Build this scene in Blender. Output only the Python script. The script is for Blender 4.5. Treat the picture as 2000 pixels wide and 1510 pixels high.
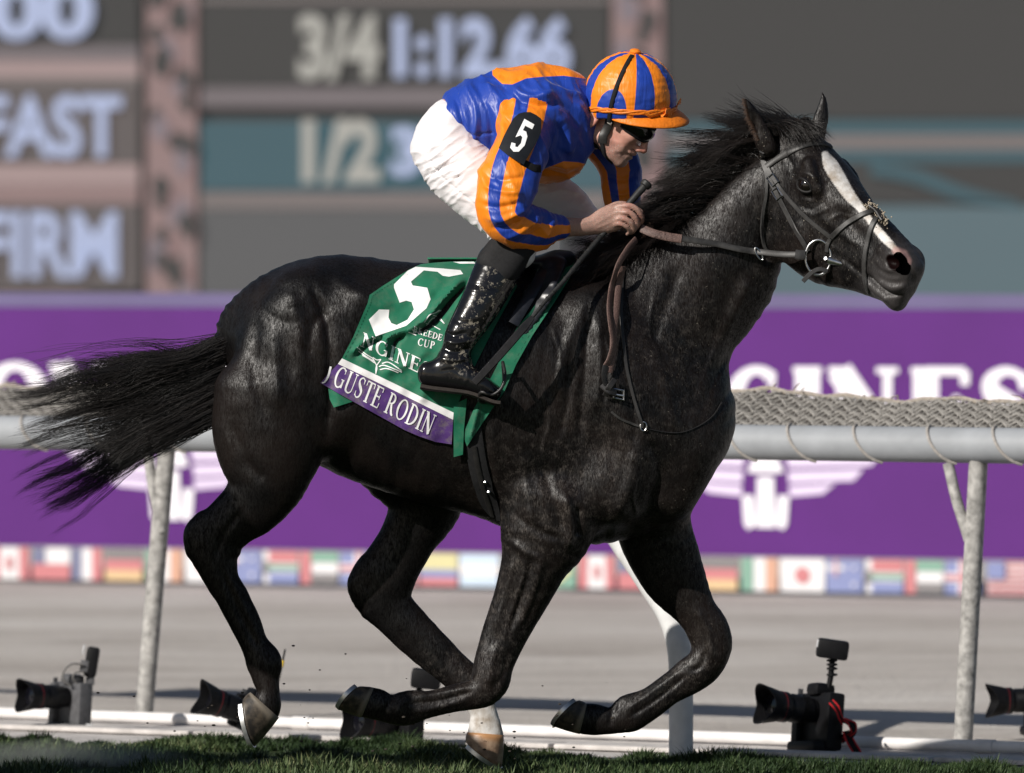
import bpy, bmesh, math, random
import numpy as np
from mathutils import Vector, Matrix
from mathutils.bvhtree import BVHTree
random.seed(7); RNG = np.random.default_rng(7)
for o in list(bpy.data.objects): bpy.data.objects.remove(o)
SC = bpy.context.scene
COL = SC.collection
# ------------------------------------------------------------------ camera, sky, sun, exposure
DIST = 30.0            # camera to the horse's plane (y = 0)
PX = 0.0016            # metres per photo pixel in that plane
EYE = 1.65             # eye height, the horizon lies at photo row 500
cam_d = bpy.data.cameras.new('camera'); cam = bpy.data.objects.new('camera', cam_d); COL.objects.link(cam)
cam.location = (0, -DIST, EYE); cam.rotation_euler = (math.radians(90), 0, 0)
cam_d.sensor_width = 36; cam_d.lens = 36 * DIST / (2000 * PX)
cam_d.shift_y = -(755 - 500) / 2000
cam_d.clip_start = 0.5; cam_d.clip_end = 3000
cam_d.dof.use_dof = True; cam_d.dof.focus_distance = DIST - 0.25
cam_d.dof.aperture_fstop = (cam_d.lens / 1000) / 0.092
SC.camera = cam
SUN_TRAVEL = Vector((0.70, 0.72, -0.60)).normalized()
sun_d = bpy.data.lights.new('sun', 'SUN'); sun = bpy.data.objects.new('sun', sun_d); COL.objects.link(sun)
sun_d.energy = 5.0; sun_d.angle = math.radians(0.53); sun_d.color = (1.0, 0.95, 0.88)
sun.rotation_euler = SUN_TRAVEL.to_track_quat('-Z', 'Y').to_euler()
W = bpy.data.worlds.new('World'); SC.world = W; W.use_nodes = True
_n = W.node_tree.nodes; _bg = _n['Background']; _sky = _n.new('ShaderNodeTexSky')
_sky.sky_type = 'NISHITA'; _sky.sun_disc = False
_sky.sun_elevation = math.asin(-SUN_TRAVEL.z)
_sky.sun_rotation = math.atan2(-SUN_TRAVEL.x, -SUN_TRAVEL.y)
W.node_tree.links.new(_sky.outputs[0], _bg.inputs[0]); _bg.inputs[1].default_value = 0.05
SC.view_settings.view_transform = 'Standard'; SC.view_settings.look = 'None'
SC.view_settings.exposure = 0.0; SC.view_settings.gamma = 1.0
SC.render.engine = 'CYCLES'; SC.cycles.use_denoising = True
SC.cycles.max_bounces = 6; SC.cycles.transparent_max_bounces = 8

# ------------------------------------------------------------------ helpers
def P(px, py, y=0.0):
    s = PX * (DIST + y) / DIST
    return np.array([(px - 1000) * s, y, EYE + (500 - py) * s])
def to_px(V):
    V = np.asarray(V); s = PX * (DIST + V[..., 1]) / DIST
    return np.stack([V[..., 0] / s + 1000, 500 - (V[..., 2] - EYE) / s], -1)
def on_plane(px, py, p0, nrm):
    """Where the sight line through a photo pixel meets a plane of the scene."""
    a = np.array([0, -DIST, EYE]); d = P(px, py, 0) - a
    t = np.dot(np.asarray(p0) - a, nrm) / np.dot(d, nrm)
    return a + d * t
def mesh_obj(name, V, F, mats=None, parent=None, smooth=True, attrs=None, fmat=None):
    V = np.asarray(V, dtype=np.float32).reshape(-1, 3)
    me = bpy.data.meshes.new(name)
    if isinstance(F, np.ndarray) and F.ndim == 2:
        n, k = F.shape
        me.vertices.add(len(V)); me.vertices.foreach_set('co', V.ravel())
        me.loops.add(n * k); me.loops.foreach_set('vertex_index', F.astype(np.int32).ravel())
        me.polygons.add(n); me.polygons.foreach_set('loop_start', np.arange(0, n * k, k, dtype=np.int32))
        me.update(calc_edges=True)
    else:
        me.from_pydata([tuple(v) for v in V.tolist()], [], [tuple(f) for f in F]); me.update()
    if smooth: me.polygons.foreach_set('use_smooth', np.ones(len(me.polygons), dtype=bool))
    for m in (mats if isinstance(mats, (list, tuple)) else [mats]):
        if m is not None: me.materials.append(m)
    if fmat is not None: me.polygons.foreach_set('material_index', np.asarray(fmat, dtype=np.int32))
    for k_, v_ in (attrs or {}).items():
        a = me.attributes.new(k_, 'FLOAT', 'POINT'); a.data.foreach_set('value', np.asarray(v_, dtype=np.float32))
    ob = bpy.data.objects.new(name, me); COL.objects.link(ob)
    if parent is not None: ob.parent = parent
    return ob
def empty(name, loc=(0, 0, 0)):
    o = bpy.data.objects.new(name, None); COL.objects.link(o); o.location = loc; o.empty_display_size = 0.1
    return o
def adopt(ob, parent):
    """Parent without moving the part in the world."""
    ob.parent = parent; ob.matrix_parent_inverse = Matrix.Translation(-Vector(parent.location)) if parent.type == 'EMPTY' else Matrix.Identity(4)
    return ob
def tag(o, label=None, cat=None, group=None, kind=None):
    if label: o['label'] = label
    if cat: o['category'] = cat
    if group: o['group'] = group
    if kind: o['kind'] = kind
    return o
class Geo:
    """Collects simple solids into one mesh."""
    def __init__(s): s.V = []; s.F = []; s.M = []; s.n = 0
    def add(s, V, F, m=0):
        V = np.asarray(V, float).reshape(-1, 3); s.V.append(V); s.F += [tuple(int(i) + s.n for i in f) for f in F]
        s.M += [m] * len(F); s.n += len(V); return s
    def box(s, c, size, R=None, m=0, bev=0.0):
        c = np.asarray(c, float); hx, hy, hz = [q / 2 for q in size]
        b = min(bev, hx * .9, hy * .9, hz * .9)
        if b <= 0:
            V = np.array([[x, y, z] for x in (-hx, hx) for y in (-hy, hy) for z in (-hz, hz)])
            F = [(0, 1, 3, 2), (4, 6, 7, 5), (0, 4, 5, 1), (2, 3, 7, 6), (0, 2, 6, 4), (1, 5, 7, 3)]
        else:
            bm = bmesh.new(); bmesh.ops.create_cube(bm, size=1.0)
            for v in bm.verts: v.co = Vector((v.co.x * 2 * hx, v.co.y * 2 * hy, v.co.z * 2 * hz))
            bmesh.ops.bevel(bm, geom=list(bm.edges), offset=b, segments=2, affect='EDGES', profile=.6)
            V = np.array([v.co[:] for v in bm.verts]); F = [[v.index for v in f.verts] for f in bm.faces]; bm.free()
        if R is not None: V = V @ np.asarray(R, float).T
        return s.add(V + c, F, m)
    def tube(s, pts, r, seg=10, m=0, caps=True, flat=None, closed=False):
        """Round (or flattened) tube along points; r scalar or per point; flat = (dir, factor)."""
        pts = np.asarray(pts, float); n = len(pts); r = np.broadcast_to(np.asarray(r, float), (n,))
        T = np.gradient(pts, axis=0) if not closed else (np.roll(pts, -1, 0) - np.roll(pts, 1, 0))
        T /= np.linalg.norm(T, axis=1, keepdims=True) + 1e-12
        up = np.array([0.13, 1, 0.21]); up = up / np.linalg.norm(up)
        V = []; prev = None
        for i in range(n):
            a = up - T[i] * np.dot(up, T[i]) if prev is None else prev - T[i] * np.dot(prev, T[i])
            if np.linalg.norm(a) < 1e-6: a = np.array([1., 0, 0]) - T[i] * T[i][0]
            a /= np.linalg.norm(a); b = np.cross(T[i], a); prev = a
            for k in range(seg):
                th = 2 * math.pi * k / seg; V.append(pts[i] + r[i] * (a * math.cos(th) + b * math.sin(th)))
        F = []
        for i in range(n if closed else n - 1):
            j = (i + 1) % n
            for k in range(seg):
                l = (k + 1) % seg; F.append((i * seg + k, i * seg + l, j * seg + l, j * seg + k))
        if caps and not closed: F.append(tuple(range(seg - 1, -1, -1))); F.append(tuple((n - 1) * seg + k for k in range(seg)))
        return s.add(np.array(V), F, m)
    def strap(s, pts, normals, width, thick, m=0, closed=False):
        """A flat leather strap lying on a surface: points, outward normals, width and thickness."""
        pts = np.asarray(pts, float); N = np.asarray(normals, float); n = len(pts)
        T = np.gradient(pts, axis=0) if not closed else (np.roll(pts, -1, 0) - np.roll(pts, 1, 0))
        width = np.broadcast_to(np.asarray(width, float), (n,))
        V = []
        for i in range(n):
            t = T[i] / (np.linalg.norm(T[i]) + 1e-12); nn = N[i] - t * np.dot(N[i], t); nn /= np.linalg.norm(nn) + 1e-12
            b = np.cross(t, nn); w = width[i] / 2; h = thick
            for (x, z) in ((-1, 0), (-1, .6), (-.75, 1), (.75, 1), (1, .6), (1, 0)): V.append(pts[i] + b * w * x + nn * h * z)
        q = 6; F = []
        for i in range(n if closed else n - 1):
            j = (i + 1) % n
            for k in range(q): l = (k + 1) % q; F.append((i * q + k, j * q + k, j * q + l, i * q + l))
        if not closed: F.append(tuple(range(q))); F.append(tuple((n - 1) * q + k for k in range(q - 1, -1, -1)))
        return s.add(np.array(V), F, m)
    def lathe(s, prof, c=(0, 0, 0), R=None, seg=24, m=0):
        """prof: (radius, height) pairs round the local z axis."""
        V = []; n = len(prof)
        for (r, z) in prof:
            for k in range(seg): th = 2 * math.pi * k / seg; V.append((r * math.cos(th), r * math.sin(th), z))
        V = np.array(V); F = []
        for i in range(n - 1):
            for k in range(seg): l = (k + 1) % seg; F.append((i * seg + k, i * seg + l, (i + 1) * seg + l, (i + 1) * seg + k))
        if R is not None: V = V @ np.asarray(R, float).T
        return s.add(V + np.asarray(c, float), F, m)
    def ball(s, c, r, seg=16, m=0, R=None):
        r = np.broadcast_to(np.asarray(r, float), (3,)); V = []; n = seg // 2 + 1
        for i in range(n):
            ph = math.pi * i / (n - 1)
            for k in range(seg): th = 2 * math.pi * k / seg; V.append((math.sin(ph) * math.cos(th), math.sin(ph) * math.sin(th), math.cos(ph)))
        V = np.array(V) * r; F = []
        for i in range(n - 1):
            for k in range(seg): l = (k + 1) % seg; F.append((i * seg + k, (i + 1) * seg + k, (i + 1) * seg + l, i * seg + l))
        if R is not None: V = V @ np.asarray(R, float).T
        return s.add(V + np.asarray(c, float), F, m)
    def build(s, name, mats, parent=None, smooth=True, attrs=None):
        ob = mesh_obj(name, np.concatenate(s.V), s.F, mats, None, smooth, attrs, s.M if isinstance(mats, (list, tuple)) else None)
        if parent is not None: adopt(ob, parent)
        if smooth:
            try: ob.data.set_sharp_from_angle(angle=math.radians(40))
            except Exception: pass
        return ob
def rot_to(zdir, xhint=(1, 0, 0)):
    z = np.asarray(zdir, float); z = z / np.linalg.norm(z); x = np.asarray(xhint, float); x = x - z * np.dot(x, z)
    x /= np.linalg.norm(x); y = np.cross(z, x); return np.stack([x, y, z], 1)
def catmull(A, sub):
    A = np.asarray(A, float)
    if len(A) < 3: return np.array([A[0] + (A[-1] - A[0]) * t for t in np.linspace(0, 1, sub + 1)])
    E = np.vstack([2 * A[0] - A[1], A, 2 * A[-1] - A[-2]]); out = []
    for i in range(1, len(E) - 2):
        p0, p1, p2, p3 = E[i - 1], E[i], E[i + 1], E[i + 2]
        for t in np.arange(sub) / sub:
            out.append(.5 * (2 * p1 + (p2 - p0) * t + (2 * p0 - 5 * p1 + 4 * p2 - p3) * t * t + (3 * p1 - p0 - 3 * p2 + p3) * t ** 3))
    out.append(A[-1]); return np.array(out)

# ------------------------------------------------------------------ smooth solids (signed distance fields, meshed)
class Field:
    def __init__(s, lo, hi, h):
        s.lo = np.asarray(lo, float); s.h = h; s.n = np.ceil((np.asarray(hi, float) - s.lo) / h).astype(int) + 1
        s.a = np.full(s.n, 1.0, dtype=np.float32)
    def box(s, lo, hi):
        i0 = np.clip(np.floor((np.asarray(lo) - s.lo) / s.h).astype(int), 0, s.n); i1 = np.clip(np.ceil((np.asarray(hi) - s.lo) / s.h).astype(int) + 1, 0, s.n)
        return i0, i1
    def grid(s, i0, i1):
        ax = [(np.arange(i0[k], i1[k]) * s.h + s.lo[k]).astype(np.float32) for k in range(3)]
        return np.meshgrid(*ax, indexing='ij', sparse=True)
    def mix(s, i0, i1, d, k, op):
        sl = tuple(slice(i0[q], i1[q]) for q in range(3)); a = s.a[sl]
        if op == 'add':
            if k <= 0: s.a[sl] = np.minimum(a, d)
            else:
                h = np.clip(.5 + .5 * (a - d) / k, 0, 1); s.a[sl] = a + (d - a) * h - k * h * (1 - h)
        else:
            if k <= 0: s.a[sl] = np.maximum(a, -d)
            else:
                h = np.clip(.5 - .5 * (a + d) / k, 0, 1); s.a[sl] = a + (-d - a) * h + k * h * (1 - h)
    def chain(s, nodes, k=.02, sub=3, p=2.0, op='add', pad=.05, grow=0.0, cap=1.0):
        N = catmull(nodes, sub); lo = (N[:, :3] - N[:, 6:8].max(1)[:, None]).min(0) - pad; hi = (N[:, :3] + N[:, 6:8].max(1)[:, None]).max(0) + pad
        I0, I1 = s.box(lo, hi)
        if np.any(I1 <= I0): return
        D = np.full(I1 - I0, 1.0, dtype=np.float32)
        for A, B in zip(N[:-1], N[1:]):
            r = max(A[6], A[7], B[6], B[7]) + pad
            i0, i1 = s.box(np.minimum(A[:3], B[:3]) - r, np.maximum(A[:3], B[:3]) + r)
            i0 = np.maximum(i0, I0); i1 = np.minimum(i1, I1)
            if np.any(i1 <= i0): continue
            X, Y, Z = s.grid(i0, i1); d = seg_dist(X, Y, Z, A, B, p, grow, cap)[0]
            sl = tuple(slice(i0[q] - I0[q], i1[q] - I0[q]) for q in range(3)); D[sl] = np.minimum(D[sl], d)
        s.mix(I0, I1, D, k, op)
    def blob(s, c, axes, r, k=.02, op='add', p=2.0, pad=.05):
        """Ellipsoid: centre, 3x3 axes as rows, three radii."""
        c = np.asarray(c, float); r = np.broadcast_to(np.asarray(r, float), (3,)); R = np.eye(3) if axes is None else np.asarray(axes, float)
        i0, i1 = s.box(c - r.max() - pad, c + r.max() + pad)
        if np.any(i1 <= i0): return
        X, Y, Z = s.grid(i0, i1); f = 0
        for q in range(3):
            u = (X - c[0]) * R[q, 0] + (Y - c[1]) * R[q, 1] + (Z - c[2]) * R[q, 2]; f = f + np.abs(u / r[q]) ** p
        d = ((f ** (1 / p) - 1) * r.min()).astype(np.float32); s.mix(i0, i1, d, k, op)
    def mesh(s, smooth=3):
        V, F = surface_nets(s.a, s.lo, s.h)
        return taubin(V, F, smooth), F
def seg_dist(X, Y, Z, A, B, p=2.0, grow=0.0, cap=1.0):
    ab = B[:3] - A[:3]; L2 = float(ab @ ab) + 1e-12
    qx, qy, qz = X - A[0], Y - A[1], Z - A[2]
    t = np.clip((qx * ab[0] + qy * ab[1] + qz * ab[2]) / L2, 0, 1)
    a = ab / math.sqrt(L2); n = .5 * (A[3:6] + B[3:6]); n = n - a * (n @ a); n /= np.linalg.norm(n) + 1e-12; m = np.cross(a, n)
    ra = A[6] + t * (B[6] - A[6]) + grow; rb = A[7] + t * (B[7] - A[7]) + grow
    ex, ey, ez = qx - t * ab[0], qy - t * ab[1], qz - t * ab[2]
    u = ex * n[0] + ey * n[1] + ez * n[2]; v = ex * m[0] + ey * m[1] + ez * m[2]; w = ex * a[0] + ey * a[1] + ez * a[2]
    rm = np.minimum(ra, rb)
    if p == 2.0: f = np.sqrt((u / ra) ** 2 + (v / rb) ** 2 + (w / (rm * cap)) ** 2)
    else: f = (np.abs(u / ra) ** p + np.abs(v / rb) ** p + np.abs(w / (rm * cap)) ** p) ** (1 / p)
    return (f - 1) * rm, t, u / ra, v / rb
def chain_uv(V, nodes, sub=3):
    """For points near a chain: nearest position along it (0..1), and the two cross-section coordinates."""
    N = catmull(nodes, sub); V = np.asarray(V, float); best = np.full(len(V), 1e9); S = np.zeros(len(V)); U = np.zeros(len(V)); Q = np.zeros(len(V))
    L = np.concatenate([[0], np.cumsum(np.linalg.norm(np.diff(N[:, :3], axis=0), axis=1))]); L /= L[-1]
    for i in range(len(N) - 1):
        d, t, u, v = seg_dist(V[:, 0], V[:, 1], V[:, 2], N[i], N[i + 1]); k = d < best
        best[k] = d[k]; S[k] = (L[i] + t * (L[i + 1] - L[i]))[k]; U[k] = u[k]; Q[k] = v[k]
    return S, U, Q, best
def surface_nets(a, lo, h):
    s = a < 0; nx, ny, nz = a.shape
    cnt = np.zeros((nx - 1, ny - 1, nz - 1), dtype=np.int8)
    C = [(i, j, k) for i in (0, 1) for j in (0, 1) for k in (0, 1)]
    for (i, j, k) in C: cnt += s[i:nx - 1 + i, j:ny - 1 + j, k:nz - 1 + k]
    act = np.argwhere((cnt > 0) & (cnt < 8)); idx = np.full(cnt.shape, -1, dtype=np.int32); idx[tuple(act.T)] = np.arange(len(act))
    val = {c: a[act[:, 0] + c[0], act[:, 1] + c[1], act[:, 2] + c[2]] for c in C}
    acc = np.zeros((len(act), 3)); num = np.zeros(len(act))
    for c in C:
        for ax in range(3):
            if c[ax]: continue
            e = list(c); e[ax] = 1; va, vb = val[c], val[tuple(e)]; m = (va < 0) != (vb < 0)
            t = va[m] / (va[m] - vb[m]); q = np.tile(np.array(c, float), (m.sum(), 1)); q[:, ax] += t; acc[m] += q; num[m] += 1
    V = (act + acc / num[:, None]) * h + lo
    F = []
    for ax in range(3):
        o = [0, 0, 0]; o[ax] = 1; sl0 = tuple(slice(0, a.shape[q] - o[q]) for q in range(3)); sl1 = tuple(slice(o[q], a.shape[q]) for q in range(3))
        ch = s[sl0] != s[sl1]; b, c = [q for q in range(3) if q != ax]
        E = np.argwhere(ch); E = E[(E[:, b] > 0) & (E[:, c] > 0) & (E[:, b] < a.shape[b] - 1) & (E[:, c] < a.shape[c] - 1)]
        def cell(db, dc): q = E.copy(); q[:, b] += db; q[:, c] += dc; return idx[tuple(q.T)]
        f = np.stack([cell(-1, -1), cell(0, -1), cell(0, 0), cell(-1, 0)], 1)
        flip = ~s[tuple(E.T)] if ax != 1 else s[tuple(E.T)]
        f[flip] = f[flip][:, ::-1]; F.append(f)
    return V, np.concatenate(F)
def lap(V, F):
    n = len(V); acc = np.zeros_like(V); num = np.zeros(n)
    for a, b in ((0, 1), (1, 2), (2, 3), (3, 0)):
        for q in range(3):
            acc[:, q] += np.bincount(F[:, a], V[F[:, b], q], n) + np.bincount(F[:, b], V[F[:, a], q], n)
        num += np.bincount(F[:, a], minlength=n) + np.bincount(F[:, b], minlength=n)
    return acc / np.maximum(num, 1)[:, None] - V
def taubin(V, F, it):
    for _ in range(it): V = V + .55 * lap(V, F); V = V - .56 * lap(V, F)
    return V
def normals(V, F):
    n = np.cross(V[F[:, 2]] - V[F[:, 0]], V[F[:, 3]] - V[F[:, 1]]); N = np.zeros_like(V)
    for k in range(4):
        for q in range(3): N[:, q] += np.bincount(F[:, k], n[:, q], len(V))
    return N / (np.linalg.norm(N, axis=1, keepdims=True) + 1e-12)
def poly_dist(Q, pts):
    """Distance of 2-d points to a polyline, and the position along it."""
    pts = np.asarray(pts, float); best = np.full(len(Q), 1e9); S = np.zeros(len(Q)); n = len(pts) - 1
    for i in range(n):
        a, b = pts[i], pts[i + 1]; ab = b - a; t = np.clip(((Q - a) @ ab) / (ab @ ab + 1e-9), 0, 1)
        d = np.linalg.norm(Q - a - t[:, None] * ab, axis=1); k = d < best; best[k] = d[k]; S[k] = (i + t[k]) / n
    return best, S
def inside(Q, poly):
    poly = np.asarray(poly, float); r = np.zeros(len(Q), bool); j = len(poly) - 1
    for i in range(len(poly)):
        a, b = poly[i], poly[j]; c = (a[1] > Q[:, 1]) != (b[1] > Q[:, 1])
        r ^= c & (Q[:, 0] < (b[0] - a[0]) * (Q[:, 1] - a[1]) / (b[1] - a[1] + 1e-12) + a[0]); j = i
    return r
def signed_poly(Q, poly):
    poly = np.asarray(poly, float); d, _ = poly_dist(Q, np.vstack([poly, poly[:1]])); return np.where(inside(Q, poly), d, -d)
def carve(V, N, strokes, near=True):
    """Muscle, vein and fold relief: strokes (photo-pixel path, radius px, height m) on the side that faces the camera."""
    Q = to_px(V); f = np.clip(-N[:, 1] * 1.6, 0, 1) if near else 1.0; D = np.zeros(len(V))
    for pts, r, h in strokes:
        pts = catmull(pts, 6) if len(pts) > 2 else np.asarray(pts, float)
        lo = pts.min(0) - 3 * r; hi = pts.max(0) + 3 * r; m = np.all((Q > lo) & (Q < hi), axis=1)
        d, s = poly_dist(Q[m], pts); D[m] += h * np.exp(-(d / r) ** 2) * np.clip(np.minimum(s, 1 - s) * 6 + .25, 0, 1)
    return V + N * (D * f)[:, None]
def pr(xl, yl, xr, yr, y, rm, dy=0.0):
    """A cross-section from two outline points in the photograph, at depth y with depth radius rm."""
    a, b = P(xl, yl, y - dy), P(xr, yr, y + dy); c = (a + b) / 2; n = b - a; L = np.linalg.norm(n)
    return np.concatenate([c, n / L, [L / 2, rm]])
def nd(px, py, y, r, rm=None, n=(0, 0, 1)):
    c = P(px, py, y); n = np.asarray(n, float); return np.concatenate([c, n / np.linalg.norm(n), [r, r if rm is None else rm]])
# ------------------------------------------------------------------ value noise for relief
def vnoise(Q, seed=0):
    Q = np.asarray(Q, float); i = np.floor(Q).astype(np.int64); f = Q - i; f = f * f * (3 - 2 * f); out = 0
    def hsh(a, b, c):
        x = (a * 73856093) ^ (b * 19349663) ^ (c * 83492791) ^ (seed * 2654435761)
        x = (x ^ (x >> 13)) * 1274126177; x = x & 0x7fffffff; x = (x ^ (x >> 16)); return (x % 100003) / 100003.0
    for dx in (0, 1):
        for dy in (0, 1):
            for dz in (0, 1):
                w = (f[:, 0] if dx else 1 - f[:, 0]) * (f[:, 1] if dy else 1 - f[:, 1]) * (f[:, 2] if dz else 1 - f[:, 2])
                out = out + w * hsh(i[:, 0] + dx, i[:, 1] + dy, i[:, 2] + dz)
    return out * 2 - 1
# ------------------------------------------------------------------ materials
class NT:
    def __init__(s, name):
        s.m = bpy.data.materials.new(name); s.m.use_nodes = True; s.t = s.m.node_tree; s.b = s.t.nodes['Principled BSDF']
        s.co = None
    def n(s, typ, **kw):
        nd_ = s.t.nodes.new('ShaderNode' + typ)
        for k, v in kw.items():
            if k.startswith('i_'):
                key = k[2:]; key = int(key) if key.isdigit() else key.replace('_', ' ')
                s.put(nd_.inputs[key], v)
            else: setattr(nd_, k, v)
        return nd_
    def put(s, sock, v):
        if hasattr(v, 'is_linked') and hasattr(v, 'node'): s.t.links.new(v, sock)
        elif isinstance(v, (tuple, list)) and len(v) == 3 and sock.type == 'RGBA': sock.default_value = (*v, 1)
        else: sock.default_value = v
    def set(s, **kw):
        for k, v in kw.items(): s.put(s.b.inputs[k.replace('_', ' ')], v)
        return s
    def coord(s, scale=(1, 1, 1), rot=(0, 0, 0), kind='Object'):
        tc = s.n('TexCoord'); mp = s.n('Mapping'); s.t.links.new(tc.outputs[kind], mp.inputs[0])
        mp.inputs['Scale'].default_value = scale; mp.inputs['Rotation'].default_value = rot; return mp.outputs[0]
    def noise(s, scale, detail=3, rough=.55, co=None, dist=0.0):
        k = s.n('TexNoise'); k.inputs['Scale'].default_value = scale; k.inputs['Detail'].default_value = detail
        k.inputs['Roughness'].default_value = rough; k.inputs['Distortion'].default_value = dist
        s.t.links.new(co if co is not None else s.coord(), k.inputs['Vector']); return k.outputs['Fac']
    def ramp(s, fac, stops, interp='LINEAR'):
        r = s.n('ValToRGB'); r.color_ramp.interpolation = interp; e = r.color_ramp.elements
        while len(e) > 1: e.remove(e[-1])
        for i, (p, c) in enumerate(stops):
            q = e[0] if i == 0 else e.new(p); q.position = p; q.color = (*c, 1) if isinstance(c, (tuple, list)) else (c, c, c, 1)
        s.put(r.inputs[0], fac); return r.outputs[0]
    def math(s, op, a, b=0.0, c=None, clamp=False):
        k = s.n('Math', operation=op, use_clamp=clamp); s.put(k.inputs[0], a); s.put(k.inputs[1], b)
        if c is not None: s.put(k.inputs[2], c)
        return k.outputs[0]
    def mix(s, f, a, b, blend='MIX'):
        k = s.n('Mix', data_type='RGBA', blend_type=blend); s.put(k.inputs[0], f); s.put(k.inputs[6], a); s.put(k.inputs[7], b); return k.outputs[2]
    def attr(s, name): return s.n('Attribute', attribute_name=name).outputs['Fac']
    def step(s, v, edge, width=.02):
        k = s.n('MapRange', interpolation_type='SMOOTHSTEP'); s.put(k.inputs[0], v); k.inputs[1].default_value = edge - width; k.inputs[2].default_value = edge + width
        k.inputs[3].default_value = 0; k.inputs[4].default_value = 1; return k.outputs[0]
    def bump(s, h, strength=.3, dist=.01, prev=None):
        k = s.n('Bump'); k.inputs['Strength'].default_value = strength; k.inputs['Distance'].default_value = dist; s.put(k.inputs['Height'], h)
        if prev is not None: s.put(k.inputs['Normal'], prev)
        return k.outputs[0]
def simple(name, base, rough=.5, spec=.5, metal=0.0, var=.12, scale=30, bump=0.0, bscale=200, bdist=.001):
    t = NT(name); f = t.noise(scale, 4)
    lo = tuple(c * (1 - var) for c in base); hi = tuple(min(1, c * (1 + var)) for c in base)
    t.set(Base_Color=t.ramp(f, [(.3, lo), (.7, hi)]), Roughness=rough, Specular_IOR_Level=spec, Metallic=metal)
    if bump: t.set(Normal=t.bump(t.noise(bscale, 3), bump, bdist))
    return t.m
def make_coat():
    t = NT('coat')
    def streak(sx, sz, rot): 
        k = t.n('TexNoise'); k.inputs['Scale'].default_value = 1; k.inputs['Detail'].default_value = 4; k.inputs['Roughness'].default_value = .6
        t.t.links.new(t.coord(scale=(sx, sx, sz), rot=(0, rot, 0)), k.inputs['Vector']); return k.outputs['Fac']
    hair = streak(330, 90, .5); hair2 = streak(120, 34, .35)
    fine = t.noise(300, 3, .65); big = t.noise(6, 3, .5)
    base = t.ramp(big, [(.38, (.0028, .0024, .0026)), (.66, (.0098, .0070, .0062))])
    dust = t.math('MULTIPLY', t.step(t.noise(34, 6, .75), .56, .12), t.step(hair, .50, .14))
    base = t.mix(t.math('MULTIPLY', t.math('MULTIPLY', dust, t.attr('dust')), .34), base, (.19, .165, .145))
    flecks = t.math('MULTIPLY', t.step(t.noise(190, 2, .5), .71, .03), t.step(t.noise(14, 3), .46, .1))
    base = t.mix(t.math('MULTIPLY', flecks, t.math('MULTIPLY', t.attr('fleck'), .7)), base, (.30, .27, .22))
    mz = t.attr('muzzle'); base = t.mix(t.math('MULTIPLY', mz, .75), base, (.050, .046, .046))
    w = t.step(t.math('ADD', t.attr('white'), t.math('MULTIPLY', t.math('SUBTRACT', fine, .5), .9)), 0.0, .22)
    wcol = t.ramp(t.noise(24, 5), [(.35, (.36, .31, .26)), (.58, (.62, .60, .58))]); base = t.mix(w, base, wcol)
    pk = t.step(t.attr('pink'), 0.0, .5); base = t.mix(t.math('MULTIPLY', pk, .8), base, (.40, .24, .22))
    hole = t.step(t.attr('hole'), 0.0, .3); base = t.mix(hole, base, (.005, .0016, .0016))  # shade inside the nostril painted near black
    g = t.math('ADD', t.math('MULTIPLY', hair, .55), t.math('MULTIPLY', hair2, .45))
    spec = t.mix(hole, t.ramp(g, [(.40, .06), (.62, .48)]), (.05, .05, .05))
    t.set(Base_Color=base, Roughness=t.ramp(g, [(.38, .50), (.62, .38)]), Specular_IOR_Level=spec)
    b = t.bump(hair, .38, .0022); b = t.bump(hair2, .28, .0045, b); t.set(Normal=b); return t.m
def make_silk(name, stripes):
    """stripes(t) returns the colour socket; satin with fine creases."""
    t = NT(name); c = stripes(t)
    spk = t.math('MULTIPLY', t.step(t.noise(190, 2), .72, .03), t.step(t.noise(9, 2), .5, .08))
    c = t.mix(t.math('MULTIPLY', spk, .55), c, (.30, .27, .22))
    t.set(Base_Color=c, Roughness=.42, Specular_IOR_Level=.45, Sheen_Weight=.12, Sheen_Roughness=.35)
    k = t.n('TexNoise'); k.inputs['Scale'].default_value = 1; k.inputs['Detail'].default_value = 3; k.inputs['Distortion'].default_value = .8
    t.t.links.new(t.coord(scale=(34, 24, 9), rot=(.3, .5, .2)), k.inputs['Vector'])
    r = t.math('ABSOLUTE', t.math('SUBTRACT', k.outputs['Fac'], .5))
    b = t.bump(r, .34, .014); b = t.bump(t.noise(520, 2), .06, .001, b); t.set(Normal=b); return t.m
BLUE = (.014, .050, .34); ORANGE = (.86, .235, .010)
MAT = {}
MAT['coat'] = make_coat()
def hairmat(name, lo, hi, rough=.38):
    t = NT(name); f = t.attr('tone'); t.set(Base_Color=t.ramp(f, [(0, lo), (1, hi)]), Roughness=rough, Specular_IOR_Level=.5); return t.m
MAT['mane'] = hairmat('mane_hair', (.0022, .0020, .0021), (.014, .0098, .0080))
MAT['tail'] = hairmat('tail_hair', (.0022, .0022, .0026), (.017, .0135, .0120), .42)
MAT['ear_fringe'] = hairmat('ear_hair', (.03, .016, .009), (.10, .055, .035), .5)
def make_hoof(name, lo, hi, band):
    t = NT(name); g = t.attr('along'); n = t.noise(40, 4)
    c = t.mix(t.step(n, .52, .15), lo, hi); c = t.mix(t.math('SUBTRACT', 1.0, t.step(g, .22, .12)), c, band)
    r = t.n('TexWave', wave_type='BANDS', bands_direction='Z'); r.inputs['Scale'].default_value = 60
    dk = t.step(t.noise(120, 3), .68, .04); c = t.mix(t.math('MULTIPLY', dk, .7), c, tuple(v * .3 for v in lo))
    t.set(Base_Color=c, Roughness=.42, Specular_IOR_Level=.4, Normal=t.bump(n, .3, .004)); return t.m
MAT['hoof_dark'] = make_hoof('dark_hoof_horn', (.022, .019, .017), (.085, .068, .050), (.17, .145, .115))
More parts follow.
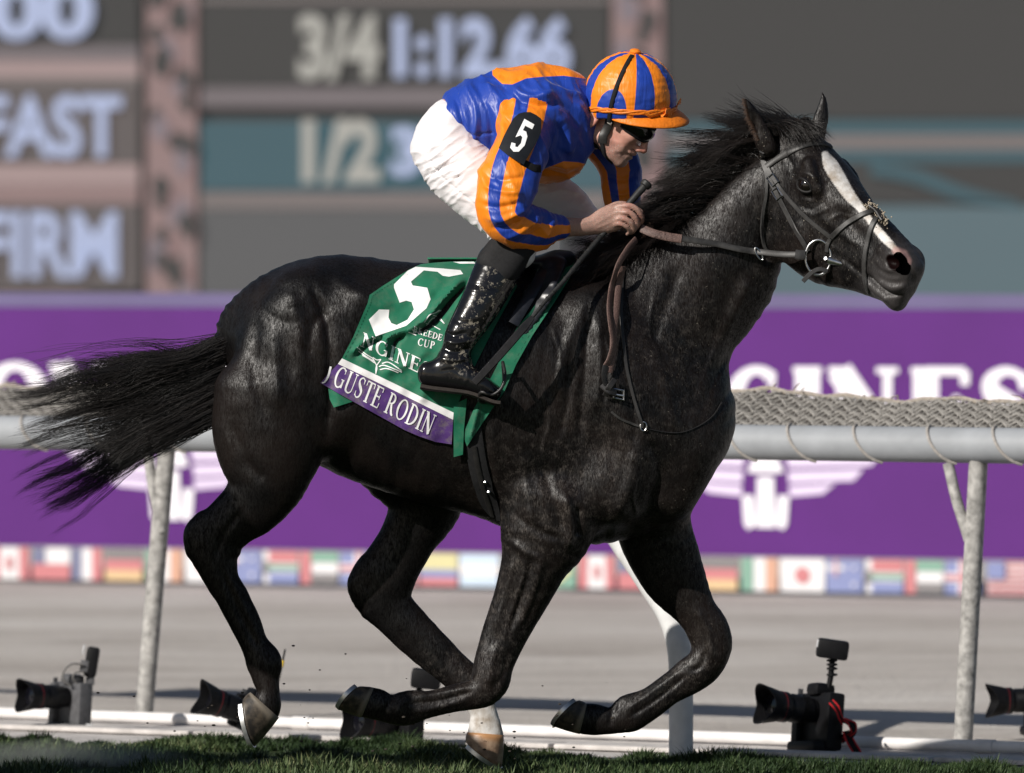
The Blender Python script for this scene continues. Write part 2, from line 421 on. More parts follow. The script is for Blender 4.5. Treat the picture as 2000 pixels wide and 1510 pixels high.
MAT['hoof_pale'] = make_hoof('pale_hoof_horn', (.20, .125, .08), (.36, .25, .17), (.42, .22, .10))
MAT['steel'] = simple('brushed_steel', (.62, .62, .63), .28, .5, 1.0, .15, 60, .15, 90)
MAT['horseshoe'] = simple('worn_aluminium_shoe', (.60, .61, .62), .38, .5, .85, .2, 60)
MAT['eye'] = simple('horse_eye', (.005, .0035, .003), .10, .7, 0, .1)
MAT['leather'] = simple('black_leather', (.016, .015, .015), .46, .5, 0, .35, 60, .3, 300, .0008)
MAT['leather_dusty'] = simple('dusty_grey_black_leather', (.026, .025, .0245), .50, .5, 0, .45, 50, .35, 260, .001)
def make_rubber_grip():
    t = NT('brown_pimpled_rubber'); v = t.n('TexVoronoi'); v.inputs['Scale'].default_value = 330; t.t.links.new(t.coord(), v.inputs['Vector'])
    c = t.ramp(v.outputs['Distance'], [(.15, (.20, .125, .105)), (.55, (.085, .050, .043))])
    t.set(Base_Color=c, Roughness=.6, Normal=t.bump(v.outputs['Distance'], -.7, .002)); return t.m
MAT['grip'] = make_rubber_grip()
MAT['sheepskin'] = simple('dirty_sheepskin', (.42, .36, .28), .9, .2, 0, .3, 80, .8, 160, .004)
MAT['webbing'] = simple('black_webbing', (.012, .012, .013), .7, .3, 0, .3, 90, .4, 420, .001)
def make_boot():
    t = NT('muddy_black_patent'); mud = t.math('MULTIPLY', t.step(t.noise(58, 6, .72), .57, .022), t.step(t.attr('mud'), .45, .4))
    base = t.mix(t.math('MULTIPLY', mud, .75), (.006, .006, .007), (.26, .235, .19))
    t.set(Base_Color=base, Roughness=t.mix(mud, (.15, .15, .15), (.9, .9, .9)), Specular_IOR_Level=t.mix(mud, (.55, .55, .55), (.1, .1, .1)))
    t.set(Normal=t.bump(t.noise(16, 3), .18, .012)); return t.m
MAT['boot'] = make_boot()
MAT['boot_cuff'] = simple('black_stretch_cuff', (.010, .010, .011), .75, .3, 0, .3, 120, .3, 300)
MAT['sole'] = simple('dark_ribbed_rubber_sole', (.030, .024, .021), .7, .3, 0, .3, 60, .6, 260, .002)
def make_breeches():
    t = NT('white_breeches_cloth'); k = t.n('TexNoise'); k.inputs['Scale'].default_value = 1; k.inputs['Detail'].default_value = 3; k.inputs['Distortion'].default_value = .5
    t.t.links.new(t.coord(scale=(16, 14, 60), rot=(0, -.45, 0)), k.inputs['Vector'])
    d = t.step(t.noise(120, 2), .74, .02)
    t.set(Base_Color=t.mix(t.math('MULTIPLY', d, .5), (.77, .74, .76), (.25, .22, .18)), Roughness=.62, Specular_IOR_Level=.35, Sheen_Weight=.1)
    t.set(Normal=t.bump(t.noise(420, 2), .12, .001, t.bump(k.outputs['Fac'], .22, .010))); return t.m
MAT['breeches'] = make_breeches()
def make_skin():
    t = NT('skin'); n1 = t.noise(28, 4); red = t.attr('red')
    c = t.ramp(n1, [(.3, (.48, .245, .19)), (.7, (.60, .34, .27))]); c = t.mix(t.math('MULTIPLY', red, .5), c, (.56, .17, .13))
    st = t.math('MULTIPLY', t.attr('beard'), t.step(t.noise(700, 2), .47, .08)); c = t.mix(t.math('MULTIPLY', st, .8), c, (.20, .155, .13))
    dust = t.math('MULTIPLY', t.step(t.noise(240, 2), .66, .03), t.attr('beard')); c = t.mix(dust, c, (.45, .40, .34))
    t.set(Base_Color=c, Roughness=.46, Specular_IOR_Level=.4, Subsurface_Weight=.12, Subsurface_Radius=(.01, .004, .002), Subsurface_Scale=.4)
    t.set(Normal=t.bump(t.noise(330, 3), .18, .0012, t.bump(t.noise(60, 3), .15, .003))); return t.m
MAT['skin'] = make_skin()
MAT['black_plastic'] = simple('matt_black_plastic', (.005, .005, .006), .55, .2, 0, .25, 60, .15, 400)
MAT['black_gloss'] = simple('glossy_black_plastic', (.006, .006, .007), .12, .55, 0, .2, 30)
MAT['black_matt'] = simple('black_cloth_strap', (.009, .009, .010), .8, .25, 0, .3, 90, .3, 300)
MAT['white_cloth'] = simple('white_print', (.83, .83, .84), .6, .35, 0, .05, 30)
MAT['thread'] = simple('embroidered_white', (.80, .80, .80), .6, .3, 0, .06, 200, .3, 500)
def make_cloth(name, c, dirt):
    t = NT(name); n1 = t.noise(9, 4); f = t.math('MULTIPLY', t.step(t.noise(22, 6, .75), .56, .12), dirt)
    col = t.ramp(n1, [(.3, tuple(v * .92 for v in c)), (.7, tuple(v * 1.08 for v in c))]); col = t.mix(f, col, (.22, .19, .16))
    t.set(Base_Color=col, Roughness=.68, Specular_IOR_Level=.3, Sheen_Weight=.12)
    t.set(Normal=t.bump(t.noise(800, 2), .12, .0008)); return t.m
MAT['green'] = make_cloth('green_cloth', (.006, .135, .070), .16)
MAT['purple_cloth'] = make_cloth('purple_cloth_border', (.075, .028, .165), .55)
MAT['white_tape'] = make_cloth('white_tape', (.78, .77, .78), .12)
MAT['saddle'] = simple('black_saddle', (.011, .012, .016), .36, .5, 0, .3, 60, .15, 200)
MAT['lid'] = simple('dark_eyelid', (.010, .009, .009), .6, .22, 0, .2, 60)
MAT['black_gloss_soft'] = simple('black_vinyl_band', (.014, .015, .017), .34, .5, 0, .2, 40, .1, 200)
def _po(t): return t.mix(0.0, ORANGE, ORANGE)
MAT['cap_orange'] = simple('orange_cap_cloth', (.80, .205, .012), .5, .4, 0, .10, 40, .5, 110, .004)
MAT['whip_grip'] = simple('dusty_black_rubber', (.020, .020, .020), .55, .4, 0, .5, 80, .3, 220, .001)
MAT['whip_pad'] = simple('black_padded_flap', (.013, .012, .013), .42, .5, 0, .4, 50, .25, 220, .001)
MAT['strap_yellow'] = simple('yellow_tape', (.55, .38, .04), .6, .3, 0, .1, 60)
MAT['green_dark'] = simple('dark_green_thread', (.004, .075, .04), .7, .3, 0, .1, 60)
# ------------------------------------------------------------------ lettering
def ribbon(pts, w, sub=6, smooth=True):
    """A stroke of varying width as a strip of quads (2-d)."""
    A = np.asarray(pts, float); w = np.broadcast_to(np.asarray(w, float), (len(A),))
    D = np.column_stack([A, w]); D = catmull(D, sub) if smooth and len(A) > 2 else np.array([D[0] + (D[-1] - D[0]) * t for t in np.linspace(0, 1, sub)]) if len(A) == 2 else D
    T = np.gradient(D[:, :2], axis=0); T /= np.linalg.norm(T, axis=1, keepdims=True) + 1e-9; N = np.stack([-T[:, 1], T[:, 0]], 1)
    L = D[:, :2] + N * D[:, 2:3] / 2; R = D[:, :2] - N * D[:, 2:3] / 2
    V = np.stack([L, R], 1).reshape(-1, 2); F = [(2 * i, 2 * i + 1, 2 * i + 3, 2 * i + 2) for i in range(len(D) - 1)]
    return V, F
TK, TN = .17, .065
def _st(x, y0=0., y1=1., t=TK): return ribbon([(x, y0), (x, y1)], t, 8)
def _sf(x, y, L=.30): return ribbon([(x - L / 2, y), (x + L / 2, y)], .05, 4)
def _stem(x, t=TK, L=.34): return [_st(x, .02, .98, t), _sf(x, .025, L), _sf(x, .975, L)]
def _hb(x0, x1, y, t=TN): return ribbon([(x0, y), (x1, y)], t, 6)
def _ring(cx, cy, rx, ry, a0, a1, n=14, thick=TK, thin=TN):
    th = np.radians(np.linspace(a0, a1, n)); w = thin + (thick - thin) * np.cos(th) ** 2
    return ribbon(np.stack([cx + rx * np.cos(th), cy + ry * np.sin(th)], 1), w, 2)
SERIF = {
 'I': (.36, _stem(.18)), 'L': (.72, _stem(.18) + [_hb(.18, .66, .03), ribbon([(.66, .02), (.68, .28)], .06, 4)]),
 'N': (.90, [_st(.16, .02, .98, TN), _sf(.14, .025, .28), _sf(.10, .975, .2), ribbon([(.14, .97), (.74, .04)], .19, 10), _st(.76, .03, .98, TN), _sf(.76, .975, .28)]),
 'E': (.74, _stem(.18) + [_hb(.18, .66, .03), _hb(.18, .64, .97), _hb(.2, .54, .52), ribbon([(.66, .02), (.68, .26)], .06, 4), ribbon([(.64, .98), (.64, .78)], .06, 4), ribbon([(.54, .40), (.54, .64)], .05, 4)]),
 'O': (.94, [_ring(.47, .5, .37, .47, 0, 361, 30)]), 'D': (.90, _stem(.18) + [_ring(.26, .5, .52, .47, -88, 88, 20), _hb(.14, .32, .03), _hb(.14, .32, .97)]),
 'G': (.92, [_ring(.47, .5, .37, .47, 52, 318, 26), _st(.77, .06, .42, .14), _sf(.74, .44, .28), ribbon([(.72, .72), (.74, .94)], .05, 4)]),
 'C': (.86, [_ring(.47, .5, .37, .47, 50, 312, 26), ribbon([(.72, .72), (.74, .94)], .05, 4), ribbon([(.70, .16), (.76, .26)], .05, 4)]),
 'S': (.66, [ribbon([(.55, .76), (.50, .92), (.32, .975), (.15, .88), (.13, .74), (.24, .60), (.42, .47), (.54, .33), (.50, .12), (.31, .025), (.14, .10), (.10, .27)], [.05, .06, .07, .10, .13, .17, .18, .16, .11, .07, .06, .05], 4), ribbon([(.55, .72), (.56, .95)], .05, 4), ribbon([(.09, .06), (.10, .30)], .05, 4)]),
 'T': (.78, [_st(.39, .02, .97), _sf(.39, .025, .34), _hb(.04, .74, .965), ribbon([(.06, .98), (.05, .74)], .06, 4), ribbon([(.72, .98), (.73, .74)], .06, 4)]),
 'U': (.88, [_st(.17, .30, .98), _sf(.17, .975, .32), ribbon([(.17, .32), (.20, .13), (.34, .035), (.54, .035), (.68, .14), (.71, .34)], [.16, .15, .09, .07, .065, .065], 5), _st(.71, .32, .98, TN), _sf(.71, .975, .28)]),
 'R': (.86, _stem(.18) + [_ring(.30, .74, .28, .225, -86, 86, 16, .15), _hb(.16, .34, .965), _hb(.16, .34, .515), ribbon([(.40, .50), (.62, .12), (.80, .03)], [.15, .16, .07], 5)]),
 'P': (.76, _stem(.18) + [_ring(.30, .72, .30, .245, -86, 86, 16, .15), _hb(.16, .34, .965), _hb(.16, .34, .475)]),
 'B': (.82, _stem(.18) + [_ring(.30, .75, .26, .215, -86, 86, 16, .14), _ring(.30, .275, .32, .24, -86, 86, 16, .16), _hb(.16, .34, .965), _hb(.16, .34, .52), _hb(.16, .34, .035)]),
 'A': (.88, [ribbon([(.12, .03), (.44, .97)], .06, 8), ribbon([(.44, .98), (.74, .03)], .18, 8), _hb(.24, .60, .34), _sf(.12, .025, .26), _sf(.74, .025, .32)]),
}
def serif_word(word, gap=.10):
    """Returns strokes (2-d verts, faces) of a word, cap height 1, and its width."""
    out = []; x = 0.0
    for ch in word:
        if ch == ' ': x += .45; continue
        w, st = SERIF[ch]
        for V, F in st: q = V.copy(); q[:, 0] += x; out.append((q, F))
        x += w + gap
    return out, x - gap
def lettering(name, strokes, place, mat, parent, lift=.0002):
    """place(uv array, k) puts flat stroke points on the surface; each stroke a hair above the last so none share a plane."""
    g = Geo()
    for i, (V, F) in enumerate(strokes): g.add(place(V, i * lift), F)
    return g.build(name, mat, parent, False)
def block_text(txt, bold=.03):
    """Plain sans text as flat triangles in a unit box."""
    cu = bpy.data.curves.new('t', 'FONT'); cu.body = txt; cu.size = 1; cu.offset = bold; cu.resolution_u = 4; cu.fill_mode = 'FRONT'
    ob = bpy.data.objects.new('t', cu); COL.objects.link(ob); dg = bpy.context.evaluated_depsgraph_get(); me = ob.evaluated_get(dg).to_mesh()
    V = np.array([v.co[:2] for v in me.vertices]); F = [tuple(p.vertices) for p in me.polygons]
    ob.evaluated_get(dg).to_mesh_clear(); bpy.data.objects.remove(ob); bpy.data.curves.remove(cu)
    V = (V - V.min(0)) / (V.max(0) - V.min(0)); return V, F
def fill_poly(poly, cell):
    """Triangulated outline, split finely enough to follow a curved cloth (2-d)."""
    bm = bmesh.new(); vs = [bm.verts.new((p[0], p[1], 0)) for p in poly]; f = bm.faces.new(vs); f.normal_update(); bmesh.ops.triangulate(bm, faces=[f])
    for _ in range(7):
        L = [e for e in bm.edges if e.calc_length() > cell]
        if not L: break
        bmesh.ops.subdivide_edges(bm, edges=L, cuts=1); bmesh.ops.triangulate(bm, faces=[q for q in bm.faces if len(q.verts) > 3])
    bm.verts.index_update(); V = np.array([v.co[:2] for v in bm.verts]); F = [tuple(v.index for v in q.verts) for q in bm.faces]; bm.free(); return V, F
# ------------------------------------------------------------------ ground
def ground_y(py): return DIST * (EYE / PX) / (py - 500) - DIST
RU = np.array([.823, -.568, 0.]); RN = np.array([.568, .823, 0.])      # the rail runs to the right and towards us
R0 = P(1000, 1430, ground_y(1430)); R0[2] = 0
def rail_pt(px, off=0.0, z=0.0, py=900):
    q = on_plane(px, py, R0 + RN * off, RN); q[2] = z; return q
def band(name, o0, o1, z, mat, label=None, L=60, kind='structure', n=1):
    a = R0 + RN * o0; b = R0 + RN * o1
    V = [a - RU * L, a + RU * L, b + RU * L, b - RU * L]; V = [np.array([v[0], v[1], z]) for v in V]
    o = mesh_obj(name, V, [(0, 1, 2, 3)], mat, None, False); return tag(o, label, None, None, kind)
def make_dirt():
    t = NT('harrowed_dirt'); co = t.coord(scale=(.30, .62, 1), rot=(0, 0, .60)); k = t.noise(1.0, 8, .70, co, .4); k2 = t.noise(30, 4, .7)
    c = t.ramp(k, [(.30, (.34, .305, .275)), (.50, (.49, .455, .42)), (.70, (.62, .59, .555))]); c = t.mix(t.math('MULTIPLY', t.step(k2, .6, .1), .22), c, (.15, .13, .12))
    t.set(Base_Color=c, Roughness=.95, Specular_IOR_Level=.1, Normal=t.bump(k2, .5, .03, t.bump(k, .6, .08))); return t.m
def make_turf():
    t = NT('turf_soil'); c = t.ramp(t.noise(14, 5), [(.3, (.018, .030, .012)), (.7, (.045, .060, .026))]); t.set(Base_Color=c, Roughness=.95, Specular_IOR_Level=.1); return t.m
MAT['dirt'] = make_dirt(); MAT['turf'] = make_turf()
MAT['pale_ground'] = simple('pale_sandy_concrete', (.52, .49, .47), .9, .2, 0, .25, 9, .4, 60, .006)
MAT['white_pipe'] = simple('white_painted_pipe', (.72, .70, .69), .5, .4, 0, .10, 12)
g = mesh_obj('ground', [(-900, -60, -.012), (900, -60, -.012), (900, 1500, -.012), (-900, 1500, -.012)], [(0, 1, 2, 3)], MAT['dirt'], None, False)
tag(g, 'harrowed grey dirt track beyond the rail', None, None, 'structure')
band('concrete_apron', -2.3, -.02, -.004, MAT['pale_ground'], 'pale concrete apron between turf and rail')
def turf_edge(u): return -1.72 + .14 * math.sin(u * 2.1 + .5) + .07 * math.sin(u * 5.3) + .04 * math.sin(u * 11.7 + 1)
V = []; F = []; us = np.linspace(-14, 14, 400)
for u in us:
    for f in (0, .12, .3, 1.2, 5, 14):
        q = R0 + RU * u + RN * (turf_edge(u) - f); z = .022 * min(1, f / .12) + .006 * math.sin(u * 7 + f * 9); V.append((q[0], q[1], z))
F = [(i * 6 + j, (i + 1) * 6 + j, (i + 1) * 6 + j + 1, i * 6 + j + 1) for i in range(len(us) - 1) for j in range(5)]
tag(mesh_obj('turf', V, F, MAT['turf']), 'turf course edge under the horse', None, None, 'structure')
# grass blades along the strip of turf that shows
def make_grass():
    t = NT('grass_blades'); f = t.attr('tone'); c = t.ramp(f, [(0, (.012, .026, .008)), (.45, (.030, .056, .017)), (.8, (.10, .135, .055)), (1, (.22, .22, .11))])
    t.set(Base_Color=c, Roughness=.6, Specular_IOR_Level=.3, Transmission_Weight=0.0); return t.m
MAT['grass'] = make_grass()
def grass_field(n):
    u = RNG.uniform(-3.3, 4.2, n); e = np.array([turf_edge(x) for x in u]); dd = np.where(RNG.random(n) < .55, RNG.gamma(1.15, .24, n), RNG.uniform(0, 2.3, n)); dd = np.minimum(dd, 2.3)
    base = R0[None] + RU[None] * u[:, None] + RN[None] * (e - dd + .02)[:, None]
    cl = vnoise(np.stack([u * 3.1, dd * 3.5, np.zeros(n)], 1), 11) * .5 + vnoise(np.stack([u * 9, dd * 9, np.zeros(n)], 1), 12) * .5
    keep = cl > -.30 + .15 * (dd > .3); u, dd, base, cl = u[keep], dd[keep], base[keep], cl[keep]; n = len(u)
    h = (.017 + .046 * np.clip(cl + .3, 0, 1.2)) * RNG.uniform(.5, 1.4, n); ang = RNG.uniform(0, 2 * np.pi, n); lean = RNG.uniform(.1, 1.0, n) * h
    w = RNG.uniform(.0022, .0042, n); dirv = np.stack([np.cos(ang), np.sin(ang), 0 * ang], 1); side = np.stack([-np.sin(ang), np.cos(ang), 0 * ang], 1)
    up = np.array([0, 0, 1.]); base[:, 2] = .012
    p1 = base + up * (h * .55)[:, None] + dirv * (lean * .35)[:, None]; p2 = base + up * (h * .95)[:, None] + dirv * lean[:, None]
    V = np.stack([base - side * w[:, None], base + side * w[:, None], p1 - side * (w * .8)[:, None], p1 + side * (w * .8)[:, None], p2], 1).reshape(-1, 3)
    k = np.arange(n)[:, None] * 5; T = np.concatenate([k + np.array([[0, 1, 3]]), k + np.array([[0, 3, 2]]), k + np.array([[2, 3, 4]])], 0)
    lit = vnoise(np.stack([u * 2.0, dd * 2.2, np.ones(n) * 4], 1), 21)
    tone = np.clip(.36 + .42 * lit + RNG.normal(0, .13, n) + .12 * np.clip(dd, 0, 1), 0, 1)  # sunlit patches painted into the blade tone, paler towards the camera
    return mesh_obj('grass', V, T, MAT['grass'], None, True, dict(tone=np.repeat(tone, 5)))
tag(grass_field(260000), 'short tufted green turf grass along the bottom', 'grass', None, 'stuff')
# ------------------------------------------------------------------ running rail
MAT['rail_tube'] = simple('weathered_grey_white_rail', (.30, .315, .335), .5, .4, 0, .12, 7, .2, 40, .003)
MAT['post'] = simple('scuffed_white_post_paint', (.34, .33, .315), .6, .35, 0, .42, 34, .5, 45, .006)
MAT['post_white'] = simple('white_post_paint', (.60, .60, .59), .55, .35, 0, .12, 14, .2, 60)
MAT['rope'] = simple('tan_rope', (.33, .29, .25), .85, .2, 0, .3, 80, .4, 200, .003)
MAT['lashing'] = simple('pale_worn_cord', (.36, .335, .31), .85, .2, 0, .2, 80, .4, 200, .003)
MAT['net'] = simple('grey_beige_netting', (.31, .295, .275), .9, .2, 0, .3, 30, .4, 120, .003)
MAT['net_dark'] = simple('dark_net_gap_shade', (.10, .092, .085), .95, .1, 0, .3, 30)
rail = empty('running_rail', R0); RZ = 1.015; RR = .060
g = Geo(); a = R0 - RU * 9 + np.array([0, 0, RZ]); b = R0 + RU * 9 + np.array([0, 0, RZ])
N_ = 37
g.tube([a + (b - a) * t for t in np.linspace(0, 1, N_)], RR, 28); g.build('rail_tube', MAT['rail_tube'], rail)
def netp(u, v):   # v 0 at the tube, 1 at the back wire
    sag = .016 * math.sin(u * 2.3) * v + .008 * math.sin(u * 7.1 + 2) + .005 * math.sin(u * 17.3)
    return R0 + RU * u + RN * (.02 + .34 * v) + np.array([0, 0, RZ + RR * .93 + .092 * v + sag * v])
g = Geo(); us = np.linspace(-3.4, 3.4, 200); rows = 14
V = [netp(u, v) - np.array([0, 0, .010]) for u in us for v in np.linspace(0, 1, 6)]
g.add(V, [(i * 6 + j, (i + 1) * 6 + j, (i + 1) * 6 + j + 1, i * 6 + j + 1) for i in range(199) for j in range(5)]); g.build('net_gap_sheet', MAT['net_dark'], rail)  # dark sheet added under the strands, standing in for shade in the gaps
for r in range(rows):
    g = Geo(); pts = []; n = 460
    for i in range(n):
        u = -3.4 + 6.8 * i / (n - 1) + .006 * math.sin(i * 1.7 + r * 5); v = (r + .5 + .52 * (2 * abs(((i * .5 + r) % 2) - 1) - 1)) / rows; q = netp(u, min(max(v, 0), 1)); q[2] += .004 * math.cos(i * 3.14159); pts.append(q)
    g.tube(pts, .0037, 5); g.build('net_strand', MAT['net'], rail)
g = Geo(); g.tube([netp(u, 1.0) + np.array([0, 0, .004 * math.sin(u * 40)]) for u in us], .0085, 7); g.build('net_edge_wire', MAT['rope'], rail)
g = Geo()
for i in range(90):     # loose ends of the netting along the back wire
    u = RNG.uniform(-3.3, 3.3); q = netp(u, 1.0); d = np.array([RNG.normal(0, .03), RNG.normal(0, .02), abs(RNG.normal(.012, .014))]); g.tube([q, q + d * .5 + np.array([0, 0, .006]), q + d], [.0035, .003, .0015], 5)
g.build('net_loose_end', MAT['rope'], rail)['kind'] = 'stuff'
for px in (-62, 48, 1428, 1543, 1672, 1816, 1944, 2070, 318, 176):
    c = rail_pt(px, 0, 0, 870); u = float((c - R0) @ RU); pts = []
    for k in range(15):
        th = math.radians(95 - 172 * k / 14); q = R0 + RU * (u + .115 * (k / 14) ** 1.5) - RN * (RR + .004) * math.cos(th) + np.array([0, 0, RZ + (RR + .004) * math.sin(th)]); pts.append(q)
    g = Geo(); g.tube(pts, .0052, 7); g.build('rail_lashing', MAT['lashing'], rail)
def rail_post(pts, r, mat, brace=None):
    g = Geo(); g.tube(catmull(pts, 6) if len(pts) > 2 else [pts[0] + (pts[1] - pts[0]) * t for t in np.linspace(0, 1, 12)], r, 18)
    o = g.build('rail_post', mat, rail)
    if brace is not None: g = Geo(); g.tube(catmull(brace, 5), .019, 10); g.build('brace', mat, None).parent = o
    return o
def rp(px, py, off=0.0): return on_plane(px, py, R0 + RN * off, RN)
rail_post([rp(280, 1412), rp(325, 880)], .032, MAT['post'], [rp(288, 880, -.02), rp(300, 960, -.02), rp(316, 1040, -.01)])
rail_post([rp(1880, 1468), rp(1911, 900)], .032, MAT['post'], [rp(1852, 905, -.02), rp(1868, 975, -.02), rp(1893, 1055, -.01)])
yb = ground_y(1482)
rail_post([P(1330, 1484, yb), P(1330, 1360, yb), P(1327, 1270, yb), P(1306, 1200, yb + .1), P(1262, 1130, yb + .35), P(1215, 1060, yb + .7), P(1150, 960, yb + 1.2), rp(1120, 880)], .040, MAT['post_white'])
tag(rail, 'grey running rail with rope lashings and netting behind the horse', 'rail')
base = empty('ground_pipe', R0 - RN * .30)
g = Geo(); q = R0 - RN * .22; g.tube([q - RU * 9 + np.array([0, 0, .020]), q + RU * 9 + np.array([0, 0, .020])], .020, 16); g.build('pipe', MAT['white_pipe'], base)
for px in (1605, 1925, 590):
    c = rail_pt(px, -.22, 0, 1450); g = Geo(); d = RU * .035; g.tube([c - d + np.array([0, 0, .020]), c + d + np.array([0, 0, .020])], .0235, 16); g.build('pipe_coupling', MAT['white_pipe'], base)
g = Geo(); q = R0 - RN * .80
for k in range(-6, 7): c = q + RU * (k * 1.5) + np.array([0, 0, .009]); g = Geo(); g.box(c, (1.48, .12, .018), np.stack([RU, RN, np.array([0, 0, 1.])], 1), bev=.008); g.build('kerb_block', MAT['pale_ground'], base)
tag(base, 'white pipe lying on the ground along the rail posts', 'pipe')
# ------------------------------------------------------------------ purple banner and flags on the far side of the track
BU = np.array([.905, -.425, 0.]); BN = np.array([.425, .905, 0.]); B0 = P(1000, 1150, ground_y(1150)); B0[2] = 0
def bp(px, py, off=0.0): return on_plane(px, py, B0 - BN * off, BN)
def make_tarp(name, c, v=.06):
    t = NT(name); n1 = t.noise(2.2, 3); t.set(Base_Color=t.ramp(n1, [(.3, tuple(q * (1 - v) for q in c)), (.7, tuple(q * (1 + v) for q in c))]), Roughness=.6, Specular_IOR_Level=.25); return t.m
MAT['banner_purple'] = make_tarp('purple_vinyl', (.088, .0140, .163)); MAT['banner_white'] = make_tarp('white_vinyl_print', (.80, .78, .84), .03)
MAT['banner_hem'] = make_tarp('pale_lavender_hem', (.125, .105, .215)); MAT['banner_wing'] = make_tarp('pale_logo_print', (.66, .57, .75), .05)
def zrow(px, py): return bp(px, py)[2]
def panel(name, x0, x1, z0, z1, off, mat, parent, th=.012):
    """Upright slab in the banner's plane between two photo columns."""
    a = bp(x0, 900, off); b = bp(x1, 900, off); V = []
    for q in (a, b):
        for z in (z0, z1):
            for d in (0, th): V.append(np.array([q[0], q[1], z]) + BN * d)
    F = [(0, 4, 6, 2), (1, 3, 7, 5), (0, 1, 5, 4), (2, 6, 7, 3), (0, 2, 3, 1), (4, 5, 7, 6)]
    o = mesh_obj(name, V, F, mat, None, False); return adopt(o, parent)
banner = empty('purple_banner', B0); ZB0 = zrow(1000, 1080); ZB1 = zrow(1000, 603)
panel('tarpaulin', -4500, 5200, ZB0, ZB1, 0, MAT['banner_purple'], banner)
panel('top_hem', -4500, 5200, ZB1 + .002, ZB1 + .075, -.01, MAT['banner_hem'], banner, .03)
def ban_letters(items):
    for ch, x0, x1 in items:
        st, w = serif_word(ch); za, zb = zrow(1000, 858), zrow(1000, 716)
        def put(V, k, x0=x0, x1=x1, w=w):
            a = bp(x0, 900, .004); b = bp(x1, 900, .004); o = []
            for u, v in V: q = a + (b - a) * (u / w); q = q - BN * k; q[2] = za + (zb - za) * v; o.append(q)
            return np.array(o)
        st = [(V, F) for V, F in st]
        fat = []
        for V, F in st:      # bolder cut than the cloth lettering
            C = V.reshape(-1, 2, 2); m = C.mean(1, keepdims=True); fat.append(((m + (C - m) * 1.75).reshape(-1, 2), F))
        lettering('letter', fat, put, MAT['banner_white'], banner, .0008)
ban_letters([('L', 1085, 1160), ('O', 1172, 1290), ('N', 1302, 1412), ('G', 1422, 1532), ('I', 1548, 1606), ('N', 1618, 1755), ('E', 1778, 1902), ('S', 1915, 2015)])
ban_letters([('L', -150, -45), ('O', -32, 92), ('N', 98, 222), ('G', 240, 345), ('I', 362, 415), ('N', 428, 548), ('E', 562, 660), ('S', 672, 760)])
def wing_logo(cx):
    """Winged hourglass: three feather bars a side, an open body between them."""
    feathers = [[(34, 838), (256, 836), (236, 866), (34, 872)], [(40, 880), (232, 874), (206, 903), (44, 908)], [(44, 915), (192, 909), (172, 932), (46, 938)], [(46, 944), (136, 938), (112, 958), (48, 964)]]
    body = [[(-34, 838), (34, 838), (20, 872), (-20, 872)], [(-18, 876), (18, 876), (36, 918), (-36, 918)], [(-46, 962), (-24, 962), (-20, 1020), (-34, 1028), (-42, 1018)], [(24, 962), (46, 962), (42, 1018), (34, 1028), (20, 1020)], [(-16, 926), (16, 926), (18, 1024), (-18, 1024)]]
    polys = [('logo_feather', f) for f in feathers] + [('logo_feather', [(-x, y) for x, y in f][::-1]) for f in feathers] + [('logo_body', f) for f in body]
    for k, (nm, poly) in enumerate(polys):
        g = Geo(); V = []
        for x, y in poly: q = bp(cx, 900, .004 + .0006 * k) + BU * (x * PX * 1.70); q[2] = zrow(1000, y); V.append(q)
        g.add(V, [tuple(range(len(poly)))]); g.build(nm, MAT['banner_white' if nm == 'logo_body' else 'banner_wing'], banner, False)
wing_logo(1495); wing_logo(335)
tag(banner, 'long purple banner with big white serif lettering and winged emblem', 'banner')
FC = {k: make_tarp('flag_' + k, v, .04) for k, v in dict(white=(.70, .69, .71), red=(.50, .19, .205), navy=(.17, .18, .28), green=(.20, .35, .28), orange=(.57, .33, .24), black=(.20, .19, .195), gold=(.60, .43, .25),
      yellow=(.58, .54, .30), sky=(.50, .60, .72), blue=(.21, .24, .43), maroon=(.32, .16, .22), pink=(.58, .42, .45)).items()}  # colours paled to put haze and overexposure into the cloth
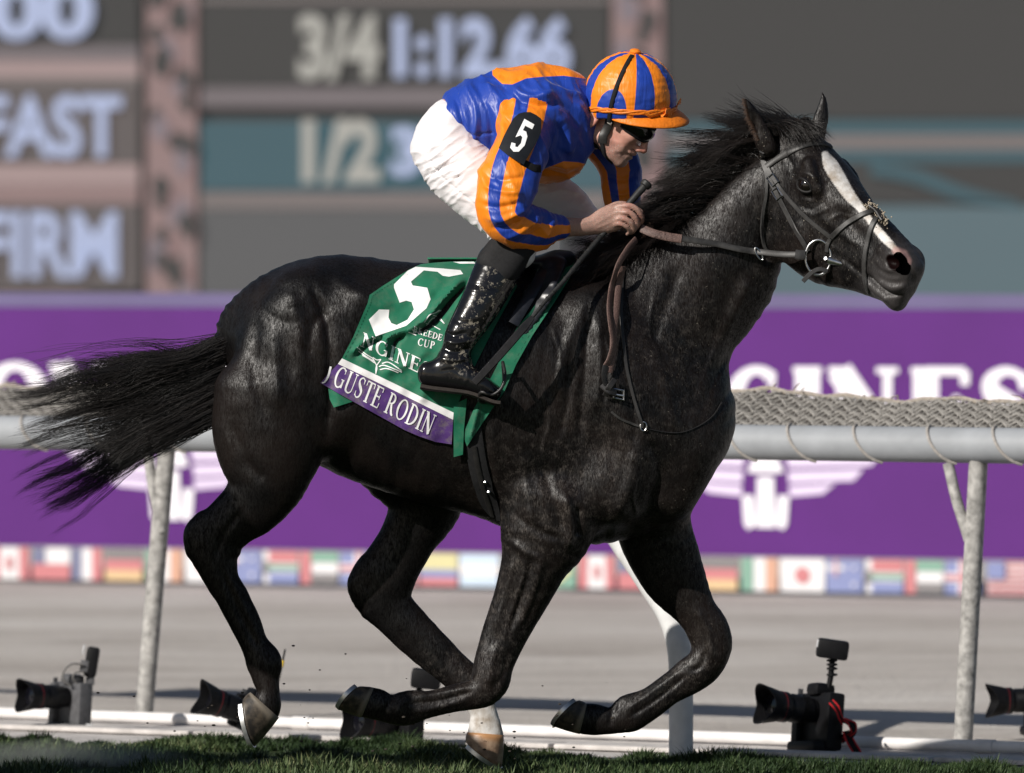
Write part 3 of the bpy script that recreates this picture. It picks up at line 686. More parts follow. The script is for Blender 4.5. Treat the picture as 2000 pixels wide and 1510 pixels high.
# each flag: base colour and pieces (x0, x1, y0, y1, colour), all in 0..1 from the upper left corner
FK = {'canadian': ('white', [(0, .25, 0, 1, 'red'), (.75, 1, 0, 1, 'red'), (.42, .58, .3, .7, 'red')]), 'chilean': ('white', [(0, 1, .5, 1, 'red'), (0, .33, 0, .5, 'navy')]),
      'french': ('white', [(0, .33, 0, 1, 'navy'), (.67, 1, 0, 1, 'red')]), 'german': ('red', [(0, 1, 0, .33, 'black'), (0, 1, .67, 1, 'gold')]), 'irish': ('white', [(0, .33, 0, 1, 'green'), (.67, 1, 0, 1, 'orange')]),
      'japanese': ('white', [('disc', .5, .5, .26, 'red')]), 'australian': ('blue', [(0, .5, .2, .32, 'white'), (.2, .3, 0, .5, 'white'), (.22, .28, 0, .5, 'red'), (.7, .78, .2, .3, 'white'), (.7, .78, .7, .8, 'white')]),
      'south_african': ('white', [(.15, 1, 0, .36, 'red'), (.15, 1, .66, 1, 'blue'), (0, 1, .42, .58, 'green'), (0, .12, .3, .7, 'black')]), 'emirati': ('white', [(.28, 1, 0, .33, 'green'), (.28, 1, .67, 1, 'black'), (0, .27, 0, 1, 'red')]),
      'british': ('blue', [(0, 1, .36, .64, 'white'), (.38, .62, 0, 1, 'white'), (0, 1, .43, .57, 'red'), (.45, .55, 0, 1, 'red')]), 'american': ('white', [(0, 1, k / 6.5, (k + .5) / 6.5, 'red') for k in range(0, 7)] + [(0, .42, 0, .52, 'blue')]),
      'colombian': ('yellow', [(0, 1, .5, .75, 'blue'), (0, 1, .75, 1, 'red')]), 'argentine': ('sky', [(0, 1, .33, .67, 'white')]), 'brazilian': ('green', [('diamond', .5, .5, .42, 'yellow'), ('disc', .5, .5, .18, 'blue')])}
FL = {'canadian': 'red and white maple leaf flag', 'chilean': 'white over red flag with navy corner', 'french': 'navy white and red tricolour flag', 'german': 'black red and gold flag', 'irish': 'green white and orange flag', 'japanese': 'white flag with red disc',
      'australian': 'blue flag with white stars', 'south_african': 'red green and blue flag with white bands', 'emirati': 'flag with red hoist and green white black bands', 'british': 'blue flag with red and white crosses', 'american': 'red and white striped flag with blue corner',
      'colombian': 'yellow blue and red flag', 'argentine': 'pale blue and white flag', 'brazilian': 'green flag with yellow diamond'}
seq = ['canadian', 'chilean', 'french', 'german', 'irish', 'japanese', 'australian', 'south_african', 'emirati', 'british', 'american', 'colombian', 'argentine', 'brazilian']
starts = [-20, 63, 140, 205, 285, 362, 440, 515, 587, 664, 742, 820, 898, 1050, 1130, 1207, 1288, 1368, 1448, 1524, 1614, 1692, 1768, 1846, 1928]
ends = [56, 136, 198, 278, 355, 436, 510, 582, 660, 738, 815, 893, 974, 1124, 1200, 1280, 1360, 1440, 1518, 1610, 1686, 1764, 1842, 1912, 2010]
ZF0, ZF1 = zrow(1000, 1146), zrow(1000, 1083)
for i, (x0, x1) in enumerate(zip(starts, ends)):
    kd = seq[i % 14]; bc, pcs = FK[kd]; fl = empty('flag', bp((x0 + x1) / 2, 1150)); fl.location.z = 0
    where = ['at the left edge of the photograph', 'left of the leaning rail post'][min(i // 1, 1)] if i < 3 else 'under the banner left of the horse' if x1 < 480 else 'between the horse\'s legs' if x1 < 1300 else 'under the banner right of the horse'
    tag(fl, FL[kd] + ' ' + where, 'flag', 'flags under the purple banner')
    if kd == 'japanese' and i < 14: fl['label'] = 'white flag with red disc behind the near hind hock'
    panel('flag_cloth', x0, x1, ZF0, ZF1, .02, FC[bc], fl, .004)
    for k, pc in enumerate(pcs):
        if pc[0] in ('disc', 'diamond'):
            _, cx, cy, r, c = pc; n = 16 if pc[0] == 'disc' else 4; g = Geo(); a_, b_ = bp(x0, 900, .026 + .002 * k), bp(x1, 900, .026 + .002 * k); H = ZF1 - ZF0; Wd = np.linalg.norm(b_ - a_); V = []
            for j in range(n):
                th = 2 * math.pi * j / n; q = a_ + (b_ - a_) * (cx + r * math.cos(th) * (H / Wd if pc[0] == 'disc' else 1)); q[2] = ZF1 - H * (cy - r * math.sin(th)); V.append(q)
            g.add(V, [tuple(range(n))]); g.build(pc[0], FC[c], fl, False)
        else:
            u0, u1, v0, v1, c = pc; panel('stripe', x0 + (x1 - x0) * u0, x0 + (x1 - x0) * u1, ZF1 - (ZF1 - ZF0) * v1, ZF1 - (ZF1 - ZF0) * v0, .024 + .002 * k, FC[c], fl, .002)
# ------------------------------------------------------------------ LED results board far behind
YB = 50.0
def led(name, c, e=1.0):
    t = NT('led_' + name); w = t.n('TexWave', wave_type='BANDS', bands_direction='Z'); w.inputs['Scale'].default_value = 8.0; t.t.links.new(t.coord(), w.inputs['Vector'])
    n = t.noise(.9, 3); col = t.mix(t.math('MULTIPLY', w.outputs['Fac'], .10), c, tuple(q * .7 for q in c)); col = t.mix(t.math('MULTIPLY', t.step(n, .5, .3), .16), col, tuple(q * .72 for q in c))
    t.set(Base_Color=(.035, .035, .036), Roughness=.7, Specular_IOR_Level=.2, Emission_Color=col, Emission_Strength=e); return t.m
LED = {k: led(k, v) for k, v in dict(dark=(.023, .0225, .0215), grey=(.082, .082, .084), teal=(.026, .085, .108), teal_pale=(.078, .130, .150), tan=(.175, .145, .138), pink=(.27, .175, .168), blush=(.36, .255, .245), brown=(.098, .080, .077), ice=(.43, .49, .70), cream=(.40, .385, .345), mauve=(.20, .16, .18),
     smoke=(.155, .128, .134)).items()}
board = empty('results_board', (0, YB, 0))
def led_rect(name, x0, x1, y0, y1, c, d=0.0):
    g = Geo(); y = YB - d; a = P(x0, y1, y); b = P(x1, y0, y); g.box(((a[0] + b[0]) / 2, y + .02, (a[2] + b[2]) / 2), (b[0] - a[0], .04, b[2] - a[2])); return g.build(name, LED[c], board, False)
led_rect('board_frame', -2200, 4200, -700, 640, 'dark', -.05)
for (n_, x0, x1, y0, y1, c) in [('panel', -2200, 272, -300, 86, 'dark'), ('divider', -2200, 272, 88, 118, 'smoke'), ('divider', -2200, 272, 119, 150, 'blush'), ('divider', -2200, 272, 151, 166, 'tan'), ('panel', -2200, 272, 168, 318, 'brown'), ('divider', -2200, 272, 320, 362, 'blush'), ('divider', -2200, 272, 363, 398, 'pink'), ('panel', -2200, 272, 400, 566, 'brown'),
        ('column', 286, 384, -300, 590, 'pink'), ('divider', 392, 1188, -6, 5, 'tan'), ('panel', 392, 1188, 8, 168, 'dark'), ('divider', 392, 1188, 170, 210, 'smoke'), ('panel', 392, 1188, 236, 372, 'teal'), ('divider', 392, 1188, 375, 408, 'tan'), ('panel', 392, 1188, 410, 590, 'grey'),
        ('column', 1196, 1294, -300, 590, 'pink'), ('panel', 1302, 4200, -300, 232, 'dark'), ('panel', 1302, 4200, 236, 261, 'teal'), ('divider', 1302, 4200, 263, 292, 'tan'), ('panel', 1302, 4200, 294, 317, 'teal'), ('panel', 1302, 4200, 319, 398, 'dark'), ('panel', 1302, 4200, 402, 590, 'teal_pale'), ('red_line', -600, 170, 572, 580, 'pink')]:
    led_rect(n_, x0, x1, y0, y1, c, .02)
rng2 = np.random.default_rng(3)
for col in (286, 1196):      # dark camouflage patches on the pink columns
    for k in range(26):
        cy = -60 + 26 * k + rng2.uniform(-12, 12); cx = col + 49 + rng2.uniform(-34, 34); g = Geo(); V = []; r = rng2.uniform(15, 30)
        for j in range(12): th = 2 * math.pi * j / 12; rr = r * rng2.uniform(.7, 1.25); V.append(P(min(max(cx + rr * math.cos(th) * .8, col + 2), col + 96), cy + rr * math.sin(th) * 1.15, YB - .07 - .002 * k))
        g.add(V, [tuple(range(12))]); g.build('patch', LED['dark' if k % 3 else 'mauve'], board, False)
def led_text(txt, x0, x1, y0, y1, c, bold=.045):
    V, F = block_text(txt, bold); g = Geo(); g.add([P(x0 + (x1 - x0) * u, y1 + (y0 - y1) * v, YB - .08) for u, v in V], F); g.build('lettering', LED[c], board, False)
led_text(':00', -60, 184, -40, 78, 'ice'); led_text('FAST', -38, 238, 186, 308, 'ice', .03); led_text('FIRM', -38, 230, 414, 542, 'ice', .03)
led_text('3/4', 582, 742, 28, 156, 'cream'); led_text('1:12.66', 770, 1114, 32, 152, 'ice'); led_text('1/2', 590, 742, 232, 358, 'cream'); led_text('3', 764, 822, 248, 344, 'ice')
g = Geo(); V, F = ribbon([(1700, 330), (1790, 345), (1880, 378), (1990, 398)], [22, 26, 24, 8], 6); g.add([P(q[0], q[1], YB - .06) for q in V], F); g.build('swoosh', LED['teal'], board, False)
tag(board, 'large grey LED results board showing 1:12.66, FAST and FIRM', 'scoreboard')

# ------------------------------------------------------------------ far hills, hidden behind the board from here
def make_hill():
    t = NT('hazy_hillside'); t.set(Base_Color=t.ramp(t.noise(.02, 6, .65), [(.35, (.10, .115, .10)), (.65, (.19, .18, .15))]), Roughness=.95, Specular_IOR_Level=.05); return t.m
xs = np.linspace(-600, 600, 90); V = []
for x in xs:
    h = 46 + 26 * vnoise(np.array([[x * .006, 0., 0.]]), 81)[0] + 9 * vnoise(np.array([[x * .03, 0., 0.]]), 82)[0]
    for f, hh in ((0, -1), (60, .35), (130, .75), (200, 1.0), (320, .6)): V.append((x, 420 + f, -1 if hh < 0 else h * hh + 5 * vnoise(np.array([[x * .02, f * .03, 2.]]), 83)[0]))
tag(mesh_obj('hills', V, [(i * 5 + j, (i + 1) * 5 + j, (i + 1) * 5 + j + 1, i * 5 + j + 1) for i in range(89) for j in range(4)], make_hill()), 'low brown green hills on the horizon', None, None, 'structure')
# ------------------------------------------------------------------ the horse
def build_horse_field(h=.0056):
    F = Field((-1.08, -.36, .0), (1.36, .34, 2.20), h)
    trunk = [pr(520, 650, 530, 860, 0, .05), pr(536, 578, 545, 888, 0, .125), pr(560, 540, 562, 895, 0, .19), pr(595, 514, 592, 900, 0, .235), pr(660, 497, 655, 905, 0, .25),
             pr(765, 508, 745, 950, 0, .245), pr(870, 516, 850, 985, 0, .262), pr(980, 522, 960, 1013, 0, .262), pr(1080, 528, 1060, 1046, 0, .24),
             pr(1160, 545, 1165, 1070, 0, .21), pr(1250, 600, 1265, 1060, 0, .185), pr(1325, 680, 1335, 1010, 0, .165), pr(1376, 800, 1376, 940, 0, .13)]
    F.chain(trunk, 0, sub=4, p=2.2, cap=.65)
    neck = [pr(1120, 640, 1345, 805, 0, .142), pr(1150, 572, 1378, 736, 0, .136), pr(1190, 514, 1432, 680, 0, .128), pr(1240, 488, 1472, 640, 0, .118), pr(1305, 454, 1506, 588, -.005, .104),
            pr(1372, 398, 1524, 504, -.012, .092), pr(1430, 342, 1550, 440, -.022, .084), pr(1488, 299, 1578, 392, -.03, .076), pr(1528, 266, 1600, 345, -.03, .068)]
    F.chain(neck, .07, sub=4, p=2.1)
    for sgn in (-1, 1):      # shoulder, point of shoulder, pectorals, haunch
        F.chain([nd(1150, 620, sgn * .10, .12, .10, (1, 0, .35)), nd(1200, 760, sgn * .135, .135, .095, (1, 0, .3)), nd(1235, 880, sgn * .135, .12, .085, (1, 0, .2)), nd(1180, 960, sgn * .14, .12, .085, (1, 0, 0))], .05)
        F.chain([nd(1290, 800, sgn * .08, .08, .08), nd(1345, 880, sgn * .085, .088, .075), nd(1310, 970, sgn * .075, .08, .07)], .05)
        F.chain([nd(600, 590, sgn * .13, .10, .09), nd(556, 690, sgn * .15, .145, .10, (1, 0, 0)), nd(540, 790, sgn * .15, .16, .105, (1, 0, 0))], .06)
        F.blob(P(700, 600, sgn * .17), None, (.07, .05, .05), .06)
        F.chain([nd(655, 800, sgn * .17, .06, .05), nd(640, 850, sgn * .15, .05, .045)], .06)
    # near hind leg
    ny = -.155
    F.chain([pr(418, 770, 655, 770, ny, .115), pr(413, 840, 645, 835, ny, .108), pr(424, 892, 628, 890, ny - .005, .095), pr(444, 940, 596, 945, ny - .005, .078),
             pr(432, 972, 556, 997, ny, .062), pr(405, 1003, 512, 1024, ny, .052), pr(378, 1030, 478, 1058, ny, .046), pr(366, 1066, 470, 1080, ny, .044),
             pr(382, 1102, 465, 1100, ny, .040), pr(402, 1142, 467, 1128, ny, .034), pr(425, 1178, 485, 1160, ny, .029), pr(448, 1222, 508, 1208, ny, .027),
             pr(469, 1262, 524, 1252, ny, .028), pr(480, 1298, 551, 1290, ny, .034), pr(491, 1326, 547, 1320, ny, .031), pr(502, 1348, 547, 1350, ny, .030), pr(497, 1366, 549, 1382, ny, .033), pr(502, 1382, 546, 1397, ny, .031)], .03, sub=5)
    F.chain([nd(400, 1018, ny, .030, .022), nd(381, 1042, ny, .034, .024), nd(385, 1072, ny, .032, .024)], .02)
    # far hind leg
    fy = .15
    F.chain([pr(640, 800, 905, 820, fy, .11), pr(690, 880, 925, 900, fy, .105), pr(748, 945, 915, 965, fy, .09), pr(757, 985, 890, 1018, fy, .07), pr(743, 1035, 852, 1062, fy, .055),
             pr(716, 1088, 826, 1102, fy, .048), pr(692, 1128, 810, 1132, fy, .046), pr(690, 1166, 804, 1160, fy, .042), pr(722, 1204, 812, 1182, fy, .035),
             pr(756, 1232, 842, 1222, fy, .03), pr(800, 1272, 880, 1262, fy, .028), pr(842, 1306, 912, 1294, fy, .029), pr(880, 1345, 948, 1325, fy, .034),
             pr(905, 1375, 962, 1360, fy, .031), pr(918, 1395, 970, 1388, fy, .028), pr(916, 1415, 977, 1410, fy, .031), pr(912, 1434, 984, 1434, fy, .036)], .03, sub=3)
    F.chain([nd(722, 1108, fy, .030, .022), nd(702, 1138, fy, .036, .024), nd(708, 1162, fy, .032, .024)], .02)
    # near foreleg
    ny = -.14
    F.chain([pr(985, 960, 1180, 1000, ny, .10), pr(976, 1030, 1150, 1065, ny - .005, .085), pr(980, 1080, 1110, 1115, ny - .005, .070), pr(968, 1145, 1078, 1162, ny, .056),
             pr(953, 1200, 1050, 1205, ny, .046), pr(936, 1252, 1023, 1254, ny, .040), pr(926, 1296, 1004, 1294, ny, .040), pr(920, 1324, 996, 1332, ny, .041), pr(914, 1340, 978, 1357, ny, .038),
             pr(900, 1336, 938, 1380, ny, .031), pr(868, 1342, 890, 1390, ny, .026), pr(832, 1350, 850, 1400, ny, .025), pr(804, 1348, 816, 1412, ny, .029), pr(780, 1353, 788, 1418, ny, .032),
             pr(758, 1360, 766, 1413, ny, .029), pr(738, 1346, 737, 1407, ny, .031), pr(722, 1342, 712, 1402, ny, .034)], .03, sub=3)
    # far foreleg
    fy = .13
    F.chain([pr(1190, 960, 1345, 960, fy, .10), pr(1205, 1040, 1352, 1030, fy, .085), pr(1232, 1100, 1368, 1085, fy, .066), pr(1268, 1148, 1384, 1140, fy, .052), pr(1318, 1200, 1400, 1188, fy, .043),
             pr(1338, 1230, 1422, 1222, fy, .042), pr(1350, 1262, 1430, 1262, fy, .042), pr(1340, 1290, 1412, 1306, fy, .040), pr(1314, 1308, 1382, 1332, fy, .034),
             pr(1284, 1328, 1330, 1366, fy, .027), pr(1250, 1350, 1290, 1398, fy, .026), pr(1208, 1362, 1248, 1426, fy, .030), pr(1188, 1382, 1206, 1432, fy, .029), pr(1162, 1374, 1164, 1436, fy, .031), pr(1146, 1374, 1134, 1434, fy, .034)], .03, sub=3)
    # head, in its own frame: s along the face, d towards the forehead, w sideways (positive = far side)
    a = np.array([.566, -.475, -.673]); wv = np.array([.643, .766, 0.]); dv = np.array([.5155, -.4327, .739]); O = P(1570, 251, -.045)
    hp = lambda s_, d_, w_=0.0: O + a * (s_ * 1.06) + dv * d_ + wv * w_
    def hn(s_, top, D, hw, w_=0.0): return np.concatenate([hp(s_, top - D / 2, w_), dv, [D * .5225, hw]])
    F.chain([hn(-.03, -.01, .16, .064), hn(.03, 0, .21, .082), hn(.09, .004, .25, .096), hn(.15, .006, .285, .104), hn(.21, .004, .315, .098), hn(.28, .0, .325, .083), hn(.34, -.001, .285, .070),
             hn(.40, .001, .247, .062), hn(.46, .003, .217, .057), hn(.52, .003, .177, .056), hn(.567, -.008, .137, .050)], .025, sub=3, p=2.9, pad=.035)
    ax = np.stack([a, dv, wv])
    for sg in (-1, 1):
        F.blob(hp(.175, -.062, sg * .096), ax, (.044, .036, .024), .018)                   # orbit
        F.chain([np.concatenate([hp(.13, -.026, sg * .084), dv, [.02, .018]]), np.concatenate([hp(.175, -.034, sg * .104), dv, [.016, .014]]), np.concatenate([hp(.215, -.055, sg * .099), dv, [.013, .012]])], .012)
        F.blob(hp(.22, -.205, sg * .064), ax, (.10, .10, .030), .03)                     # cheek
        F.chain([np.concatenate([hp(.25, -.095, sg * .078), dv, [.014, .012]]), np.concatenate([hp(.31, -.090, sg * .066), dv, [.012, .010]]), np.concatenate([hp(.37, -.085, sg * .052), dv, [.010, .008]])], .015)
        F.blob(hp(.535, -.040, sg * .049), ax, (.050, .040, .024), .014)                   # flared nostril
        F.blob(hp(.565, -.075, sg * .020), ax, (.028, .034, .028), .018)
        F.blob(hp(.222, -.088, sg * .121), ax, (.026, .012, .018), .010, 'cut')            # below the eye
        F.blob(hp(.40, -.060, sg * .072), ax, (.07, .020, .014), .02, 'cut')
        F.blob(hp(.09, -.05, sg * .112), ax, (.03, .022, .018), .016, 'cut')               # above the eye
        F.blob(hp(.178, -.070, sg * .128), ax, (.033, .022, .022), .007, 'cut')            # eye opening
    F.chain([np.concatenate([hp(.30, -.285), dv, [.035, .042]]), np.concatenate([hp(.39, -.242), dv, [.026, .034]]), np.concatenate([hp(.47, -.198), dv, [.022, .030]]), np.concatenate([hp(.55, -.162), dv, [.026, .034]]), np.concatenate([hp(.60, -.142), dv, [.026, .032]])], .02)
    F.blob(hp(.585, -.105), ax, (.034, .034, .044), .02)                                   # upper lip
    F.blob(hp(.595, -.160), ax, (.030, .022, .030), .018)                                  # chin
    # ears
    F.chain([nd(1500, 292, -.10, .030, .022, (1, 0, 0)), nd(1487, 262, -.108, .030, .016, (1, 0, .2)), nd(1474, 230, -.112, .022, .012, (1, 0, .3)), nd(1462, 205, -.115, .011, .008, (1, 0, .3)), nd(1455, 191, -.115, .003, .003, (1, 0, .3))], .014, pad=.03)
    F.blob(P(1474, 250, -.135), None, (.012, .022, .045), .008, 'cut')
    F.chain([nd(1592, 276, .030, .028, .020, (1, 0, 0)), nd(1598, 250, .035, .026, .016, (1, 0, 0)), nd(1605, 222, .04, .0215, .012, (1, 0, 0)), nd(1608, 198, .042, .012, .008, (1, 0, 0)), nd(1606, 180, .042, .003, .003, (1, 0, 0))], .014, pad=.03)
    # nostrils
    for sg in (-1, 1):
        F.blob(hp(.548, -.038, sg * .074), np.stack([a * .92 + dv * .39, dv * .92 - a * .39, wv]), (.030, .019, .024), .006, 'cut')
    return F, hp, (a, dv, wv), (trunk, neck)
FH, hp, HAX, _hc = build_horse_field()
HV, HF = FH.mesh(9); HN = normals(HV, HF)
del FH
# relief: muscles, tendons, veins and skin folds seen on the lit side
HS = [([(560, 560), (585, 640), (590, 760)], 16, .006), ([(610, 560), (640, 640), (645, 760), (640, 850)], 9, -.008), ([(500, 620), (495, 720), (520, 820)], 14, -.006),
      ([(530, 640), (540, 720), (545, 800)], 14, .005), ([(650, 540), (690, 570), (735, 590)], 14, .006), ([(640, 600), (610, 640), (600, 700)], 10, -.005), ([(450, 820), (480, 900), (520, 940)], 12, -.005),
      ([(470, 1000), (440, 1040), (420, 1090)], 7, -.004), ([(430, 1110), (470, 1200), (500, 1260)], 7, -.004), ([(445, 1120), (482, 1195), (512, 1255)], 6, .003),
      ([(700, 640), (690, 720), (665, 800)], 12, -.006), ([(960, 830), (965, 900), (985, 980)], 12, .004),
      ([(1150, 590), (1145, 680), (1140, 760), (1130, 860)], 8, -.006), ([(1170, 620), (1172, 720), (1165, 800)], 9, .005), ([(1130, 620), (1100, 700), (1090, 780)], 12, .005), ([(1115, 700), (1110, 780), (1095, 850)], 7, -.004),
      ([(1215, 700), (1235, 790), (1240, 870)], 10, -.005), ([(1260, 660), (1300, 760), (1320, 850)], 14, .006), ([(1240, 880), (1230, 950), (1200, 1010)], 14, .007), ([(1270, 860), (1290, 920), (1270, 990)], 12, -.007),
      ([(1060, 900), (1080, 980), (1100, 1040)], 10, -.006), ([(1020, 880), (1030, 960), (1040, 1030)], 13, .006), ([(1105, 960), (1115, 1030), (1108, 1070)], 9, .008), ([(1130, 990), (1128, 1050)], 7, -.008),
      ([(1010, 1010), (1060, 1040), (1090, 1050)], 7, -.004), ([(1000, 1060), (1030, 1080), (1055, 1090)], 7, .004),
      ([(1040, 1090), (1020, 1160), (990, 1240)], 6, -.005), ([(1060, 1090), (1040, 1160), (1010, 1230)], 7, .005), ([(1005, 1090), (985, 1160), (965, 1230)], 8, .004), ([(1020, 1130), (1000, 1200), (985, 1250)], 3, .003),
      ([(970, 1260), (960, 1300), (955, 1340)], 8, .004), ([(990, 1270), (985, 1310), (965, 1345)], 6, -.003),
      ([(920, 1352), (860, 1368), (800, 1375)], 4, -.004), ([(920, 1342), (860, 1354), (810, 1362)], 5, .003), ([(910, 1368), (850, 1384), (810, 1390)], 5, .003), ([(800, 1362), (780, 1380), (775, 1400)], 8, .004), ([(765, 1365), (752, 1390), (750, 1405)], 5, -.004),
      ([(1360, 1190), (1385, 1240), (1390, 1290)], 7, .004), ([(1380, 1270), (1370, 1300), (1350, 1310)], 5, -.004), ([(1340, 1320), (1280, 1368), (1230, 1400)], 4, -.004), ([(1330, 1310), (1270, 1355), (1225, 1385)], 5, .003), ([(1205, 1372), (1195, 1395), (1190, 1420)], 5, -.004),
      ([(1330, 520), (1300, 600), (1270, 680)], 14, -.005), ([(1400, 480), (1370, 570), (1340, 660)], 22, .003), ([(1470, 540), (1430, 620), (1390, 720)], 12, .004), ([(1450, 520), (1405, 620), (1360, 720)], 14, -.003), ([(1500, 420), (1492, 470), (1500, 520)], 9, -.007),
      ([(1560, 388), (1585, 392), (1605, 380)], 3.5, .0020), ([(1552, 400), (1585, 408), (1612, 392)], 3.5, -.0016), ([(1560, 410), (1590, 420), (1620, 405)], 4, .0016), ([(1545, 335), (1575, 338), (1600, 352)], 5, .0030), ([(1530, 300), (1545, 320), (1550, 350)], 5, -.003),
      ([(1600, 420), (1640, 455), (1680, 480)], 7, .003), ([(1560, 430), (1570, 480), (1560, 520)], 10, .004), ([(1692, 536), (1706, 550), (1722, 564), (1742, 576), (1760, 578)], 3.4, -.011), ([(1692, 552), (1712, 572), (1738, 590)], 6, .006), ([(1715, 548), (1742, 562), (1772, 558)], 7, .006), ([(1770, 520), (1782, 535), (1784, 552)], 5, -.005), ([(1715, 530), (1735, 543), (1762, 545)], 5, .003), ([(1640, 500), (1665, 520), (1690, 540)], 5, -.003),
      ([(1715, 495), (1725, 480), (1750, 478)], 4, .004), ([(1712, 505), (1722, 522), (1745, 530)], 4, .003)]
HS += [([(1060, 760), (1075, 820), (1060, 880), (1070, 930)], 3.2, .0022), ([(1180, 640), (1195, 720), (1185, 800), (1200, 860)], 3.2, .0022), ([(1080, 640), (1095, 700), (1085, 760)], 3.2, .002), ([(900, 900), (930, 930), (960, 960)], 3.2, .0022), ([(860, 900), (880, 940), (930, 975)], 3.2, .002), ([(1250, 900), (1235, 960), (1245, 1010)], 3.4, .0022), ([(1030, 1110), (1018, 1150), (1024, 1190)], 3, .002), ([(1620, 430), (1640, 420), (1665, 425)], 3, .0016), ([(1585, 440), (1600, 470), (1640, 490)], 3, .0016), ([(660, 620), (690, 660), (680, 720)], 3.2, .002), ([(560, 600), (600, 590), (640, 610)], 3.4, .002), ([(1280, 560), (1270, 640), (1290, 700)], 3.4, .0018)]
HS = [(p_, r_, h_ * 1.35) for p_, r_, h_ in HS]
HV = carve(HV, HN, HS)
n1 = vnoise(HV * 11, 3) * .0022 + vnoise(HV * 26, 5) * .0011
HV = HV + HN * n1[:, None]; HN = normals(HV, HF)
Q = to_px(HV); face_near = -HN[:, 1]
# markings that belong to the horse
hs = (HV - hp(0, 0, 0)) @ np.stack(HAX, 1)          # s, d, w in head axes
inhead = (hs[:, 0] > -.06) & (hs[:, 1] > -.40) & (Q[:, 0] > 1470) & (Q[:, 1] < 640)
bl = catmull([(1612, 302, 7), (1622, 322, 14), (1639, 350, 14), (1658, 380, 11.5), (1678, 403, 8), (1695, 425, 6.5), (1711, 446, 7), (1727, 465, 8), (1744, 482, 6), (1754, 492, 4)], 5)
d_, s_ = poly_dist(Q, bl[:, :2]); wid = np.interp(s_, np.linspace(0, 1, len(bl)), bl[:, 2])
front = hs[:, 1] > -.10
white = np.where(inhead & front, np.clip((wid - d_) / 9.0, -1, 1), -1.0)
sock = np.where((HV[:, 1] > .08) & (Q[:, 1] > 1340) & (Q[:, 0] < 1010) & (Q[:, 0] > 860), np.clip((Q[:, 1] - 1376) / 8, -1, 1), -1.0)
white = np.maximum(white, sock)
nost = np.linalg.norm((Q - np.array([1741, 504])) / np.array([30, 20]), axis=1)
NQ = to_px(hp(.548, -.038, -.066)); pink = np.where(inhead & (hs[:, 0] > .44) & (hs[:, 2] < .03), np.clip((7 - poly_dist(Q, NQ + np.array([(5, -24), (20, -18), (28, -4), (24, 10)]))[0]) / 8, -1, 1), -1.0)
NC = hp(.548, -.038, -.060); hole = np.clip((.026 - np.linalg.norm((HV - NC) @ np.stack([HAX[0] * .8, HAX[1] * 1.2, HAX[2] * .9], 1), axis=1)) * 90, -1, 1)
NR = to_px(NC)
muz = np.where(inhead, np.clip((hs[:, 0] - .49) / .08, 0, 1), 0.0)
dust = .9 * np.exp(-(np.linalg.norm((Q - np.array([1000, 1210])) / np.array([80, 170]), axis=1)) ** 2) + .8 * np.exp(-(np.linalg.norm((Q - np.array([1330, 1310])) / np.array([120, 110]), axis=1)) ** 2) + np.exp(-(np.linalg.norm((Q - np.array([1120, 960])) / np.array([190, 170]), axis=1)) ** 2) + .7 * np.exp(-(np.linalg.norm((Q - np.array([1330, 640])) / np.array([130, 150]), axis=1)) ** 2) + .8 * np.exp(-(np.linalg.norm((Q - np.array([880, 1340])) / np.array([180, 70]), axis=1)) ** 2) + .35 * inhead
fleck = np.where(inhead, 1.0, np.clip((Q[:, 0] - 1150) / 200, 0, .6))
horse = mesh_obj('racehorse', HV, HF, MAT['coat'], attrs=dict(white=white, pink=pink, hole=hole, muzzle=muz, dust=dust, fleck=fleck))
tag(horse, 'black galloping racehorse with white blaze carrying the crouching jockey', 'horse')
HB = BVHTree.FromPolygons([Vector(v) for v in HV.tolist()], HF.tolist())
def horse_hit(px, py, y0=-.8, near=True):
    """Nearest point of the horse's near side at a photo pixel, with its normal."""
    a = Vector(P(px, py, y0)); d = (a - Vector((0, -DIST, EYE))).normalized()
    h = HB.ray_cast(a, d)
    if h[0] is None and near:                       # just off the outline: nearest point instead
        h = HB.find_nearest(Vector(P(px, py, -.1)))
    return (np.array(h[0]), np.array(h[1])) if h[0] is not None else (None, None)
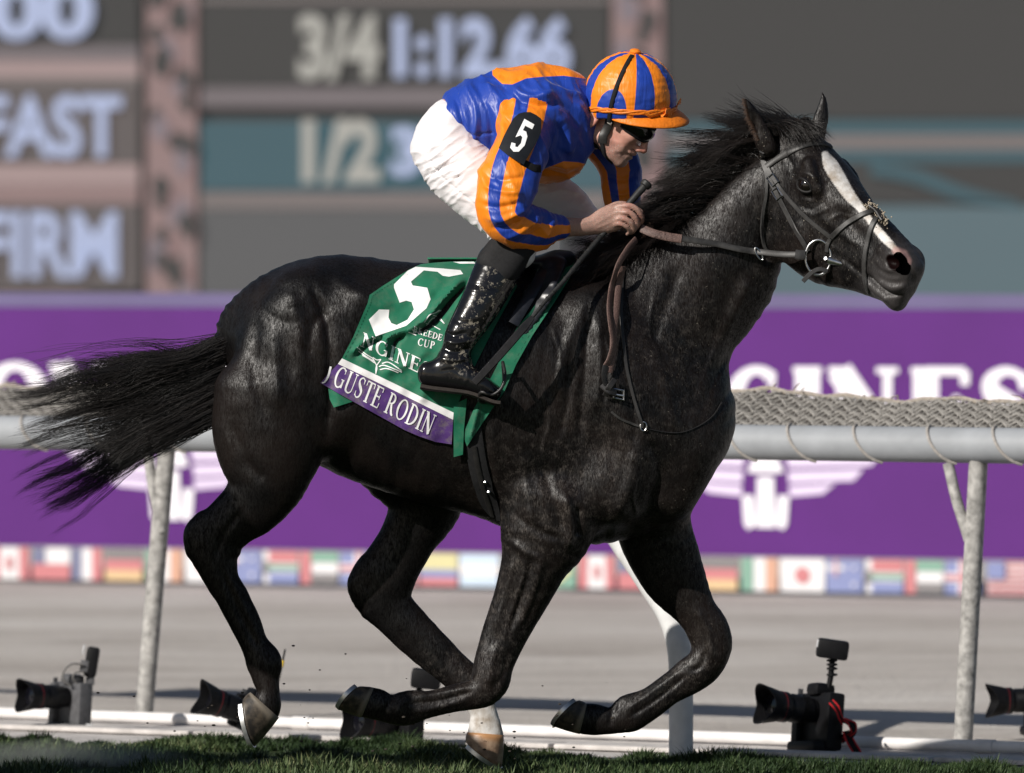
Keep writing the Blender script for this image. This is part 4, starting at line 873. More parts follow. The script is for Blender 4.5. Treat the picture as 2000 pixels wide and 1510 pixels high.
# hooves and shoes
def hoof(name, cor, sole, y, ry0, ry1, mat, lean=(0, 0), thick=8):
    c0, c1 = [np.array(q, float) for q in cor]; s0, s1 = [np.array(q, float) for q in sole]
    V = []; A = []; nr, seg = 8, 28; toe_dir = None
    for i in range(nr):
        t = i / (nr - 1); a = c0 + (s0 - c0) * t; b = c1 + (s1 - c1) * t; ry = ry0 + (ry1 - ry0) * t
        bulge = 1 + .035 * math.sin(t * math.pi) * (1 if i else 0)
        m = (a + b) / 2; hv = (b - a) / 2
        for k in range(seg):
            th = 2 * math.pi * k / seg; cx, sx = math.cos(th), math.sin(th)
            hx = cx if cx > 0 else cx * .96; wy = sx * (1 - .10 * max(0, -cx))
            q = m + hv * hx * bulge + np.array(lean) * sx * t; V.append(P(q[0], q[1], y + ry * wy)); A.append(t)
    F = [(i * seg + k, i * seg + (k + 1) % seg, (i + 1) * seg + (k + 1) % seg, (i + 1) * seg + k) for i in range(nr - 1) for k in range(seg)]
    F.append(tuple((nr - 1) * seg + k for k in range(seg))); F.append(tuple(range(seg - 1, -1, -1)))
    ob = mesh_obj(name, V, F, mat, horse, True, dict(along=A))
    # the shoe: an open ring nailed under the sole
    L = V[(nr - 1) * seg:]; C = sum(L) / seg; ax = np.cross(L[0] - C, L[seg // 4] - C); ax /= np.linalg.norm(ax); up = (np.array(V[0]) - np.array(V[(nr - 1) * seg]))
    if np.dot(ax, up) > 0: ax = -ax
    g = Geo(); R = []
    for k in range(-11, 12):
        q = np.array(L[k % seg]); R.append([C + (q - C) * 1.045, C + (q - C) * 1.045 + ax * thick * PX, C + (q - C) * .76 + ax * thick * PX, C + (q - C) * .76])
    VV = np.array(R).reshape(-1, 3); n = len(R)
    FF = [(i * 4 + j, i * 4 + (j + 1) % 4, (i + 1) * 4 + (j + 1) % 4, (i + 1) * 4 + j) for i in range(n - 1) for j in range(4)] + [(0, 3, 2, 1), tuple((n - 1) * 4 + j for j in range(4))]
    g.add(VV, FF); sh = g.build('horseshoe', MAT['horseshoe'], None, True); sh.parent = ob
    return ob
hoof('hoof', ((488, 1351), (545, 1402)), ((476, 1362), (498, 1458)), -.155, .036, .050, MAT['hoof_dark'], (9, -3))
hoof('hoof', ((911, 1430), (984, 1436)), ((908, 1446), (980, 1499)), .15, .040, .052, MAT['hoof_pale'], (4, -4))
hoof('hoof', ((731, 1342), (706, 1402)), ((706, 1340), (662, 1386)), -.14, .037, .050, MAT['hoof_dark'], (5, 5))
hoof('hoof', ((1147, 1374), (1132, 1434)), ((1134, 1367), (1082, 1419)), .13, .037, .050, MAT['hoof_dark'], (5, 5))
# eyes
for sg in (-1, 1):
    c = hp(.178, -.070, sg * .094); er = .034; g = Geo(); g.ball(c, er, 28)
    e = g.build('eye', MAT['eye'], None); e.parent = horse
    if sg > 0: continue
    g = Geo(); pts = []
    for k in range(32):
        th = 2 * math.pi * k / 32; a2 = .0275 * math.cos(th); b2 = .0175 * math.sin(th) * (1.0 if math.sin(th) > 0 else .95) + .004 * math.cos(th)
        pts.append(hp(.178 + a2, -.070 + b2, sg * (.093 + math.sqrt(max(0, er ** 2 - a2 ** 2 - b2 ** 2)) * .98)))
    g.tube(pts, .0048, 8, closed=True); l = g.build('eyelid', MAT['lid'], None); l.parent = horse
# ------------------------------------------------------------------ mane, forelock and tail
def strands(name, paths, r0, mat, parent, tone, taper=.2):
    """paths: (n, k, 3); every strand a thin three-sided tapering tube."""
    paths = np.asarray(paths); n, k, _ = paths.shape; T = np.gradient(paths, axis=1); T /= np.linalg.norm(T, axis=2, keepdims=True) + 1e-12
    up = np.array([.3, -1, .2]); A = np.cross(T, up); A /= np.linalg.norm(A, axis=2, keepdims=True) + 1e-12; B = np.cross(T, A)
    rad = (np.broadcast_to(np.asarray(r0, float), (n,))[:, None] * (1 - (1 - taper) * np.linspace(0, 1, k) ** 1.5)[None])[..., None]
    V = np.stack([paths + rad * (A * math.cos(a) + B * math.sin(a)) for a in (0, 2.094, 4.189)], 2).reshape(-1, 3)
    i = np.arange(n)[:, None, None]; j = np.arange(k - 1)[None, :, None]; F = []
    for a in range(3):
        b = (a + 1) % 3; base = i * k * 3 + j * 3
        F.append(np.concatenate([base + a, base + b, base + 3 + b, base + 3 + a], 2).reshape(-1, 4))
    o = mesh_obj(name, V, np.concatenate(F), mat, parent, True, dict(tone=np.repeat(np.asarray(tone), k * 3))); return o
def bez(p, k):
    """Cubic curves from control points (n, 4, 3)."""
    t = np.linspace(0, 1, k)[None, :, None]; p = p[:, :, None, :]
    return (1 - t) ** 3 * p[:, 0] + 3 * (1 - t) ** 2 * t * p[:, 1] + 3 * (1 - t) * t * t * p[:, 2] + t ** 3 * p[:, 3]
def PV(px, py, y):
    s = PX * (DIST + y) / DIST; return np.stack([(px - 1000) * s, y, EYE + (500 - py) * s], -1)
crest = catmull([(1196, 512), (1245, 484), (1305, 452), (1372, 396), (1430, 342), (1488, 298), (1530, 258), (1548, 246)], 8)
def mane():
    r = np.random.default_rng(5); P4 = []; tone = []; ph = []
    for lock in range(84):
        t = r.beta(1.25, .95) if lock > 20 else r.uniform(0, .25); i = t * (len(crest) - 1); i0 = int(min(i, len(crest) - 2)); c = crest[i0] + (crest[i0 + 1] - crest[i0]) * (i - i0)
        top = np.clip((t - .55) / .45, 0, 1)
        L = r.uniform(60, 115) + 105 * min(1, t * 1.5) * r.uniform(.2, 1.0)
        ang = math.radians(r.normal(186 - 9 * top, 10 + 4 * top)); d = np.array([math.cos(ang), -math.sin(ang)])       # screen direction, y down
        lift = r.uniform(4, 30) * (.6 + .5 * top); sag = r.uniform(-8, 30) * (1 - .5 * top)
        ly = r.normal(0, .03); n = int(r.uniform(55, 120)); spread = r.uniform(1.5, 4.5); ph.append(np.full(n, r.uniform(0, 6.3))); lt = r.uniform(.2, .8)
        rx = c[0] + r.normal(0, 4, n); ry = c[1] + 5 + r.normal(0, 4, n); yy = r.normal(-.008, .024, n)
        LL = L * r.uniform(.72, 1.12, n); tx = rx + d[0] * LL + r.normal(0, spread, n); ty = ry + d[1] * LL + sag + r.normal(0, spread * 1.3, n)
        m1 = np.stack([rx + d[0] * LL * .28 + r.normal(0, 3, n), ry + d[1] * LL * .28 - lift + r.normal(0, 4, n)], 1)
        w = r.uniform(-22, 22); m2 = np.stack([rx + d[0] * LL * .66 + r.normal(0, 4, n), ry + d[1] * LL * .66 - lift * .6 + w * .5 + r.normal(0, 5, n)], 1)
        P4.append(np.stack([PV(rx, ry, yy), PV(m1[:, 0], m1[:, 1], yy + ly * .5 - .01), PV(m2[:, 0], m2[:, 1], yy + ly), PV(tx, ty, yy + ly * 1.4)], 1)); tone.append(np.clip(lt + r.normal(0, .2, n), 0, 1))
    # dense body of the mane close to the crest
    n = 1700; ph.append(r.uniform(0, 6.3, 1700 + 420)); t = r.uniform(0, 1, n); i = t * (len(crest) - 1); i0 = np.minimum(i.astype(int), len(crest) - 2); c = crest[i0] + (crest[i0 + 1] - crest[i0]) * (i - i0)[:, None]
    L = r.uniform(25, 68, n) * (.45 + .75 * np.sin(np.pi * np.clip(t * 1.05, 0, 1))); ang = np.radians(r.normal(186, 18, n)); yy = r.normal(-.008, .022, n); dx, dy = np.cos(ang), -np.sin(ang)
    P4.append(np.stack([PV(c[:, 0], c[:, 1] + 5, yy), PV(c[:, 0] + dx * L * .3, c[:, 1] + dy * L * .3 - r.uniform(8, 26, n), yy), PV(c[:, 0] + dx * L * .7, c[:, 1] + dy * L * .7 - r.uniform(0, 20, n), yy + .01), PV(c[:, 0] + dx * L, c[:, 1] + dy * L + r.normal(4, 10, n), yy + r.normal(0, .02, n))], 1)); tone.append(r.uniform(0, .6, n))
    # hair lying over the withers and lower neck on this side
    n = 420; t = r.uniform(0, .38, n); i = t * (len(crest) - 1); i0 = i.astype(int); c = crest[i0]; L = r.uniform(20, 70, n); yy = -.05 - r.uniform(0, .06, n)
    P4.append(np.stack([PV(c[:, 0], c[:, 1] + 4, -.02 + 0 * yy), PV(c[:, 0] - L * .2, c[:, 1] + 4, yy * .8), PV(c[:, 0] - L * .6, c[:, 1] + L * .35, yy - .04), PV(c[:, 0] - L, c[:, 1] + L * .62 + r.normal(0, 6, n), yy - .075)], 1)); tone.append(r.uniform(0, .8, n))
    p = np.concatenate(P4); c = bez(p, 12); k = np.linspace(0, 1, 12)[None, :]; c[:, :, 2] += .011 * k * np.sin(k * 7.5 + np.concatenate(ph)[:, None]); return strands('mane', c, r.uniform(.0007, .0013, len(p)), MAT['mane'], horse, np.concatenate(tone))
mane()
def forelock():
    r = np.random.default_rng(9); n = 700; rx = r.uniform(1512, 1572, n); ry = 246 + (1540 - rx) * .12 + r.normal(0, 5, n); yy = r.normal(-.05, .022, n)
    ang = np.radians(r.normal(-38, 16, n)); L = r.uniform(30, 72, n); P4 = np.stack([PV(rx, ry, yy), PV(rx + 3, ry - r.uniform(6, 24, n), yy - .02), PV(rx + np.cos(ang) * L * .7, ry - np.sin(ang) * L * .7 - 10, yy - .05), PV(rx + np.cos(ang) * L, ry - np.sin(ang) * L, yy - .06)], 1)
    n = 420; rx = r.uniform(1490, 1560, n); ry = 256 + (1540 - rx) * .3; yy = r.normal(-.05, .03, n); L = r.uniform(50, 130, n); ang = np.radians(r.normal(158, 14, n))
    Q4 = np.stack([PV(rx, ry, yy), PV(rx - 4, ry - r.uniform(14, 36, n), yy), PV(rx + np.cos(ang) * L * .6, ry - np.sin(ang) * L * .6 - 8, yy), PV(rx + np.cos(ang) * L, ry - np.sin(ang) * L + r.normal(6, 8, n), yy)], 1)
    p = np.concatenate([P4, Q4]); return strands('forelock', bez(p, 8), .0010, MAT['mane'], horse, r.uniform(0, 1, len(p)))
forelock()
r_ = np.random.default_rng(2); n = 160; t = r_.uniform(0, 1, n)
ex = np.interp(t, [0, .5, 1], [1484, 1463, 1455]); ey = np.interp(t, [0, .5, 1], [276, 232, 194])
p = np.stack([PV(ex + 3, ey, np.full(n, -.118)), PV(ex - 2, ey - 4, np.full(n, -.128)), PV(ex - 6, ey - 2, np.full(n, -.128)), PV(ex - r_.uniform(3, 11, n), ey + r_.uniform(-8, 6, n), np.full(n, -.125))], 1)
strands('ear_fringe', bez(p, 6), .0009, MAT['ear_fringe'], horse, r_.uniform(0, 1, n))
def tail():
    r = np.random.default_rng(12); P4 = []; tone = []; ph = []
    dock = catmull([(462, 642), (440, 668), (420, 705), (408, 750), (404, 800), (408, 838)], 6)
    def roots(v, n):
        i = np.clip(v, 0, 1) * (len(dock) - 1); i0 = np.minimum(i.astype(int), len(dock) - 2); return dock[i0] + (dock[i0 + 1] - dock[i0]) * (i - i0)[:, None]
    up_x = np.array([0, .2, .4, .6, .8, 1.0])
    for lock in range(110):
        v = r.beta(1.15, 1.0); n = int(r.uniform(16, 52)); vv = np.clip(v + r.normal(0, .05, n), 0, 1); R = roots(np.clip(vv * .9 + r.normal(0, .05, n), 0, 1), n)
        reach = np.interp(v, [0, .15, .35, .55, .75, 1], [250, 90, 20, 55, 45, 130]); tipy = np.interp(v, [0, .15, .35, .55, .75, 1], [725, 730, 775, 855, 945, 1000])
        if r.random() < .62: reach = reach + r.uniform(30, 210)
        tx = reach + r.normal(0, 12, n); ty = tipy + r.normal(0, 19) + r.normal(0, 3.2, n) + (tx - reach) * -.12
        if v > .55: ty = ty + np.clip((260 - tx) / 260, 0, 1) * 8
        ff = np.clip((R[:, 0] - tx) / (R[:, 0] - np.interp(v, [0, .15, .35, .55, .75, 1], [250, 90, 20, 55, 45, 130])), .2, 1.1); ty = R[:, 1] + (ty - R[:, 1]) * ff ** .85
        m1x = R[:, 0] - r.uniform(50, 95, n); m1y = R[:, 1] + np.interp(vv, [0, .5, 1], [36, 34, 26]) + r.normal(0, 6, n)
        midy = np.interp(vv, [0, .2, .5, .8, 1], [742, 755, 820, 885, 925]); m2x = tx + (R[:, 0] - tx) * .42 + r.normal(0, 10, n); m2y = R[:, 1] + (ty - R[:, 1]) * .62 + np.interp(vv, [0, .4, 1], [16, 6, -8]) + r.normal(0, 6, n) + r.normal(0, 9)
        if v > .8: m1y = m1y + 10; 
        yy = r.normal(0, .030, n); ly = r.normal(0, .035); ph.append(np.full(n, r.uniform(0, 6.3)))
        P4.append(np.stack([PV(R[:, 0] + 24, R[:, 1] - 6, yy * .7), PV(m1x, m1y, yy), PV(m2x, m2y, yy + ly * .7), PV(tx, ty, yy + ly)], 1)); tone.append(np.clip(r.uniform(.1, .75) + r.normal(0, .18, n), 0, 1))
    n = 2300; v = r.uniform(0, 1, n); R = roots(v * .95, n); yy = r.normal(0, .028, n); tx = r.uniform(225, 350, n) - 45 * v; ty = np.interp(v, [0, .3, .6, 1], [750, 800, 868, 925]) + (250 - tx) * np.interp(v, [0, 1], [-.02, .22]) + r.normal(0, 8, n)
    ty = R[:, 1] + np.interp(v, [0, .3, .6, 1], [88, 66, 62, 76]) * (R[:, 0] - tx) / 150 * .72 + r.normal(0, 7, n); P4.append(np.stack([PV(R[:, 0] + 26, R[:, 1] - 6, yy * .7), PV(R[:, 0] - 45, R[:, 1] + 30, yy), PV(tx + 60, R[:, 1] + (ty - R[:, 1]) * .7 + r.normal(0, 6, n), yy), PV(tx, ty, yy)], 1)); tone.append(r.uniform(0, .35, n))
    # fly-away hairs
    n = 150; v = r.beta(.8, 1.6, n); R = roots(v * .8, n); yy = r.normal(0, .05, n); tx = r.uniform(10, 240, n); ty = r.uniform(695, 860, n)
    P4.append(np.stack([PV(R[:, 0], R[:, 1], yy * .5), PV(R[:, 0] - 70, R[:, 1] + 20, yy), PV(tx + r.uniform(40, 120, n), ty + r.normal(-25, 25, n), yy), PV(tx, ty, yy)], 1)); tone.append(r.uniform(.1, .7, n))
    p = np.concatenate(P4); c = bez(p, 14); k = np.linspace(0, 1, 14)[None, :, None]; ph = np.concatenate(ph + [r.uniform(0, 6.3, len(p) - sum(len(q) for q in ph))]); c[:, :, 2] += .017 * k[:, :, 0] * np.sin(k[:, :, 0] * 6.5 + ph[:, None])
    wob = np.stack([vnoise(c.reshape(-1, 3) * 14 + 3 * q, 30 + q).reshape(c.shape[:2]) * .6 + vnoise(c.reshape(-1, 3) * 6 + 5 * q, 40 + q).reshape(c.shape[:2]) * 1.3 for q in range(3)], 2); c = c + wob * k * np.array([.010, .014, .016])
    return strands('tail', c, r.uniform(.0006, .0011, len(p)), MAT['tail'], horse, np.concatenate(tone))
tail()
# ------------------------------------------------------------------ the jockey
jockey = empty('person', P(890, 770, -.28))
tag(jockey, 'jockey in blue and orange silks and white breeches crouching over the horse', 'person')
near_arm = [pr(982, 205, 1086, 232, -.13, .078), pr(972, 262, 1076, 282, -.20, .072), pr(952, 312, 1060, 322, -.26, .066), pr(937, 345, 1049, 352, -.295, .060), pr(934, 388, 1036, 384, -.315, .056),
            pr(938, 424, 1026, 398, -.32, .053), pr(953, 455, 1030, 402, -.312, .051), pr(984, 470, 1046, 408, -.285, .049), pr(1030, 482, 1070, 415, -.235, .044), pr(1080, 470, 1098, 425, -.185, .035)]
far_arm = [pr(1090, 230, 1160, 225, .15, .07), pr(1140, 290, 1215, 265, .17, .062), pr(1168, 325, 1248, 318, .175, .054), pr(1178, 365, 1246, 358, .165, .048), pr(1186, 405, 1246, 402, .145, .043), pr(1194, 440, 1242, 446, .12, .038), pr(1200, 466, 1228, 474, .09, .030)]
torso = [pr(872, 185, 884, 282, 0, .142), pr(905, 160, 925, 308, 0, .158), pr(955, 143, 968, 328, 0, .172), pr(1010, 132, 1020, 345, 0, .182), pr(1042, 129, 1052, 352, 0, .175), pr(1068, 132, 1078, 354, 0, .150), pr(1088, 140, 1100, 350, 0, .110), pr(1104, 156, 1118, 338, 0, .075), pr(1114, 186, 1128, 312, -.01, .042)]
near_thigh = [pr(822, 330, 916, 240, -.08, .088), pr(838, 362, 942, 280, -.115, .098), pr(868, 391, 975, 318, -.145, .094), pr(908, 419, 1012, 362, -.17, .082), pr(945, 447, 1038, 405, -.19, .072), pr(962, 474, 1050, 452, -.205, .064), pr(962, 494, 1046, 488, -.215, .058)]
far_thigh = [pr(862, 335, 936, 240, .09, .088), pr(925, 385, 1000, 290, .15, .098), pr(1000, 420, 1062, 322, .20, .092), pr(1060, 448, 1118, 356, .235, .08), pr(1100, 472, 1158, 402, .255, .068), pr(1102, 502, 1172, 452, .262, .06), pr(1092, 528, 1168, 500, .262, .055)]
near_shin = [pr(960, 468, 1046, 488, -.212, .058), pr(933, 508, 1022, 522, -.232, .056), pr(918, 545, 1000, 560, -.25, .053), pr(902, 585, 978, 596, -.268, .050), pr(884, 622, 952, 634, -.283, .045), pr(870, 652, 930, 664, -.293, .040), pr(864, 682, 918, 690, -.30, .037), pr(850, 708, 922, 712, -.303, .037)]
near_foot = [pr(846, 708, 828, 752, -.300, .034), pr(866, 706, 852, 756, -.303, .036), pr(890, 708, 884, 760, -.307, .038), pr(918, 716, 912, 764, -.312, .041), pr(944, 732, 934, 772, -.314, .042), pr(968, 752, 956, 782, -.314, .036)]
far_shin = [pr(1086, 520, 1166, 505, .262, .05), pr(1060, 580, 1130, 590, .28, .048), pr(1030, 650, 1080, 665, .29, .04), pr(1010, 705, 1060, 715, .295, .036), pr(1040, 725, 1050, 765, .30, .036), pr(1110, 750, 1115, 785, .30, .034)]
# head frame: f forwards, u up, w to the far side
_yaw = math.radians(14); hf = np.array([.84 * math.cos(_yaw), -.84 * math.sin(_yaw), -.545]); hu = np.array([.545, -.12, .84]); hu -= hf * (hu @ hf); hu /= np.linalg.norm(hu); hw = np.cross(hu, hf)
if hw[1] < 0: hw = -hw
HC = P(1222, 207, -.03)
def jp(f, u, w=0.0): return HC + hf * f + hu * u + hw * w
def jn(f, u, w, ru, rw): return np.concatenate([jp(f, u, w), hu, [ru, rw]])
def build_body(h=.0042):
    B = Field((-.34, -.38, 1.10), (.50, .36, 2.36), h); sh = -.017
    for c in (torso, near_thigh, far_thigh): B.chain(c, .03, grow=sh)
    for c in (near_arm, far_arm, near_shin, near_foot, far_shin): B.chain(c, .02, grow=sh)
    B.blob(P(878, 266, 0), None, (.07, .12, .075), .04)
    # forearm, wrist, palm
    B.chain([pr(1080, 428, 1078, 466, -.178, .027), pr(1108, 424, 1104, 463, -.170, .027), pr(1135, 426, 1133, 461, -.160, .025), pr(1158, 421, 1156, 459, -.150, .022), pr(1184, 406, 1176, 457, -.143, .021), pr(1206, 399, 1198, 450, -.139, .019), pr(1220, 402, 1214, 440, -.137, .015)], .016)
    def finger(p, r): B.chain([nd(x, y_, d, rr) for (x, y_, d), rr in zip(p, np.linspace(r, r * .82, len(p)))], .004, sub=3, pad=.02)
    finger([(1208, 404, -.146), (1230, 402, -.152), (1246, 411, -.148), (1254, 427, -.134), (1250, 437, -.118)], .0098)
    finger([(1205, 416, -.150), (1227, 415, -.158), (1241, 425, -.154), (1246, 439, -.138), (1240, 447, -.120)], .0098)
    finger([(1200, 428, -.150), (1219, 427, -.158), (1233, 436, -.154), (1239, 448, -.138), (1233, 454, -.122)], .0092)
    finger([(1192, 440, -.148), (1209, 437, -.155), (1222, 442, -.152), (1230, 451, -.138), (1225, 457, -.124)], .0082)
    finger([(1184, 408, -.128), (1210, 398, -.112), (1236, 404, -.104), (1252, 414, -.100)], .0100)          # thumb
    # far hand closed on the rein
    B.chain([nd(1214, 470, .09, .024), nd(1228, 460, .055, .022), nd(1240, 449, .02, .024, .020), nd(1250, 440, -.01, .022, .018)], .014)
    finger([(1250, 432, -.01), (1264, 424, -.035), (1272, 432, -.055), (1266, 442, -.065)], .0095)
    finger([(1252, 440, -.015), (1266, 434, -.045), (1272, 442, -.062), (1264, 450, -.070)], .0095)
    finger([(1250, 448, -.02), (1262, 446, -.05), (1266, 454, -.064), (1258, 460, -.070)], .009)
    finger([(1244, 455, -.02), (1254, 456, -.05), (1256, 463, -.062)], .0085)
    finger([(1240, 436, .0), (1256, 420, -.02), (1268, 414, -.032)], .0095)
    # neck and head
    B.chain([np.concatenate([P(1125, 225, -.005), hu, [.065, .065]]), jn(-.035, -.115, 0, .058, .055), jn(-.01, -.06, 0, .06, .06)], .03)
    ax = np.stack([hf, hu, hw])
    B.blob(jp(-.005, .0), ax, (.098, .100, .076), .02)
    B.chain([jn(.045, -.035, 0, .045, .062), jn(.055, -.085, 0, .04, .054), jn(.055, -.125, 0, .032, .045)], .03, p=2.3)
    B.chain([jn(.0, -.115, -.048, .02, .012), jn(.04, -.142, -.036, .018, .014), jn(.076, -.152, -.012, .018, .018)], .016)
    B.chain([jn(.0, -.115, .048, .02, .012), jn(.04, -.142, .036, .018, .014), jn(.076, -.152, .012, .018, .018)], .016)
    B.blob(jp(.082, -.150), ax, (.019, .020, .022), .014)
    for s in (-1, 1):
        B.blob(jp(.072, -.062, s * .042), ax, (.024, .022, .020), .018)          # cheekbone
        B.blob(jp(.108, -.090, s * .013), ax, (.013, .010, .009), .006)          # nostril wing
        B.blob(jp(-.052, -.082, s * .078), ax, (.021, .034, .010), .006)         # ear
        B.blob(jp(-.050, -.080, s * .089), ax, (.012, .022, .007), .004, 'cut')
        B.blob(jp(.090, -.034, s * .034), ax, (.014, .013, .018), .010, 'cut')
    B.chain([jn(.096, -.030, 0, .012, .013), jn(.112, -.060, 0, .011, .012), jn(.124, -.084, 0, .0115, .013)], .010)
    B.chain([jn(.086, -.012, -.04, .012, .012), jn(.098, -.012, 0, .012, .014), jn(.086, -.012, .04, .012, .012)], .014)
    B.chain([jn(.090, -.112, -.022, .007, .009), jn(.103, -.110, 0, .008, .010), jn(.090, -.112, .022, .007, .009)], .008)
    B.chain([jn(.086, -.127, -.018, .007, .009), jn(.098, -.127, 0, .008, .010), jn(.086, -.127, .018, .007, .009)], .008)
    B.chain([jn(.098, -.1185, -.026, .0022, .010), jn(.112, -.1185, 0, .0022, .012), jn(.098, -.1185, .026, .0022, .010)], .003, op='cut')
    return B.mesh(2)
BV, BF = build_body(); BN_ = normals(BV, BF)
BV = carve(BV, BN_, [([(1188, 270), (1200, 276), (1214, 280)], 2.4, .0016), ([(1190, 280), (1202, 288), (1206, 300)], 2.4, -.0018), ([(1222, 286), (1226, 298), (1222, 306)], 2.4, -.0020), ([(1184, 290), (1192, 302), (1202, 312)], 2.6, -.0014), ([(1230, 288), (1240, 294)], 2.4, .0014), ([(1205, 300), (1214, 302), (1222, 310)], 3.0, -.0028), ([(1196, 296), (1206, 296)], 4, .002), ([(1160, 440), (1185, 425), (1215, 408)], 2.0, .0016), ([(1165, 446), (1190, 436), (1210, 426)], 2.0, .0014), ([(1110, 440), (1140, 436), (1165, 430)], 2.2, .0013),
                     ([(1100, 450), (1130, 452)], 3, .001), ([(1218, 404), (1230, 402)], 5, .0015), ([(1216, 416), (1228, 415)], 5, .0015)])
Qb = to_px(BV); red = np.zeros(len(BV)); 
for c, r in (((1229, 402), 12), ((1227, 415), 11), ((1219, 427), 10), ((1210, 437), 9), ((1250, 425), 12), ((1258, 297), 14), ((1163, 236), 14), ((1268, 425), 12), ((1190, 285), 20)): red = np.maximum(red, np.exp(-(np.linalg.norm(Qb - np.array(c), axis=1) / r) ** 2))
hl = (BV - HC) @ np.stack([hf, hu, hw], 1); beard = np.where((hl[:, 1] < -.095) & (hl[:, 0] > -.01), np.clip((-.098 - hl[:, 1]) / .02, 0, 1), 0)
body = mesh_obj('body', BV, BF, MAT['skin'], None, True, dict(red=red, beard=beard)); adopt(body, jockey)
# ---- silks
def jersey_cols(t):
    arm = t.step(t.attr('arm'), .5, .03); u = t.attr('su')
    s1 = t.math('SUBTRACT', 1.0, t.step(u, -.60, .02)); s2 = t.math('MULTIPLY', t.step(u, -.12, .02), t.math('SUBTRACT', 1.0, t.step(u, .56, .02)))
    st = t.math('MAXIMUM', s1, s2); body_o = t.step(t.attr('orange'), 0.0, .12)
    f = t.mix(arm, body_o, st); return t.mix(f, BLUE, ORANGE)
MAT['silk'] = make_silk('racing_silks', jersey_cols)
def build_jersey(h=.0047):
    B = Field((-.26, -.38, 1.62), (.48, .36, 2.30), h)
    B.chain(torso[:5], 0, grow=.002, cap=.25); B.chain(torso[3:], .01, grow=.002); B.chain(far_arm, .02); B.chain(near_arm, .022)
    B.blob(P(1050, 215, -.12), None, (.085, .07, .075), .03)
    V, F = B.mesh(2)
    # trim open ends: collar, cuffs and waist are covered by skin, helmet and breeches
    return V, F
JV, JF = build_jersey(); JN = normals(JV, JF)
JS = [([(905, 165), (930, 220), (925, 290)], 6, .007), ([(925, 160), (955, 220), (960, 290)], 6, -.007), ([(945, 155), (985, 210), (985, 270)], 6, .007), ([(960, 150), (1010, 190), (1020, 220)], 6, -.006),
      ([(890, 190), (905, 240), (905, 280)], 5, -.006), ([(1000, 175), (1040, 190), (1080, 185)], 6, .007), ([(1010, 195), (1050, 205), (1090, 205)], 5, -.007), ([(1060, 165), (1100, 180), (1140, 190)], 6, .006), ([(1075, 195), (1110, 215), (1130, 250)], 7, -.007), ([(1090, 225), (1110, 260), (1110, 300)], 8, .008),
      ([(1120, 200), (1145, 240), (1150, 300)], 6, .006), ([(885, 268), (920, 290), (960, 300)], 5, .006), ([(880, 252), (920, 262), (965, 262)], 3, -.004), ([(1060, 330), (1100, 338), (1150, 328)], 4, -.005), ([(1070, 318), (1110, 322), (1160, 312)], 5, .005),
      ([(955, 345), (985, 352), (1030, 345)], 5, -.005), ([(950, 365), (980, 375), (1020, 378)], 5, .006), ([(945, 400), (975, 405), (1020, 395)], 5, -.006), ([(950, 425), (985, 428), (1030, 405)], 6, .007), ([(960, 445), (1000, 440), (1040, 415)], 5, -.006), ([(985, 462), (1020, 450), (1050, 425)], 5, .006), ([(1010, 474), (1045, 455), (1065, 425)], 5, -.005), ([(1040, 478), (1065, 455), (1080, 425)], 5, .005),
      ([(1185, 345), (1215, 352), (1240, 345)], 5, -.005), ([(1185, 375), (1215, 382), (1240, 370)], 5, .005), ([(1190, 410), (1215, 415), (1240, 405)], 5, -.005)]
JV = carve(JV, JN, [(p_, r_, h_ * 1.35) for p_, r_, h_ in JS])
rid = lambda q, s: 1 - np.abs(vnoise(q, s)) * 2
al = JV @ np.array([[.85, .0, .52], [0, 1, 0], [-.52, 0, .85]]).T
fold = .0085 * np.clip(rid(al * np.array([19, 10, 3.6]), 41), -.4, 1) ** 1 + .0038 * rid(al * np.array([38, 20, 8]), 43)
JV = JV + JN * fold[:, None]
S1, U1, Q1, D1 = chain_uv(JV, near_arm); S2, U2, Q2, D2 = chain_uv(JV, far_arm); _, _, _, D0 = chain_uv(JV, torso)
n_ar = (D1 < D2); Da = np.where(n_ar, D1, D2); su = np.where(n_ar, U1, U2 + .08); sa = np.where(n_ar, S1, S2)
arm = np.clip(.5 + (D0 - Da) / .016, 0, 1) * np.where(sa > .02, 1, 0)
Qj = to_px(JV)
yoke = signed_poly(Qj, [(962, 147), (981, 164), (1001, 165), (1028, 153), (1060, 150), (1101, 148), (1146, 154), (1160, 120), (1040, 100), (960, 120)]) / 6
hemc = signed_poly(Qj, [(1040, 345), (1056, 333), (1076, 325), (1101, 315), (1130, 317), (1150, 322), (1180, 312), (1190, 380), (1040, 380)]) / 6
orange = np.maximum(np.clip(yoke, -1, 1), np.clip(hemc, -1, 1))
jersey = mesh_obj('jersey', JV, JF, MAT['silk'], None, True, dict(su=su, arm=arm, orange=orange)); adopt(jersey, jockey)
JB = BVHTree.FromPolygons([Vector(v) for v in JV.tolist()], JF.tolist())
def hit(bvh, px, py, y0=-.9):
    a = Vector(P(px, py, y0)); d = (a - Vector((0, -DIST, EYE))).normalized(); q = bvh.ray_cast(a, d)
    return (np.array(q[0]), np.array(q[1])) if q[0] is not None else (None, None)
